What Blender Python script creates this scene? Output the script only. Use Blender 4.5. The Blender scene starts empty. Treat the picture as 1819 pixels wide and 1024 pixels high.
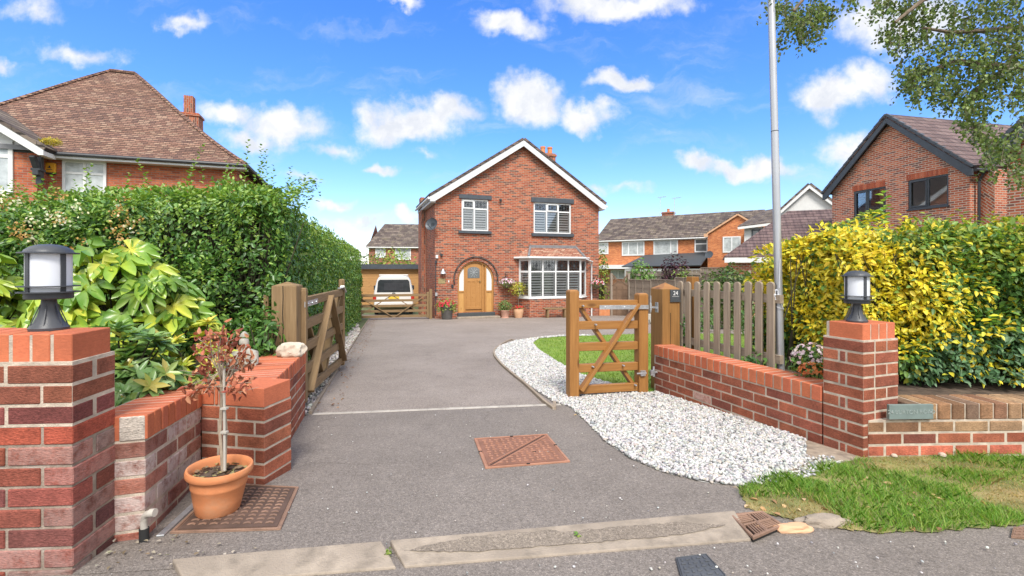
import bpy, bmesh, math, random
import numpy as np
from math import sin, cos, radians as R, pi
from mathutils import Vector, Matrix, noise as mnoise
random.seed(7); RNG = np.random.default_rng(11)
SC = bpy.context.scene; COL = SC.collection

# ------------------------------------------------------------------ camera
FP, CX, HY, CZ = 820.0, 909.5, 477.0, 1.19       # focal length and principal point in photo pixels, eye height
cam = bpy.data.cameras.new('camera'); cam.sensor_width = 36; cam.lens = 36 * FP / 1819
cam.shift_y = -(512 - HY) / 1819; cam.clip_start = .05; cam.clip_end = 3000
co = bpy.data.objects.new('camera', cam); co.location = (0, 0, CZ); co.rotation_euler = (pi / 2, 0, 0)
COL.objects.link(co); SC.camera = co

# ------------------------------------------------------------------ node helper
def N(nt, typ, ins=None, **props):
    n = nt.nodes.new('ShaderNode' + typ)
    for k, v in props.items(): setattr(n, k, v)
    for k, v in (ins or {}).items():
        s = n.inputs[k]
        if isinstance(v, bpy.types.NodeSocket): nt.links.new(v, s)
        elif isinstance(v, bpy.types.Node): nt.links.new(v.outputs[0], s)
        else:
            if isinstance(v, (tuple, list)) and len(v) == 3 and s.type == 'RGBA': v = (*v, 1)
            s.default_value = v
    return n
def MATH(nt, op, a, b=0.0, c=None):
    d = {0: a, 1: b}
    if c is not None: d[2] = c
    return N(nt, 'Math', d, operation=op).outputs[0]
def MIX(nt, f, a, b, mode='MIX'):
    n = N(nt, 'Mix', data_type='RGBA', blend_type=mode)
    for i, v in ((0, f), (6, a), (7, b)):
        s = n.inputs[i]
        if isinstance(v, bpy.types.NodeSocket): nt.links.new(v, s)
        else: s.default_value = (*v, 1) if isinstance(v, (tuple, list)) and len(v) == 3 else v
    return n.outputs[2]
def RAMP(nt, f, stops, interp='LINEAR'):
    n = N(nt, 'ValToRGB', {0: f}); r = n.color_ramp; r.interpolation = interp
    while len(r.elements) < len(stops): r.elements.new(.5)
    for e, (p, c) in zip(r.elements, stops):
        e.position = p; e.color = (c, c, c, 1) if isinstance(c, (int, float)) else (*c, 1)
    return n.outputs[0]

# ------------------------------------------------------------------ sky, sun, exposure
SUN = Vector((.10, -.64, .78)).normalized()
w = bpy.data.worlds.new('World'); SC.world = w; w.use_nodes = True; nt = w.node_tree; nt.nodes.clear()
sky = N(nt, 'TexSky', sky_type='NISHITA', sun_disc=False)
sky.sun_elevation = math.asin(SUN.z); sky.sun_rotation = math.atan2(SUN.x, SUN.y); sky.altitude = 100
sky.air_density = 1.0; sky.dust_density = .6; sky.ozone_density = 2.0
geo = N(nt, 'TexCoord').outputs['Generated']
sp = N(nt, 'SeparateXYZ', {0: geo})
yy = MATH(nt, 'MAXIMUM', sp.outputs[1], .02)
qx = MATH(nt, 'DIVIDE', sp.outputs[0], yy); qz = MATH(nt, 'DIVIDE', sp.outputs[2], yy)
q = N(nt, 'CombineXYZ', {0: qx, 1: qz, 2: 0.0}).outputs[0]
n1 = N(nt, 'TexNoise', {'Vector': q, 'Scale': 9.0, 'Detail': 6.0, 'Roughness': .55})
n2 = N(nt, 'TexNoise', {'Vector': q, 'Scale': 17.0, 'Detail': 7.0, 'Roughness': .62})
wob = N(nt, 'VectorMath', {0: n1.outputs['Color'], 1: (.5, .5, .5)}, operation='SUBTRACT').outputs[0]
wob = N(nt, 'VectorMath', {0: wob, 'Scale': .13}, operation='SCALE').outputs[0]
qw = N(nt, 'VectorMath', {0: q, 1: wob}, operation='ADD').outputs[0]
CLOUDS = [(60, 12, 60, 34, .55), (330, 45, 55, 18, .6), (140, 97, 75, 20, .5), (8, 122, 26, 16, .6), (712, 6, 34, 14, .8),
          (905, 46, 72, 28, .9), (1090, 8, 150, 32, 1), (500, 218, 95, 44, 1), (400, 195, 75, 26, .8), (440, 240, 60, 26, .9), (740, 208, 112, 48, 1.1),
          (680, 225, 60, 30, .9), (800, 190, 60, 30, .8), (940, 180, 75, 44, 1.1), (1040, 200, 62, 32, 1), (1103, 139, 60, 22, 1), (1330, 290, 115, 24, .95), (1240, 292, 40, 20, .8),
          (1470, 172, 80, 42, 1), (1540, 150, 70, 40, .9), (1520, 265, 60, 42, .9), (1570, 40, 100, 64, 1), (1660, 20, 70, 60, .8), (682, 300, 38, 16, .85),
          (590, 356, 56, 16, .85), (720, 385, 32, 14, .9), (635, 392, 60, 12, .5), (530, 318, 40, 12, .4), (590, 262, 60, 14, .4),
          (1065, 330, 34, 12, .45), (1120, 335, 40, 10, .3), (750, 270, 30, 8, .35), (1700, 240, 70, 40, .5)]
dens = None
for px, py, rx, ry, k in CLOUDS:
    d = N(nt, 'VectorMath', {0: qw, 1: ((px - CX) / FP, (HY - py) / FP, 0)}, operation='SUBTRACT').outputs[0]
    d = N(nt, 'VectorMath', {0: d, 1: (FP / rx, FP / ry, 0)}, operation='MULTIPLY').outputs[0]
    ln = N(nt, 'VectorMath', {0: d}, operation='LENGTH').outputs['Value']
    e = MATH(nt, 'MULTIPLY', MATH(nt, 'SUBTRACT', 1.0, ln), k)
    dens = e if dens is None else MATH(nt, 'MAXIMUM', dens, e)
dens = MATH(nt, 'MULTIPLY_ADD', MATH(nt, 'SUBTRACT', n2.outputs[0], .5), 1.1, dens)
back = N(nt, 'TexNoise', {'Vector': geo, 'Scale': 2.6, 'Detail': 7.0, 'Roughness': .55}).outputs[0]   # the sky out of view; its thick cloud is added as soft fill
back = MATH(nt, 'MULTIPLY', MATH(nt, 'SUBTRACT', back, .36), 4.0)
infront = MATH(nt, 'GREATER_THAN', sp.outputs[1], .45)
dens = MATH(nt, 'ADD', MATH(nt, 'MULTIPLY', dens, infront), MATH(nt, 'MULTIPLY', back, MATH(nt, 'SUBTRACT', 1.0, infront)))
cov = N(nt, 'MapRange', {0: dens, 1: -.12, 2: .62, 3: 0.0, 4: .97}, interpolation_type='SMOOTHSTEP').outputs[0]
hz = N(nt, 'MapRange', {0: sp.outputs[2], 1: 0.0, 2: .55, 3: 0.0, 4: 1.0}).outputs[0]
tint = RAMP(nt, hz, [(0, (.98, .93, 1.0)), (.2, (.74, .87, 1.10)), (.5, (.48, .80, 1.26)), (1, (.38, .78, 1.36))])
blue = MIX(nt, 1.0, sky.outputs[0], tint, 'MULTIPLY')
cshade = RAMP(nt, N(nt, 'TexNoise', {'Vector': qw, 'Scale': 13.0, 'Detail': 6.0, 'Roughness': .6}).outputs[0], [(.38, (.7, .7, .7)), (.58, (1, 1, 1))])
cshade.node.color_ramp.elements[0].color = (.80, .83, .89, 1); cshade.node.color_ramp.elements[1].color = (1, 1, 1, 1)
wisp = N(nt, 'TexNoise', {'Vector': N(nt, 'Mapping', {'Vector': qw, 'Scale': (2.6, 9.0, 1.0), 'Rotation': (0, 0, R(-9))}).outputs[0], 'Scale': 1.0, 'Detail': 8.0, 'Roughness': .6}).outputs[0]
wisp = N(nt, 'MapRange', {0: wisp, 1: .50, 2: .78, 3: 0.0, 4: .42}, interpolation_type='SMOOTHSTEP').outputs[0]
cov = MATH(nt, 'MAXIMUM', cov, wisp)
cloud = MIX(nt, 1.0, cshade, (4.5, 4.5, 4.5), 'MULTIPLY')
cloud = MIX(nt, infront, (7.5, 7.5, 7.4), cloud)  # unseen cloud set brighter than the visible, for white frontal fill
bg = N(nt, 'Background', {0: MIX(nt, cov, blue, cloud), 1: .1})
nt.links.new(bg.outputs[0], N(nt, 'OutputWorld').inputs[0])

sl = bpy.data.lights.new('sun', 'SUN'); sl.energy = 2.0; sl.angle = R(17); sl.color = (1, .95, .87)
so = bpy.data.objects.new('sun', sl); so.rotation_euler = SUN.to_track_quat('Z', 'Y').to_euler(); so.location = (0, 0, 30); COL.objects.link(so)
vs = SC.view_settings; vs.view_transform = 'Standard'; vs.look = 'None'; vs.gamma = 1; vs.exposure = 1.22
SC.cycles.max_bounces = 6; SC.cycles.transparent_max_bounces = 12; SC.cycles.use_denoising = True
SC.cycles.caustics_reflective = False; SC.cycles.caustics_refractive = False

# ------------------------------------------------------------------ geometry helpers
def gz(y): return .162 - .056 * min(max(y, 0), 23)                # height of the ground, falling towards the house
def at(px, py, y): return Vector(((px - CX) / FP * y, y, CZ + (HY - py) / FP * y))
def G(px, py, dz=0.0):
    y = 1.028 / ((py - HY) / FP - .056); return Vector(((px - CX) / FP * y, y, gz(y) + dz))
WL = {}
def tag(o, label=None, cat=None, group=None, kind=None):
    if label: o['label'] = label
    if cat: o['category'] = cat
    if group: o['group'] = group
    if kind: o['kind'] = kind
    return o
def empty(name, loc, label=None, cat=None, group=None):
    o = bpy.data.objects.new(name, None); COL.objects.link(o); o.empty_display_size = .2
    o.location = loc; WL[o.name] = Vector(loc); return tag(o, label, cat, group)
def link(name, me, parent, loc):
    o = bpy.data.objects.new(name, me); COL.objects.link(o)
    WL[o.name] = Vector(loc)
    if parent is not None: o.parent = parent; o.location = Vector(loc) - WL[parent.name]
    else: o.location = loc
    return o
def copy_tree(o, parent=None):
    c = o.copy(); COL.objects.link(c); WL[c.name] = WL[o.name].copy()
    if parent is not None: c.parent = parent
    for ch in list(o.children): copy_tree(ch, c)
    return c

class MB:
    def __init__(s): s.v = []; s.f = []; s.m = []; s.u = []; s.c = []
    def add(s, verts, faces, m=0, ud=None, col=None):
        b = len(s.v); s.v += [Vector(p) for p in verts]
        for f in faces: s.f.append([b + i for i in f]); s.m.append(m); s.u.append(ud); s.c.append(col)
        return s
    def obox(s, c, ax, ay, az, m=0, col=None, tx=1.0):
        c = Vector(c); P = []
        for k in (-1, 1):
            q = tx if k == 1 else 1.0
            for j in (-1, 1):
                for i in (-1, 1): P.append(c + ax * i * q + ay * j * q + az * k)
        ud = (max((ax, ay, az), key=lambda a: a.length).normalized(), random.random() * 9)
        return s.add(P, [(0, 2, 3, 1), (4, 5, 7, 6), (0, 1, 5, 4), (2, 6, 7, 3), (0, 4, 6, 2), (1, 3, 7, 5)], m, ud, col)
    def box(s, x0, x1, y0, y1, z0, z1, m=0, col=None):
        return s.obox(((x0 + x1) / 2, (y0 + y1) / 2, (z0 + z1) / 2), Vector(((x1 - x0) / 2, 0, 0)), Vector((0, (y1 - y0) / 2, 0)), Vector((0, 0, (z1 - z0) / 2)), m, col)
    def beam(s, p0, p1, w, h, m=0, up=Vector((0, 0, 1)), col=None):
        p0, p1 = Vector(p0), Vector(p1); d = p1 - p0
        side = d.cross(up)
        if side.length < 1e-6: side = Vector((1, 0, 0))
        side.normalize(); upv = side.cross(d).normalized()
        return s.obox((p0 + p1) / 2, d / 2, side * w / 2, upv * h / 2, m, col)
    def poly(s, pts, m=0, col=None): return s.add(pts, [list(range(len(pts)))], m, None, col)
    def prism(s, pts, ext, m=0, col=None):
        n = len(pts); ext = Vector(ext); pts = [Vector(p) for p in pts]
        F = [list(range(n))[::-1], [n + i for i in range(n)]] + [(i, (i + 1) % n, n + (i + 1) % n, n + i) for i in range(n)]
        return s.add(pts + [p + ext for p in pts], F, m, None, col)
    def loft(s, rings, m=0, cap=True, closed=True, col=None):
        n = len(rings[0]); V = [p for r in rings for p in r]; F = []
        for k in range(len(rings) - 1):
            for i in range(n if closed else n - 1):
                j = (i + 1) % n; F.append((k * n + i, k * n + j, (k + 1) * n + j, (k + 1) * n + i))
        if cap and closed: F += [list(range(n))[::-1], [(len(rings) - 1) * n + i for i in range(n)]]
        return s.add(V, F, m, None, col)
    def tube(s, path, rad, n=8, m=0, col=None):
        path = [Vector(p) for p in path]; rings = []
        for i, p in enumerate(path):
            d = (path[min(i + 1, len(path) - 1)] - path[max(i - 1, 0)]).normalized()
            a = d.cross(Vector((0, 0, 1)) if abs(d.z) < .9 else Vector((0, 1, 0))).normalized(); b = d.cross(a)
            r = rad[i] if isinstance(rad, (list, tuple)) else rad
            rings.append([p + a * r * cos(2 * pi * k / n) + b * r * sin(2 * pi * k / n) for k in range(n)])
        return s.loft(rings, m, True, True, col)
    def lathe(s, c, prof, n=24, m=0, cap=True, col=None):
        c = Vector(c)
        return s.loft([[c + Vector((r * cos(2 * pi * k / n), r * sin(2 * pi * k / n), z)) for k in range(n)] for r, z in prof], m, cap, True, col)
    def build(s, name, mats, parent=None, loc=None, bev=0, smooth=False, fix=True, angle=40, segs=1):
        if not isinstance(mats, (list, tuple)): mats = [mats]
        if loc is None:
            loc = WL[parent.name] if parent is not None else Vector((sum(v.x for v in s.v) / len(s.v), sum(v.y for v in s.v) / len(s.v), min(v.z for v in s.v)))
        me = bpy.data.meshes.new(name); me.from_pydata([tuple(v - loc) for v in s.v], [], s.f)
        for m in mats: me.materials.append(m)
        me.polygons.foreach_set('material_index', s.m)
        if smooth: me.polygons.foreach_set('use_smooth', [True] * len(s.f))
        if fix:
            bm = bmesh.new(); bm.from_mesh(me); bmesh.ops.recalc_face_normals(bm, faces=bm.faces); bm.to_mesh(me); bm.free()
        me.update()
        uv = me.uv_layers.new(name='UV'); Z = Vector((0, 0, 1)); buf = [0.0] * (2 * len(me.loops))
        ca = me.color_attributes.new('Col', 'FLOAT_COLOR', 'CORNER') if any(c is not None for c in s.c) else None
        cb = [1.0] * (4 * len(me.loops)) if ca else None
        for p in me.polygons:
            n = p.normal; ud = s.u[p.index]; off = 0
            if ud is not None and abs(ud[0].dot(n)) < .9: t = ud[0]; off = ud[1]; b = n.cross(t)
            elif ud is not None: t = n.orthogonal().normalized(); b = n.cross(t); off = ud[1]
            else:
                t = Z.cross(n)
                if t.length < .02: t = Vector((1, 0, 0)); b = Vector((0, 1, 0))
                else: t.normalize(); b = n.cross(t)
            for li in p.loop_indices:
                v = me.vertices[me.loops[li].vertex_index].co + loc
                buf[2 * li] = v.dot(t) + off; buf[2 * li + 1] = v.dot(b) + off * .37
            if ca:
                c = s.c[p.index] or (1, 1, 1, 0)
                for li in p.loop_indices: cb[4 * li:4 * li + 4] = (*c[:3], c[3] if len(c) > 3 else 0.0)
        uv.data.foreach_set('uv', buf)
        if ca: ca.data.foreach_set('color', cb)
        o = link(name, me, parent, loc)
        if bev:
            md = o.modifiers.new('bevel', 'BEVEL'); md.width = bev; md.segments = segs; md.limit_method = 'ANGLE'; md.angle_limit = R(35)
        if smooth:
            try: me.set_sharp_from_angle(angle=R(angle))
            except Exception: pass
        return o

class Fr:                                                        # a facade: t along it, d out of it towards the viewer, z up
    def __init__(s, x, y, ang): s.o = Vector((x, y, 0)); s.u = Vector((cos(ang), sin(ang), 0)); s.n = Vector((sin(ang), -cos(ang), 0))
    @staticmethod
    def two(a, b): return Fr(a[0], a[1], math.atan2(b[1] - a[1], b[0] - a[0]))
    def p(s, t, d, z): return s.o + s.u * t + s.n * d + Vector((0, 0, z))
    def t(s, px, d=0): k = (px - CX) / FP; o = s.o + s.n * d; return (k * o.y - o.x) / (s.u.x - k * s.u.y)
    def z(s, px, py, d=0): return CZ + (HY - py) / FP * s.p(s.t(px, d), d, 0).y
    def tz(s, px, py, d=0): return s.t(px, d), s.z(px, py, d)
    def box(s, mb, t0, t1, d0, d1, z0, z1, m=0, col=None):
        return mb.obox(s.p((t0 + t1) / 2, (d0 + d1) / 2, (z0 + z1) / 2), s.u * (t1 - t0) / 2, s.n * (d1 - d0) / 2, Vector((0, 0, (z1 - z0) / 2)), m, col)
    def poly(s, mb, pts, m=0): return mb.poly([s.p(*p) for p in pts], m)
    def prism(s, mb, pts, d0, d1, m=0): return mb.prism([s.p(t, d0, z) for t, z in pts], s.n * (d1 - d0), m)

def text_mesh(name, body, size, origin, u, n, mat, parent, align='CENTER', depth=.0015):
    cu = bpy.data.curves.new(name, 'FONT'); cu.body = body; cu.size = size; cu.align_x = align; cu.align_y = 'CENTER'; cu.extrude = depth
    to = bpy.data.objects.new(name, cu); COL.objects.link(to); bpy.context.view_layer.update()
    me = bpy.data.meshes.new_from_object(to.evaluated_get(bpy.context.evaluated_depsgraph_get()))
    bpy.data.objects.remove(to); me.name = name; me.materials.clear(); me.materials.append(mat)
    up = Vector(n).cross(u).normalized(); M = Matrix((u, up, n)).transposed().to_4x4()
    me.transform(M); o = link(name, me, parent, origin); return o

# ------------------------------------------------------------------ materials
def new(name):
    m = bpy.data.materials.new(name); m.use_nodes = True; m.node_tree.nodes.clear(); return m, m.node_tree
def finish(nt, col, rough=.6, metal=0.0, h=None, bd=.3, dist=.01, spec=.4, extra=None):
    ins = {'Base Color': col, 'Roughness': rough, 'Metallic': metal, 'Specular IOR Level': spec}
    if h is not None: ins['Normal'] = N(nt, 'Bump', {'Height': h, 'Strength': bd, 'Distance': dist}).outputs[0]
    ins.update(extra or {})
    p = N(nt, 'BsdfPrincipled', ins); nt.links.new(p.outputs[0], N(nt, 'OutputMaterial').inputs[0]); return p
def noise(nt, vec, sc, det=4.0, rough=.55, out=0): return N(nt, 'TexNoise', {'Vector': vec, 'Scale': sc, 'Detail': det, 'Roughness': rough}).outputs[out]
def plain(name, col, rough=.5, metal=0.0, var=.18, sc=6.0, bump=.0, bsc=60.0, spec=.4, dirt=None, dsc=3.0):
    m, nt = new(name); v = N(nt, 'TexCoord').outputs['Object']
    f = noise(nt, v, sc); lo = tuple(c * (1 - var) for c in col); hi = tuple(min(1, c * (1 + var)) for c in col)
    c = RAMP(nt, f, [(.3, lo), (.7, hi)])
    if dirt: c = MIX(nt, RAMP(nt, noise(nt, v, dsc, 8.0, .65), [(.5, 0.0), (.72, .85)]), c, dirt)
    finish(nt, c, rough, metal, noise(nt, v, bsc, 5.0) if bump else None, bump, .005, spec); return m
def asphalt(name, base, warm, patch, stone=230.0, wear=.45):
    m, nt = new(name); v = N(nt, 'TexCoord').outputs['Object']
    big = noise(nt, v, .8, 6.0, .6); mid = noise(nt, v, 5.0, 6.0, .65); fine = noise(nt, v, 70.0, 3.0, .6)
    c = RAMP(nt, big, [(.3, base), (.68, warm)])
    c = MIX(nt, RAMP(nt, mid, [(.48, 0.0), (.75, wear)]), c, patch)
    c = MIX(nt, RAMP(nt, noise(nt, v, 2.3, 9.0, .7), [(.56, 0.0), (.72, .35)]), c, tuple(x * .45 for x in base))   # oil and damp stains
    vo = N(nt, 'TexVoronoi', {'Vector': v, 'Scale': stone}); g = N(nt, 'SeparateColor', {0: vo.outputs['Color']}).outputs[0]
    c = MIX(nt, 1.0, c, RAMP(nt, g, [(0, .66), (.5, .96), (.9, 1.1), (1, 1.5)]), 'MULTIPLY')
    c = MIX(nt, 1.0, c, RAMP(nt, fine, [(.3, .78), (.7, 1.2)]), 'MULTIPLY')
    vo2 = N(nt, 'TexVoronoi', {'Vector': v, 'Scale': 23.0, 'Randomness': 1.0})
    dot = MATH(nt, 'LESS_THAN', vo2.outputs['Distance'], .06)
    pick_ = MATH(nt, 'GREATER_THAN', N(nt, 'SeparateColor', {0: vo2.outputs['Color']}).outputs[1], .82)
    c = MIX(nt, MATH(nt, 'MULTIPLY', dot, pick_), c, (.40, .37, .34))
    wv = N(nt, 'VectorMath', {0: v, 1: N(nt, 'VectorMath', {0: noise(nt, v, 4.0, 4.0, .6, 1), 'Scale': .35}, operation='SCALE').outputs[0]}, operation='ADD').outputs[0]
    cr = MATH(nt, 'LESS_THAN', N(nt, 'TexVoronoi', {'Vector': wv, 'Scale': .55}, feature='DISTANCE_TO_EDGE').outputs[0], .004)
    cr = MATH(nt, 'MULTIPLY', cr, MATH(nt, 'GREATER_THAN', noise(nt, v, .9, 2.0), .53))
    c = MIX(nt, MATH(nt, 'MULTIPLY', cr, .22), c, (.05, .042, .038))
    h = MATH(nt, 'ADD', MATH(nt, 'MULTIPLY', vo.outputs['Distance'], -.9), MATH(nt, 'MULTIPLY', fine, .6))
    finish(nt, c, .85, 0, h, .5, .005, .25); return m
def wood(name, c1, c2, knot=(.1, .05, .02), rough=.6, sc=1.0, grain=26.0):
    m, nt = new(name); uv = N(nt, 'UVMap').outputs[0]
    mp = N(nt, 'Mapping', {'Vector': uv, 'Scale': (1.6 * sc, grain * sc, 1)}).outputs[0]
    f = noise(nt, mp, 1.6, 6.0, .62); f2 = noise(nt, uv, 2.2 * sc, 3.0)
    c = RAMP(nt, f, [(.28, c1), (.72, c2)])
    c = MIX(nt, MATH(nt, 'MULTIPLY', f2, .45), c, c1)
    mk = N(nt, 'Mapping', {'Vector': uv, 'Scale': (2.6 * sc, 7 * sc, 1)}).outputs[0]
    vo = N(nt, 'TexVoronoi', {'Vector': mk, 'Scale': 1.0}).outputs['Distance']
    c = MIX(nt, RAMP(nt, vo, [(.0, .95), (.09, .65), (.17, 0.0)]), c, knot)
    finish(nt, c, rough, 0, f, .25, .004, .35); return m
def brickwall(name, cols, mortar=(.42, .36, .29), bw=.225, rh=.075, ms=.011, dirt=.25, squash=1.0):
    m, nt = new(name); uv = N(nt, 'UVMap').outputs[0]
    b = N(nt, 'TexBrick', {'Vector': uv, 'Color1': (0, 0, 0), 'Color2': (1, 1, 1), 'Mortar': (.5, .5, .5), 'Scale': 1.0, 'Mortar Size': ms, 'Mortar Smooth': .15, 'Bias': 0.0, 'Brick Width': bw, 'Row Height': rh}, offset=.5)
    g = N(nt, 'SeparateColor', {0: b.outputs[0]}).outputs[0]
    k = len(cols); c = RAMP(nt, g, [((i + .0) / k, cc) for i, cc in enumerate(cols)], 'CONSTANT')
    v = noise(nt, uv, 16.0, 5.0); c = MIX(nt, .55, c, RAMP(nt, v, [(.25, .55), (.75, 1.5)]), 'MULTIPLY')
    big = noise(nt, uv, .7, 5.0); c = MIX(nt, dirt, c, RAMP(nt, big, [(.3, .55), (.7, 1.4)]), 'MULTIPLY')
    c = MIX(nt, b.outputs['Fac'], c, MIX(nt, v, mortar, tuple(x * .7 for x in mortar)))
    h = MATH(nt, 'ADD', MATH(nt, 'MULTIPLY', b.outputs['Fac'], -1.0), MATH(nt, 'MULTIPLY', v, .3))
    finish(nt, c, .85, 0, h, .6, .008, .25); return m
def tileroof(name, cols, tw=.17, th=.10, gap=(.03, .02, .018), moss=None, wavy=0.0, rough=.8, lap_shade=.03):
    m, nt = new(name); uv = N(nt, 'UVMap').outputs[0]
    uvn = N(nt, 'VectorMath', {0: uv, 1: N(nt, 'VectorMath', {0: noise(nt, uv, 3.0, 2.0, .5, 1), 'Scale': .02}, operation='SCALE').outputs[0]}, operation='ADD').outputs[0]
    b = N(nt, 'TexBrick', {'Vector': uvn, 'Color1': (0, 0, 0), 'Color2': (1, 1, 1), 'Mortar': (0, 0, 0), 'Scale': 1.0, 'Mortar Size': .006, 'Mortar Smooth': .1, 'Brick Width': tw, 'Row Height': th}, offset=.5)
    g = N(nt, 'SeparateColor', {0: b.outputs[0]}).outputs[0]; k = len(cols)
    c = RAMP(nt, g, [(i / k, cc) for i, cc in enumerate(cols)], 'CONSTANT')
    c = MIX(nt, .5, c, RAMP(nt, noise(nt, uv, 22.0, 4.0), [(.3, .6), (.7, 1.35)]), 'MULTIPLY')
    c = MIX(nt, .6, c, RAMP(nt, noise(nt, uv, .8, 3.0), [(.3, .75), (.7, 1.2)]), 'MULTIPLY')
    if moss: c = MIX(nt, RAMP(nt, noise(nt, uv, 1.6, 8.0, .7), [(.52, 0.0), (.68, .8)]), c, moss)
    s = N(nt, 'SeparateXYZ', {0: uvn})
    saw = MATH(nt, 'FRACT', MATH(nt, 'DIVIDE', s.outputs[1], th))          # each course laps over the one below it
    c = MIX(nt, MATH(nt, 'MULTIPLY', MATH(nt, 'GREATER_THAN', saw, 1 - lap_shade / th), .9), c, gap)  # row shadow under each lap, put into the colour
    c = MIX(nt, b.outputs['Fac'], c, gap)
    h = MATH(nt, 'MULTIPLY', MATH(nt, 'SUBTRACT', 1.0, saw), 1.0)
    if wavy: h = MATH(nt, 'ADD', h, MATH(nt, 'MULTIPLY', MATH(nt, 'SINE', MATH(nt, 'MULTIPLY', s.outputs[0], 2 * pi / tw)), wavy))
    h = MATH(nt, 'ADD', h, MATH(nt, 'MULTIPLY', g, .35))
    finish(nt, c, rough, 0, h, .8, .03, .3); return m
def leafmat(name, rough=.42, trans=.3, spec=.4):
    m, nt = new(name); a = N(nt, 'VertexColor', layer_name='Col').outputs[0]
    p = N(nt, 'BsdfPrincipled', {'Base Color': a, 'Roughness': rough, 'Specular IOR Level': spec})
    t = N(nt, 'BsdfTranslucent', {0: MIX(nt, 1.0, a, (1.25, 1.3, .7), 'MULTIPLY')})
    s = N(nt, 'MixShader', {0: trans, 1: p.outputs[0], 2: t.outputs[0]})
    nt.links.new(s.outputs[0], N(nt, 'OutputMaterial').inputs[0]); return m
def glassmat(name, tint=(.97, .98, .98), refl=.9):
    m, nt = new(name); fr = N(nt, 'Fresnel', {0: 1.5}).outputs[0]
    s = N(nt, 'MixShader', {0: MATH(nt, 'MULTIPLY_ADD', fr, refl, .05), 1: N(nt, 'BsdfTransparent', {0: tint}).outputs[0], 2: N(nt, 'BsdfGlossy', {0: (.9, .95, 1), 'Roughness': .03}).outputs[0]})
    nt.links.new(s.outputs[0], N(nt, 'OutputMaterial').inputs[0]); return m
def brickmat(name, bump=.8, sc=90.0, rough=.88, amt=.75):                  # single modelled bricks; colour per brick, lime bloom in alpha
    m, nt = new(name); a = N(nt, 'VertexColor', layer_name='Col'); v = N(nt, 'TexCoord').outputs['Object']
    mp = N(nt, 'Mapping', {'Vector': v, 'Scale': (1, 1, 2.6)}).outputs[0]
    f = noise(nt, mp, sc, 6.0, .65); f2 = noise(nt, v, 11.0, 6.0, .6)
    c = MIX(nt, amt, a.outputs[0], RAMP(nt, f, [(.3, .5), (.7, 1.5)]), 'MULTIPLY')
    c = MIX(nt, amt * .9, c, RAMP(nt, f2, [(.3, .6), (.7, 1.35)]), 'MULTIPLY')
    k = MATH(nt, 'MULTIPLY', a.outputs[1], RAMP(nt, noise(nt, v, 22.0, 8.0, .7), [(.30, 0.0), (.54, 1.0)]))
    c = MIX(nt, k, c, (.70, .66, .62))
    sp_ = RAMP(nt, noise(nt, v, 45.0, 8.0, .7), [(.68, 0.0), (.76, .6)]); c = MIX(nt, sp_, c, (.45, .38, .32))
    finish(nt, c, rough, 0, MATH(nt, 'ADD', f, MATH(nt, 'MULTIPLY', f2, .8)), bump, .006, .25); return m

M = {}
M['white'] = plain('white_paint', (.66, .66, .65), .35, var=.04)
M['upvc'] = plain('white_plastic', (.68, .69, .69), .25, var=.03)
M['barge'] = plain('white_bargeboard', (.60, .60, .61), .4, var=.05)
M['dgrey'] = plain('anthracite', (.055, .065, .078), .45, var=.15)
M['black'] = plain('black_metal', (.035, .038, .044), .45, var=.25, bump=.1)
M['lampblack'] = plain('lamp_black', (.05, .054, .062), .42, var=.2, bump=.15, bsc=200)
M['opal'] = plain('opal_plastic', (.60, .62, .67), .3, var=.02)
M['galv'] = plain('galvanised', (.52, .54, .56), .42, .75, var=.2, sc=30)
M['silver'] = plain('flagpole_silver', (.42, .43, .45), .38, .6, var=.1, sc=2)
M['mortar'] = plain('mortar', (.47, .395, .315), .95, var=.25, sc=18, bump=.9, bsc=160, dirt=(.33, .27, .22), dsc=8)
M['oldmortar'] = plain('old_mortar', (.27, .215, .17), .95, var=.35, sc=16, bump=1, bsc=120, dirt=(.42, .37, .32), dsc=7)
M['brick'] = brickmat('brick_faces', 1.0, 80.0, .9, .82); M['coping'] = brickmat('coping_brick', .3, 60.0, .8, .28)
M['tarmac'] = asphalt('old_tarmac', (.235, .198, .172), (.295, .252, .222), (.20, .166, .144))
M['apron'] = asphalt('dark_tarmac', (.176, .152, .134), (.222, .192, .170), (.262, .228, .202))
M['road'] = asphalt('road_tarmac', (.172, .148, .130), (.218, .188, .166), (.256, .224, .198))
M['conc'] = plain('kerb_concrete', (.29, .24, .19), .92, var=.3, sc=12, bump=.8, bsc=120, dirt=(.19, .155, .125), dsc=6)
M['soil'] = plain('soil', (.075, .052, .038), .98, var=.5, sc=14, bump=1, bsc=60, dirt=(.16, .12, .085), dsc=12)
M['field'] = plain('rough_ground', (.10, .12, .05), .95, var=.4, sc=3, bump=.5)
M['lawn'] = plain('lawn_base', (.15, .23, .03), .95, var=.25, sc=5, bump=.6, bsc=120, dirt=(.22, .27, .05), dsc=2)
M['verge'] = plain('verge_base', (.16, .16, .055), .95, var=.45, sc=5, bump=.8, bsc=90, dirt=(.42, .30, .15), dsc=2.2)
M['chip'] = plain('white_chippings_bed', (.30, .29, .275), .9, var=.5, sc=45, bump=1, bsc=45)
M['stone'] = leafmat('white_chippings', .75, 0, .3)
M['gatewood'] = wood('honey_timber', (.225, .098, .026), (.40, .195, .058), (.10, .04, .012), .5)
M['postwood'] = wood('post_timber', (.19, .092, .028), (.34, .18, .06), (.11, .05, .015), .55)
M['oldwood'] = wood('weathered_timber', (.165, .102, .048), (.31, .21, .11), (.08, .05, .03), .75)
M['greywood'] = wood('grey_timber', (.20, .155, .115), (.40, .33, .25), (.10, .07, .05), .85)
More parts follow.
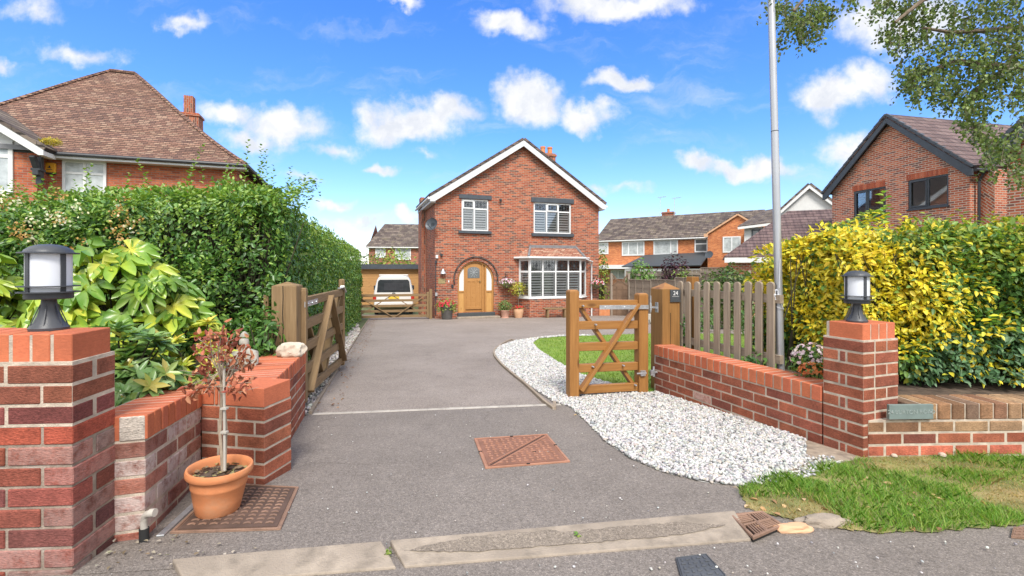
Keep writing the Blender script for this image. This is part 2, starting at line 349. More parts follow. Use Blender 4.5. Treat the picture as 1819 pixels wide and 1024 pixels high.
M['fencewood'] = wood('fence_timber', (.20, .16, .125), (.38, .32, .26), (.12, .09, .07), .9)
M['brownfence'] = wood('brown_panel', (.14, .085, .055), (.26, .17, .11), (.08, .05, .03), .85)
M['oak'] = wood('oak_door', (0.336, 0.156, 0.044), (0.480, 0.250, 0.088), (0.240, 0.101, 0.024), .4)
M['oak2'] = wood('oak_panel', (0.447, 0.235, 0.071), (0.619, 0.361, 0.134), (0.327, 0.151, 0.042), .4)
M['shed'] = wood('shed_boards', (.40, .21, .08), (.56, .32, .13), (.25, .12, .04), .7)
HB = [(0.270, 0.066, 0.032), (0.352, 0.088, 0.042), (0.231, 0.055, 0.030), (0.407, 0.110, 0.053), (0.319, 0.074, 0.037), (0.154, 0.060, 0.044), (0.374, 0.100, 0.045), (0.292, 0.068, 0.035), (0.440, 0.140, 0.073), (0.132, 0.062, 0.050)]
M['house'] = brickwall('house_brick', HB, (.38, .27, .20))
M['houseside'] = M['house']
M['lbrick'] = brickwall('neighbour_brick', [(.34, .09, .04), (.44, .12, .055), (.40, .105, .05), (.30, .075, .04), (.48, .15, .07)], (.34, .22, .17), ms=.009)
M['nbrick'] = brickwall('new_brick', [(.40, .10, .05), (.50, .14, .07), (.33, .085, .05), (.46, .13, .07), (.20, .085, .07), (.54, .17, .09)], (.62, .50, .40), ms=.012)
M['obrick'] = brickwall('orange_brick', [(.52, .165, .055), (.60, .21, .075), (.47, .14, .05), (.56, .19, .07), (.42, .12, .045)], (.50, .30, .18), ms=.009)
M['ltile'] = tileroof('clay_tiles', [(0.194, 0.104, 0.074), (0.237, 0.130, 0.092), (0.172, 0.088, 0.063), (0.267, 0.158, 0.111), (0.215, 0.114, 0.080), (0.292, 0.185, 0.131), (0.146, 0.079, 0.060)], .17, .125, gap=(0.030, 0.018, 0.013), lap_shade=.042)
M['dtile'] = tileroof('grey_brown_tiles', [(0.103, 0.079, 0.066), (0.138, 0.110, 0.092), (0.083, 0.062, 0.055), (0.179, 0.141, 0.114), (0.117, 0.089, 0.077)], .38, .32, moss=(0.206, 0.172, 0.109), wavy=.6, lap_shade=.06, gap=(0.021, 0.017, 0.015))
M['ntile'] = tileroof('new_brown_tiles', [(0.130, 0.085, 0.081), (0.162, 0.111, 0.104), (0.110, 0.073, 0.071), (0.149, 0.099, 0.094)], .30, .30, wavy=1.0, lap_shade=.05, gap=(0.032, 0.019, 0.019))
M['btile'] = tileroof('bay_tiles', [(0.420, 0.190, 0.125), (0.487, 0.257, 0.170), (0.353, 0.142, 0.090), (0.521, 0.314, 0.220)], .17, .11, lap_shade=.028)
M['htile'] = tileroof('house_tiles', [(.10, .075, .065), (.14, .10, .085), (.08, .06, .055)], .25, .2)
M['lead'] = plain('lead_flashing', (.20, .20, .21), .6, .3, var=.2, bump=.3)
M['slate'] = plain('slate_plate', (.15, .19, .18), .6, var=.12, sc=20, bump=.2)
M['slatedark'] = plain('dark_slate', (.055, .062, .068), .55, var=.15, sc=30, bump=.2)
M['iron'] = plain('rusty_iron', (.27, .165, .115), .75, .25, var=.3, sc=9, bump=.4, bsc=120, dirt=(.085, .055, .045), dsc=4)
M['ironred'] = plain('red_iron', (.36, .18, .115), .75, .15, var=.18, sc=9, bump=.4, bsc=140, dirt=(.27, .12, .07), dsc=7)
M['ironlow'] = plain('red_iron_hollows', (.22, .105, .07), .85, .1, var=.2, sc=9)
M['ironlow2'] = plain('brown_iron_hollows', (.10, .062, .047), .85, .1, var=.3, sc=9)
M['irondark'] = plain('dark_cover', (.085, .09, .10), .7, .2, var=.2, bump=.3)
M['hole'] = plain('dark_gap', (.01, .009, .008), .95)
M['terra'] = plain('terracotta', (.56, .21, .085), .75, var=.14, sc=7, bump=.25, bsc=90, dirt=(.50, .27, .15), dsc=6)
M['terra2'] = plain('sandy_terracotta', (.58, .34, .20), .8, var=.12)
M['terrapink'] = plain('pink_terracotta', (.50, .28, .21), .8, var=.15)
M['potgrey'] = plain('grey_planter', (.10, .095, .09), .6, var=.2)
M['glass'] = glassmat('window_glass')
M['opaqueglass'] = plain('reflecting_glass', (.12, .13, .135), .06, var=.3, sc=1.5, spec=.9)
M['curtain'] = plain('net_curtain_glass', (.42, .45, .45), .12, var=.25, sc=4, spec=.7)
M['frost'] = plain('frosted_panel', (.66, .66, .64), .4, var=.02)
M['leadline'] = plain('lead_came', (.06, .065, .07), .5, .4)
M['shutter'] = plain('shutter_slats', (.86, .85, .82), .4, var=.03)
M['curtainred'] = plain('curtain_cloth', (.22, .10, .08), .8, var=.3)
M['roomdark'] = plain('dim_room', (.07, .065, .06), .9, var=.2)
M['bark'] = plain('bark', (.16, .12, .085), .9, var=.35, sc=25, bump=.7)
M['twig'] = plain('pale_twig', (.34, .27, .20), .8, var=.25, sc=30)
M['dstem'] = plain('dark_stems', (.045, .040, .022), .9, var=.4, sc=12)
M['statue'] = plain('weathered_stone', (.34, .32, .28), .9, var=.25, sc=20, bump=.6, dirt=(.18, .17, .14), dsc=14)
M['rock'] = plain('pale_rock', (.55, .48, .39), .9, var=.25, sc=9, bump=.8, bsc=40, dirt=(.34, .31, .26), dsc=10)
M['pvc'] = plain('grey_pipe', (.42, .39, .34), .55, var=.15)
M['white_car'] = plain('van_white', (.70, .69, .66), .2, var=.02, spec=.6)
M['carglass'] = plain('van_glass', (.035, .04, .045), .08, var=.2, spec=.5)
M['rubber'] = plain('rubber', (.02, .02, .02), .8)
M['red'] = plain('red_lens', (.45, .03, .02), .25)
M['yellow'] = plain('yellow_plate', (.75, .52, .06), .4, var=.04)
M['amber'] = plain('amber_box', (.75, .36, .02), .45, var=.06)
M['brass'] = plain('brass', (.42, .33, .17), .4, .6, var=.2)
M['leaf'] = leafmat('leaf'); M['gleaf'] = leafmat('glossy_leaf', .3, .22, .5); M['hleaf'] = leafmat('hedge_leaf', .34, .25, .5); M['grass'] = leafmat('grass_blades', .5, .35)
M['petal'] = leafmat('petals', .6, .3, .2); M['dryleaf'] = leafmat('dry_leaf', .7, .2, .2)
M['render'] = plain('white_render', (.62, .62, .61), .8, var=.05, bump=.3)
M['stain'] = plain('render_patch', (.50, .44, .38), .95, var=.25, sc=12, bump=.8)

# ------------------------------------------------------------------ the ground and what is laid on it
def sheet(name, pts, mat, dz, kind='structure', label=None, cat=None):
    mb = MB(); mb.poly([Vector((p[0], p[1], gz(p[1]) + dz)) for p in pts])
    o = mb.build(name, mat, loc=Vector((0, 0, 0)), fix=False)
    me = o.data
    if me.polygons[0].normal.z < 0: me.flip_normals()
    return tag(o, label, cat, None, kind)
def smooth_poly(pts, n=5):                                       # rounds a closed outline a little
    out = []; k = len(pts)
    for i in range(k):
        p0, p1, p2, p3 = (Vector(pts[(i + j - 1) % k][:2]) for j in range(4))
        for s in range(n):
            t = s / n; out.append(.5 * ((2 * p1) + (p2 - p0) * t + (2 * p0 - 5 * p1 + 4 * p2 - p3) * t * t + (3 * p1 - p0 - 3 * p2 + p3) * t ** 3))
    return out
def GP(*pp): return [G(x, y) for x, y in pp]
mb = MB()
ys = [-60, 0, 23, 700]; xs = [-400, -30, 30, 400]
for i in range(3):
    for j in range(3):
        mb.poly([Vector((x, y, gz(y) - .004)) for x, y in ((xs[i], ys[j]), (xs[i + 1], ys[j]), (xs[i + 1], ys[j + 1]), (xs[i], ys[j + 1]))])
tag(mb.build('ground', M['field'], loc=Vector((0, 0, 0))), kind='structure')
sheet('driveway', GP((553, 736), (657, 565)) + [Vector((-6.75, 22)), Vector((-8.2, 22.95)), Vector((9.5, 22.95)), Vector((9.5, 12)), Vector((4.0, 7.0))] + GP((1050, 716), (985, 718)), M['tarmac'], .0)
# crossover in front of the gates, darker tarmac, with its feathered right edge
cross = GP((553, 736), (985, 719), (1050, 722), (1110, 765), (1160, 800), (1240, 832), (1320, 850), (1360, 856), (1380, 890), (1360, 930), (1310, 934), (1180, 945), (960, 962), (700, 985), (320, 1012), (150, 1022)) + [Vector((-3.2, 1.75)), Vector((-3.2, 3.0)), Vector((-1.76, 3.8))]
sheet('pavement_crossover', cross, M['apron'], .004)
sheet('road', [G(150, 1018), G(640, 988), G(1000, 958), G(1330, 932), G(1296, 912), G(1400, 900), G(1500, 905), G(1700, 910), G(1819, 900), Vector((4, 1.9)), Vector((9, 2.2)), Vector((9, 0)), Vector((-9, 0)), Vector((-9, 1.7))], M['road'], .002)
sheet('road', [Vector((-30, 0)), Vector((30, 0)), Vector((30, -7)), Vector((-30, -7))], M['road'], .002)
# dropped kerb: long stones with a worn channel full of grit between their two pale edges
def lerp2(a, b, t): return (a[0] + (b[0] - a[0]) * t, a[1] + (b[1] - a[1]) * t)
B0, B1, F0, F1 = (306, 1006), (1305, 918), (330, 1042), (1336, 962)
M['grit'] = asphalt('kerb_grit', (.19, .155, .125), (.24, .20, .16), (.30, .25, .20))
mb = MB()
for a, b in ((.0, .372), (.387, 1.0)):
    if b - a < .01: continue
    P = [lerp2(B0, B1, a), lerp2(B0, B1, b), lerp2(F0, F1, b), lerp2(F0, F1, a)]
    q = [G(*p) for p in P]; top = [v + Vector((0, 0, z)) for v, z in zip(q, (.03, .03, .010, .010))]; bot = [v + Vector((0, 0, -.1)) for v in q]
    mb.add(bot + top, [(4, 5, 6, 7), (0, 1, 5, 4), (1, 2, 6, 5), (2, 3, 7, 6), (3, 0, 4, 7), (3, 2, 1, 0)])
tag(mb.build('kerb', M['conc'], loc=Vector((0, 0, 0)), bev=.006, segs=2), kind='structure')
mb = MB(); N_ = 60; up = []; dn = []
for i in range(N_ + 1):
    t = .40 + .57 * i / N_; e = min(1, (i / N_) * 5, (1 - i / N_) * 7)
    a = G(*lerp2(B0, B1, t)); b = G(*lerp2(F0, F1, t)); j = random.uniform(-.03, .03)
    u0 = .50 - (.22 + .10 * (i < N_ * .5)) * e + j; u1 = .50 + .22 * e + random.uniform(-.03, .03)
    for u, L_ in ((u0, up), (u1, dn)):
        L_.append(a.lerp(b, u) + Vector((0, 0, .03 - .02 * u + .0035)))
for i in range(N_): mb.poly([up[i], up[i + 1], dn[i + 1], dn[i]])
tag(mb.build('kerb_channel', M['grit'], loc=Vector((0, 0, 0))), kind='structure')
M['dirt'] = plain('mortar_and_dirt', (.30, .24, .18), .95, var=.35, sc=16, bump=1, bsc=70, dirt=(.17, .13, .10), dsc=10)
# concrete strip across the drive and the timber edgings
mb = MB(); a, b = G(556, 737), G(1008, 719)
n_ = 14
for i in range(n_):
    p = a.lerp(b, i / n_); q = a.lerp(b, (i + 1) / n_); wv = Vector((.0, .055, 0))
    mb.obox((p + q) / 2 + Vector((0, 0, -.02)), (q - p) / 2, wv / 2 * random.uniform(.85, 1.1), Vector((0, 0, .028)))
M['strip'] = plain('pale_concrete', (.40, .365, .32), .9, var=.2, sc=9, bump=.5, bsc=120, dirt=(.28, .25, .22), dsc=5)
tag(mb.build('drive_edging_strip', M['strip'], loc=Vector((0, 0, 0)), bev=.004), kind='structure')
lawn_px = [(946, 610), (955, 622), (984, 641), (1020, 662), (1060, 676), (1105, 690), (1160, 700)]
lawn = [p.xy for p in GP(*lawn_px)] + [Vector((2.6, 4.0)), Vector((5, 4.6)), Vector((9, 6)), Vector((9.5, 11.6))] + [p.xy for p in GP((1160, 593), (1050, 597), (1000, 598.5), (958, 602))]
sheet('lawn', lawn, M['lawn'], .008)
gout = [(1050, 596), (1000, 597), (960, 600), (915, 607), (886, 617), (878, 629), (891, 647), (930, 680), (985, 717), (1012, 724), (1040, 750), (1075, 786), (1120, 817), (1180, 842), (1250, 859), (1300, 864), (1318, 868), (1360, 853), (1405, 838), (1432, 824)]
chips = [p.xy for p in GP(*gout)] + [Vector((2.06, 3.24)), Vector((1.6, 4.9))]
sheet('soil', [p.xy for p in GP((1300, 868), (1340, 840), (1360, 770), (1500, 760), (1600, 800), (1560, 835), (1380, 885))], M['dirt'], .0055)
chips = chips + [p.xy for p in GP(*lawn_px[::-1])] + [p.xy for p in GP((958, 602), (1000, 598.8), (1050, 597.4))]
sheet('gravel_bed', chips, M['chip'], .006)
strip = [p.xy for p in GP((548, 738), (640, 590))] + [Vector((-5.7, 17)), Vector((-6.2, 17)), Vector((-3.2, 7)), Vector((-1.95, 3.9))]
sheet('gravel_strip', strip, M['chip'], .006)
def edging(name, path, label):
    mb = MB()
    for p, q in zip(path[:-1], path[1:]): mb.beam(p + Vector((0, 0, -.01)), q + Vector((0, 0, -.01)), .03, .08)
    return tag(mb.build(name, M['greywood'], bev=.003), label, 'garden edging')
edging('timber_edging', [G(551, 737), G(600, 656), G(640, 590), G(657, 565)], 'long straight grey board edging between tarmac drive and hedge')
ep = smooth_poly([Vector((p.x, p.y, 0)) for p in GP((915, 606.5), (886, 616.5), (877.5, 629), (890, 648), (929, 681), (985, 718))], 4)[:20]
edging('timber_edging', [Vector((p[0], p[1], gz(p[1]))) for p in ep] + [G(985, 718)], 'curved grey board edging between drive and white gravel')
sheet('soil_bed', [Vector(v) for v in ((-3.2, 2.0), (-1.72, 2.3), (-1.95, 3.0), (-2.1, 4.3), (-3.5, 8), (-6, 16.9), (-9, 16), (-9, 2))], M['soil'], .01)
tag(MB().prism([Vector((1.62, 4.86, -.25)), Vector((2.18, 3.15, -.25)), Vector((2.62, 3.12, -.25)), Vector((6.5, 2.65, -.25)), Vector((6.5, 4.5, -.25)), Vector((2.7, 4.3, -.25)), Vector((2.25, 4.0, -.25)), Vector((1.85, 5.0, -.25))], Vector((0, 0, .56))).build('raised_soil', M['soil'], loc=Vector((0, 0, 0))), kind='structure')
tag(MB().prism([Vector((-3.6, 1.98, -.1)), Vector((-1.80, 1.98, -.1)), Vector((-1.90, 2.5, -.1)), Vector((-1.62, 2.75, -.1)), Vector((-1.95, 3.85, -.1)), Vector((-2.1, 3.95, -.1)), Vector((-2.2, 4.3, -.1)), Vector((-3.6, 4.3, -.1))], Vector((0, 0, .47))).build('raised_soil', M['soil'], loc=Vector((0, 0, 0))), kind='structure')
vout = [(1312, 868), (1326, 905), (1345, 912), (1400, 924), (1432, 932), (1500, 943), (1564, 951), (1697, 944), (1819, 934)]
def ragged(pts, k=9, amp=.014):
    out = []
    for a, b in zip(pts[:-1], pts[1:]):
        for i in range(k): p = a.lerp(b, i / k); out.append(p + Vector((random.uniform(-amp, amp), random.uniform(-amp, amp), 0)))
    return out + [pts[-1]]
verge = [p.xy for p in ragged(GP(*vout))] + [Vector((4.5, 2.05)), Vector((4.5, 2.72)), Vector((2.6, 2.95)), Vector((2.2, 2.88))] + [p.xy for p in GP((1440, 836), (1375, 850))]
sheet('verge', verge, M['verge'], .008)

# ------------------------------------------------------------------ windows for the houses
def glazing(fr, parent, t0, t1, z0, z1, cols, trans=None, bar=.055, d=0.0, depth=.07, pane='glass', inner=None, opens=(), name='window', label=None, frame='upvc', sillbox=None, lead=False, slats=0):
    """frame with mullions (fractions) and a transom (absolute z); panes, shutters and leading hang below it"""
    mb = MB(); fr.box(mb, t0, t1, d - depth, d, z0, z0 + bar); fr.box(mb, t0, t1, d - depth, d, z1 - bar, z1)
    fr.box(mb, t0, t0 + bar, d - depth, d, z0 + bar, z1 - bar); fr.box(mb, t1 - bar, t1, d - depth, d, z0 + bar, z1 - bar)
    xs = [t0 + (t1 - t0) * c for c in cols]
    for x in xs: fr.box(mb, x - bar / 2, x + bar / 2, d - depth, d - .004, z0 + bar, z1 - bar)
    edges = [t0 + bar] + [e for x in xs for e in (x - bar / 2, x + bar / 2)] + [t1 - bar]
    for k in range(0, len(edges), 2):
        if trans is not None: fr.box(mb, edges[k], edges[k + 1], d - depth, d - .008, trans - bar / 2, trans + bar / 2)
        if (k // 2) in opens:                                   # an opening light has a heavier sash
            zt = trans if trans is not None else z0 + bar
            for a in ((edges[k], edges[k + 1], zt, zt + bar * .8), (edges[k], edges[k + 1], z1 - bar * 1.6, z1 - bar * .5)): fr.box(mb, a[0], a[1], d - .01, d + .02, a[2], a[3])
            for a in ((edges[k], edges[k] + bar * .7), (edges[k + 1] - bar * .7, edges[k + 1])): fr.box(mb, a[0], a[1], d - .01, d + .019, zt + bar * .8, z1 - bar * 1.6)
    win = mb.build(name, M[frame], parent, bev=.004)
    if label: win['label'] = label
    pb = MB(); fr.box(pb, t0 + bar * .5, t1 - bar * .5, d - depth * .62, d - depth * .5, z0 + bar * .5, z1 - bar * .5); pb.build('pane', M[pane], win)
    if slats:
        sb = MB(); zt = (trans - bar / 2) if trans is not None else z1 - bar
        for k in range(0, len(edges), 2):
            a, b = edges[k] + .005, edges[k + 1] - .005; n = slats
            for e in ((a, a + .035), (b - .035, b)): fr.box(sb, e[0], e[1], d - depth - .03, d - depth - .002, z0 + bar, zt)
            for i in range(n):
                z = z0 + bar + (zt - z0 - bar) * (i + .5) / n; hh = (zt - z0 - bar) / n * .30
                sb.obox(fr.p((a + b) / 2, d - depth - .015, z), fr.u * ((b - a) / 2 - .03), (fr.n * .006), Vector((0, 0, hh)) - fr.n * .02)
        sb.build('shutter', M['shutter'], win)
    if lead and trans is not None:
        lb = MB()
        for k in range(0, len(edges), 2):
            a, b, c, e = edges[k], edges[k + 1], trans + bar / 2, z1 - bar; dd = d - depth * .5
            for f in (.25, .75): fr.box(lb, a + (b - a) * f - .009, a + (b - a) * f + .009, dd, dd + .006, c, e); fr.box(lb, a, b, dd, dd + .005, c + (e - c) * f - .009, c + (e - c) * f + .009)
            mt, mz, rr = (a + b) / 2, (c + e) / 2, min(b - a, e - c) * .2
            fr.prism(lb, [(mt - rr, mz), (mt, mz - rr), (mt + rr, mz), (mt, mz + rr)], dd, dd + .008)
            fr.box(lb, mt - .011, mt + .011, dd, dd + .007, c, e)
        lb.build('leading', M['leadline'], win)
    return win
def holes_wall(mb, fr, T0, T1, Z0, Z1, holes, reveal=.12, d=0.0, m=0):
    ts = sorted({T0, T1, *[h[0] for h in holes], *[h[1] for h in holes]}); zs = sorted({Z0, Z1, *[h[2] for h in holes], *[h[3] for h in holes]})
    for i in range(len(ts) - 1):
        for j in range(len(zs) - 1):
            tc, zc = (ts[i] + ts[i + 1]) / 2, (zs[j] + zs[j + 1]) / 2
            if any(h[0] < tc < h[1] and h[2] < zc < h[3] for h in holes): continue
            fr.poly(mb, [(ts[i], d, zs[j]), (ts[i + 1], d, zs[j]), (ts[i + 1], d, zs[j + 1]), (ts[i], d, zs[j + 1])], m)
    for a, b, c, e in holes:
        r = d - reveal
        fr.poly(mb, [(a, d, c), (a, d, e), (a, r, e), (a, r, c)], m); fr.poly(mb, [(b, r, c), (b, r, e), (b, d, e), (b, d, c)], m)
        fr.poly(mb, [(a, d, e), (b, d, e), (b, r, e), (a, r, e)], m); fr.poly(mb, [(a, r, c), (b, r, c), (b, d, c), (a, d, c)], m)
def farwin(fr, parent, px0, py0, px1, py1, cols=(), trans=None, pane='opaqueglass', d=.06, bar=.07, frame='upvc', opens=(), sill=False):
    t0, t1 = fr.t(px0), fr.t(px1); tm = (px0 + px1) / 2
    z0, z1 = fr.z(tm, py1), fr.z(tm, py0)
    wn = glazing(fr, parent, t0, t1, z0, z1, cols, None if trans is None else z0 + (z1 - z0) * trans, bar, d, .06, pane, frame=frame, opens=opens)
    if sill: b = MB(); fr.box(b, t0 - .05, t1 + .05, 0.002, .10, z0 - .07, z0 - .003); b.build('sill', M[frame], wn)
    return wn
def gable_roof(fr, t0, t1, tm, ze, za, d0, d1, over=.2, th=.12, mat=None, parent=None, name='roof', lift=0.0):
    """two slopes whose ridge runs away from the viewer"""
    mb = MB()
    for s, te in ((-1, t0), (1, t1)):
        k = (za - ze) / abs(tm - te); eo = te + s * over; zo = ze - k * over + lift
        pts = [fr.p(tm, d0, za + lift), fr.p(eo, d0, zo), fr.p(eo, d1, zo), fr.p(tm, d1, za + lift)]
        nrm = (pts[1] - pts[0]).cross(pts[2] - pts[0]).normalized()
        if nrm.z < 0: nrm = -nrm
        mb.prism(pts, nrm * th)
    return mb.build(name, mat, parent)

# ------------------------------------------------------------------ the brick house at the end of the drive
H = Fr(-3.241, 19.4, math.atan2(2.522, 7.358)); HWD = 7.78; HB0 = gz(21) - .15
house = empty('brick_house', H.p(HWD / 2, 0, gz(20.6)), 'red brick gabled house with arched oak door and bay window', 'house')
ZE, ZA, ZG = 4.29, 6.83, gz(20.3)
hp = lambda px, py, d=0: H.tz(px, py, d)
LW = (H.t(820), H.t(868), H.z(844, 411), H.z(844, 354.5)); RW = (H.t(948), H.t(1014.5), H.z(980, 415.5), H.z(980, 360.8))
dt0, dt1 = H.t(813), H.t(877.3); dm = (dt0 + dt1) / 2; dr = (dt1 - dt0) / 2; dz1 = H.z(845, 464); dz0 = H.z(845, 555); spring = dz1 - dr
D0 = .55; bt0, bt1 = H.t(941, D0), H.t(1032, D0); bw0, bw1 = H.t(921.5), H.t(1041); bz0, bz1 = H.z(980, 529, D0), H.z(985, 460.5, D0)
mb = MB()
holes_wall(mb, H, 0, HWD, HB0, ZE, [LW, RW, (dt0, dt1, dz0, dz1), (bw0 + .12, bw1 - .12, bz0 + .05, bz1 - .05)], .14)
H.poly(mb, [(0, 0, ZE), (HWD, 0, ZE), (HWD / 2, 0, ZA)])
for i in range(24):                                              # spandrels that turn the doorway into an arch
    a0, a1 = pi * i / 24, pi * (i + 1) / 24
    p = [(dm + dr * cos(a), spring + dr * sin(a)) for a in (a0, a1)]
    top = [(p[0][0], dz1), (p[1][0], dz1)]
    H.poly(mb, [(p[0][0], 0, p[0][1]), (top[0][0], 0, top[0][1]), (top[1][0], 0, top[1][1]), (p[1][0], 0, p[1][1])])
    H.poly(mb, [(p[0][0], 0, p[0][1]), (p[1][0], 0, p[1][1]), (p[1][0], -.14, p[1][1]), (p[0][0], -.14, p[0][1])])
H.poly(mb, [(0, 0, HB0), (0, 0, ZE), (0, -4, ZE), (0, -4, HB0)]); H.poly(mb, [(HWD, 0, HB0), (HWD, -4, HB0), (HWD, -4, ZE), (HWD, 0, ZE)])
H.poly(mb, [(0, -4, HB0), (0, -4, ZE), (HWD / 2, -4, ZA), (HWD, -4, ZE), (HWD, -4, HB0)])
H.poly(mb, [(.01, -.02, 1.75), (HWD - .01, -.02, 1.75), (HWD - .01, -3.9, 1.75), (.01, -3.9, 1.75)])
mb.build('wall', M['house'], house, fix=False)
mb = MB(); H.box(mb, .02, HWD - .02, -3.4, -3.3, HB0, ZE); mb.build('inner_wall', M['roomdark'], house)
kk = (ZA - ZE) / (HWD / 2)
gable_roof(H, 0, HWD, HWD / 2, ZE, ZA, .30, -4.2, .22, .10, M['htile'], house, 'roof', .05)
mb = MB()
for s, te in ((-1, 0), (1, HWD)):
    e = te + s * .24; zo = ZE - kk * .24
    H.prism(mb, [(HWD / 2, ZA + .04), (e, zo + .04), (e, zo - .17), (te + s * .06, zo - .17), (HWD / 2, ZA - .235)], .22, .27)
mb.build('bargeboard', M['barge'], house, bev=.006)
for s, te in ((-1, 0), (1, HWD)):                                # soffit box and gutter down both eaves
    mb = MB(); a, b = sorted((te + s * .005, te + s * .20)); H.box(mb, a, b, -4, .20, ZE - kk * .24 - .2, ZE - kk * .24 + .02); mb.build('soffit', M['barge'], house)
    mb = MB(); c = te + s * .29; mb.tube([H.p(c, .25, ZE - .19), H.p(c, -4, ZE - .19)], .055, 10); mb.build('gutter', M['barge'], house, smooth=True)
# chimneys
def chimney(fr, parent, t0, t1, d0, d1, z0, z1, mat, pots=0, potmat='terra', potz=.35):
    mb = MB(); fr.box(mb, t0, t1, d0, d1, z0, z1 - .16); fr.box(mb, t0 - .05, t1 + .05, d0 - .05, d1 + .05, z1 - .16, z1 - .06); fr.box(mb, t0, t1, d0, d1, z1 - .06, z1)
    c = mb.build('chimney', mat, parent)
    for i in range(pots):
        pb = MB(); tt = t0 + (t1 - t0) * (i + .5) / pots
        pb.lathe(fr.p(tt, (d0 + d1) / 2, z1), [(.13, 0), (.12, potz * .75), (.14, potz * .78), (.14, potz), (.10, potz), (.10, potz * .5)], 14); pb.build('chimney_pot', M[potmat], c, smooth=True)
    return c
cd = -2.6; chimney(H, house, H.t(962, cd), H.t(987, cd), cd - .6, cd, 5.0, H.z(973, 272, cd), M['house'], 2, 'terra', .38)
mb = MB(); H.box(mb, -.20, 0, -3.7, -2.6, HB0, ZE - .1); H.box(mb, -.19, -.02, -3.5, -2.9, ZE - .1, ZE + .30)
mb.build('chimney_breast', M['house'], house)
# upper windows with their dark lintels and sills
for (a, b, c, e), cols, ops, lb, lint, sil in ((LW, (.47,), (0,), 'two-light window with white shutters over the front door', (815.2, 873, 346.6, 354.4), (814, 872, 410.6, 415.6)),
                                                (RW, (.345, .66), (1,), 'three-light window with white shutters over the bay', (943.5, 1019, 352.6, 361), (944, 1018, 415.4, 420.8))):
    wn = glazing(H, house, a + .004, b - .004, c + .004, e - .004, cols, c + (e - c) * (.70 if b < 3.2 else .715), .062, -.03, .07, 'glass', opens=ops, label=lb, lead=True, slats=8)
    for nm, (p0, p1, y0, y1), out, mat in (('lintel', lint, .05, 'dgrey'), ('sill', sil, .11, 'dgrey')):
        q = MB(); pm = (p0 + p1) / 2; H.box(q, H.t(p0), H.t(p1), .003, out, H.z(pm, y1), H.z(pm, y0)); q.build(nm, M[mat], wn, bev=.008)
# bay window: brick apron, white frames, hipped tile roof
bay = MB()
plan = [H.p(bw0, .003, 0), H.p(bt0, D0, 0), H.p(bt1, D0, 0), H.p(bw1, .003, 0)]
bay.prism([p + Vector((0, 0, HB0)) for p in plan], Vector((0, 0, bz0 - HB0 - .05))); bayw = bay.build('bay_window', M['house'], house)
inner = [H.p(bw0 + .05, .003, 0), H.p(bt0 + .02, D0 + .06, 0), H.p(bt1 - .02, D0 + .06, 0), H.p(bw1 - .05, .003, 0)]
def outset(pts, k): c = H.p((bw0 + bw1) / 2, -.1, 0); return [p + (p - c).normalized() * k for p in pts]
q = MB(); q.prism([p + Vector((0, 0, bz0 - .05)) for p in outset(plan, .06)], Vector((0, 0, .05))); q.build('sill', M['upvc'], bayw, bev=.005)
segs = [(plan[0], plan[1], 1, ()), (plan[1], plan[2], 4, (.25, .5, .75)), (plan[2], plan[3], 1, ())]
trz = H.z(985, 483, D0)
for a, b, n, cols in segs:
    f = Fr.two(a, b); L_ = (b - a).length
    glazing(f, bayw, .004, L_ - .004, bz0 + .002, bz1, cols, trz, .062 if n > 1 else .085, 0, .07, 'glass', lead=True, slats=9, name='window')
q = MB(); e0, e1 = H.t(916, D0 + .16), H.t(1043.5, D0 + .16); rz0, rz1 = bz1 + .005, H.z(985, 439)
rt0, rt1 = H.t(942), H.t(1022); wl, wr = bw0 - .22, bw1 + .16; ft0, ft1 = bt0 - .12, bt1 + .10; fd = D0 + .17
A = H.p(wl, .004, rz0 + .08); B = H.p(ft0, fd, rz0 + .08); C = H.p(ft1, fd, rz0 + .08); D = H.p(wr, .004, rz0 + .08); E = H.p(rt0, .004, rz1); F = H.p(rt1, .004, rz1)
q.poly([B, C, F, E]); q.poly([A, B, E]); q.poly([C, D, F]); q.poly([A, E, F, D]); q.poly([D, C, B, A])
rf = q.build('bay_roof', M['btile'], bayw)
q = MB(); q.tube([B + Vector((0, 0, .015)), E + Vector((0, 0, .02))], .055, 6); q.tube([C + Vector((0, 0, .015)), F + Vector((0, 0, .02))], .055, 6); q.beam(E + H.n * .05, F + H.n * .05, .1, .12); q.build('flashing', M['lead'], rf)
q = MB(); q.prism([p + Vector((0, 0, rz0)) for p in (H.p(wl + .03, .004, 0), H.p(ft0 + .02, fd - .03, 0), H.p(ft1 - .02, fd - .03, 0), H.p(wr - .03, .004, 0))], Vector((0, 0, .07)))
q.tube([A + H.n * .02 + Vector((0, 0, -.03)), B + H.n * .04 + Vector((0, 0, -.03)), C + H.n * .04 + Vector((0, 0, -.03)), D + H.n * .02 + Vector((0, 0, -.03))], .045, 8)
q.build('gutter', M['upvc'], bayw)
# downpipe
px_ = H.t(1049.5); q = MB(); q.tube([C + H.n * .02 + Vector((0, 0, -.06)), H.p(px_ - .02, .2, rz0 - .12), H.p(px_, .07, rz0 - .22), H.p(px_, .07, HB0 + .1)], .036, 10)
for z in (0.2, -.4): H.box(q, px_ - .05, px_ + .05, .0, .08, z, z + .03)
q.build('downpipe', M['upvc'], house, smooth=True)
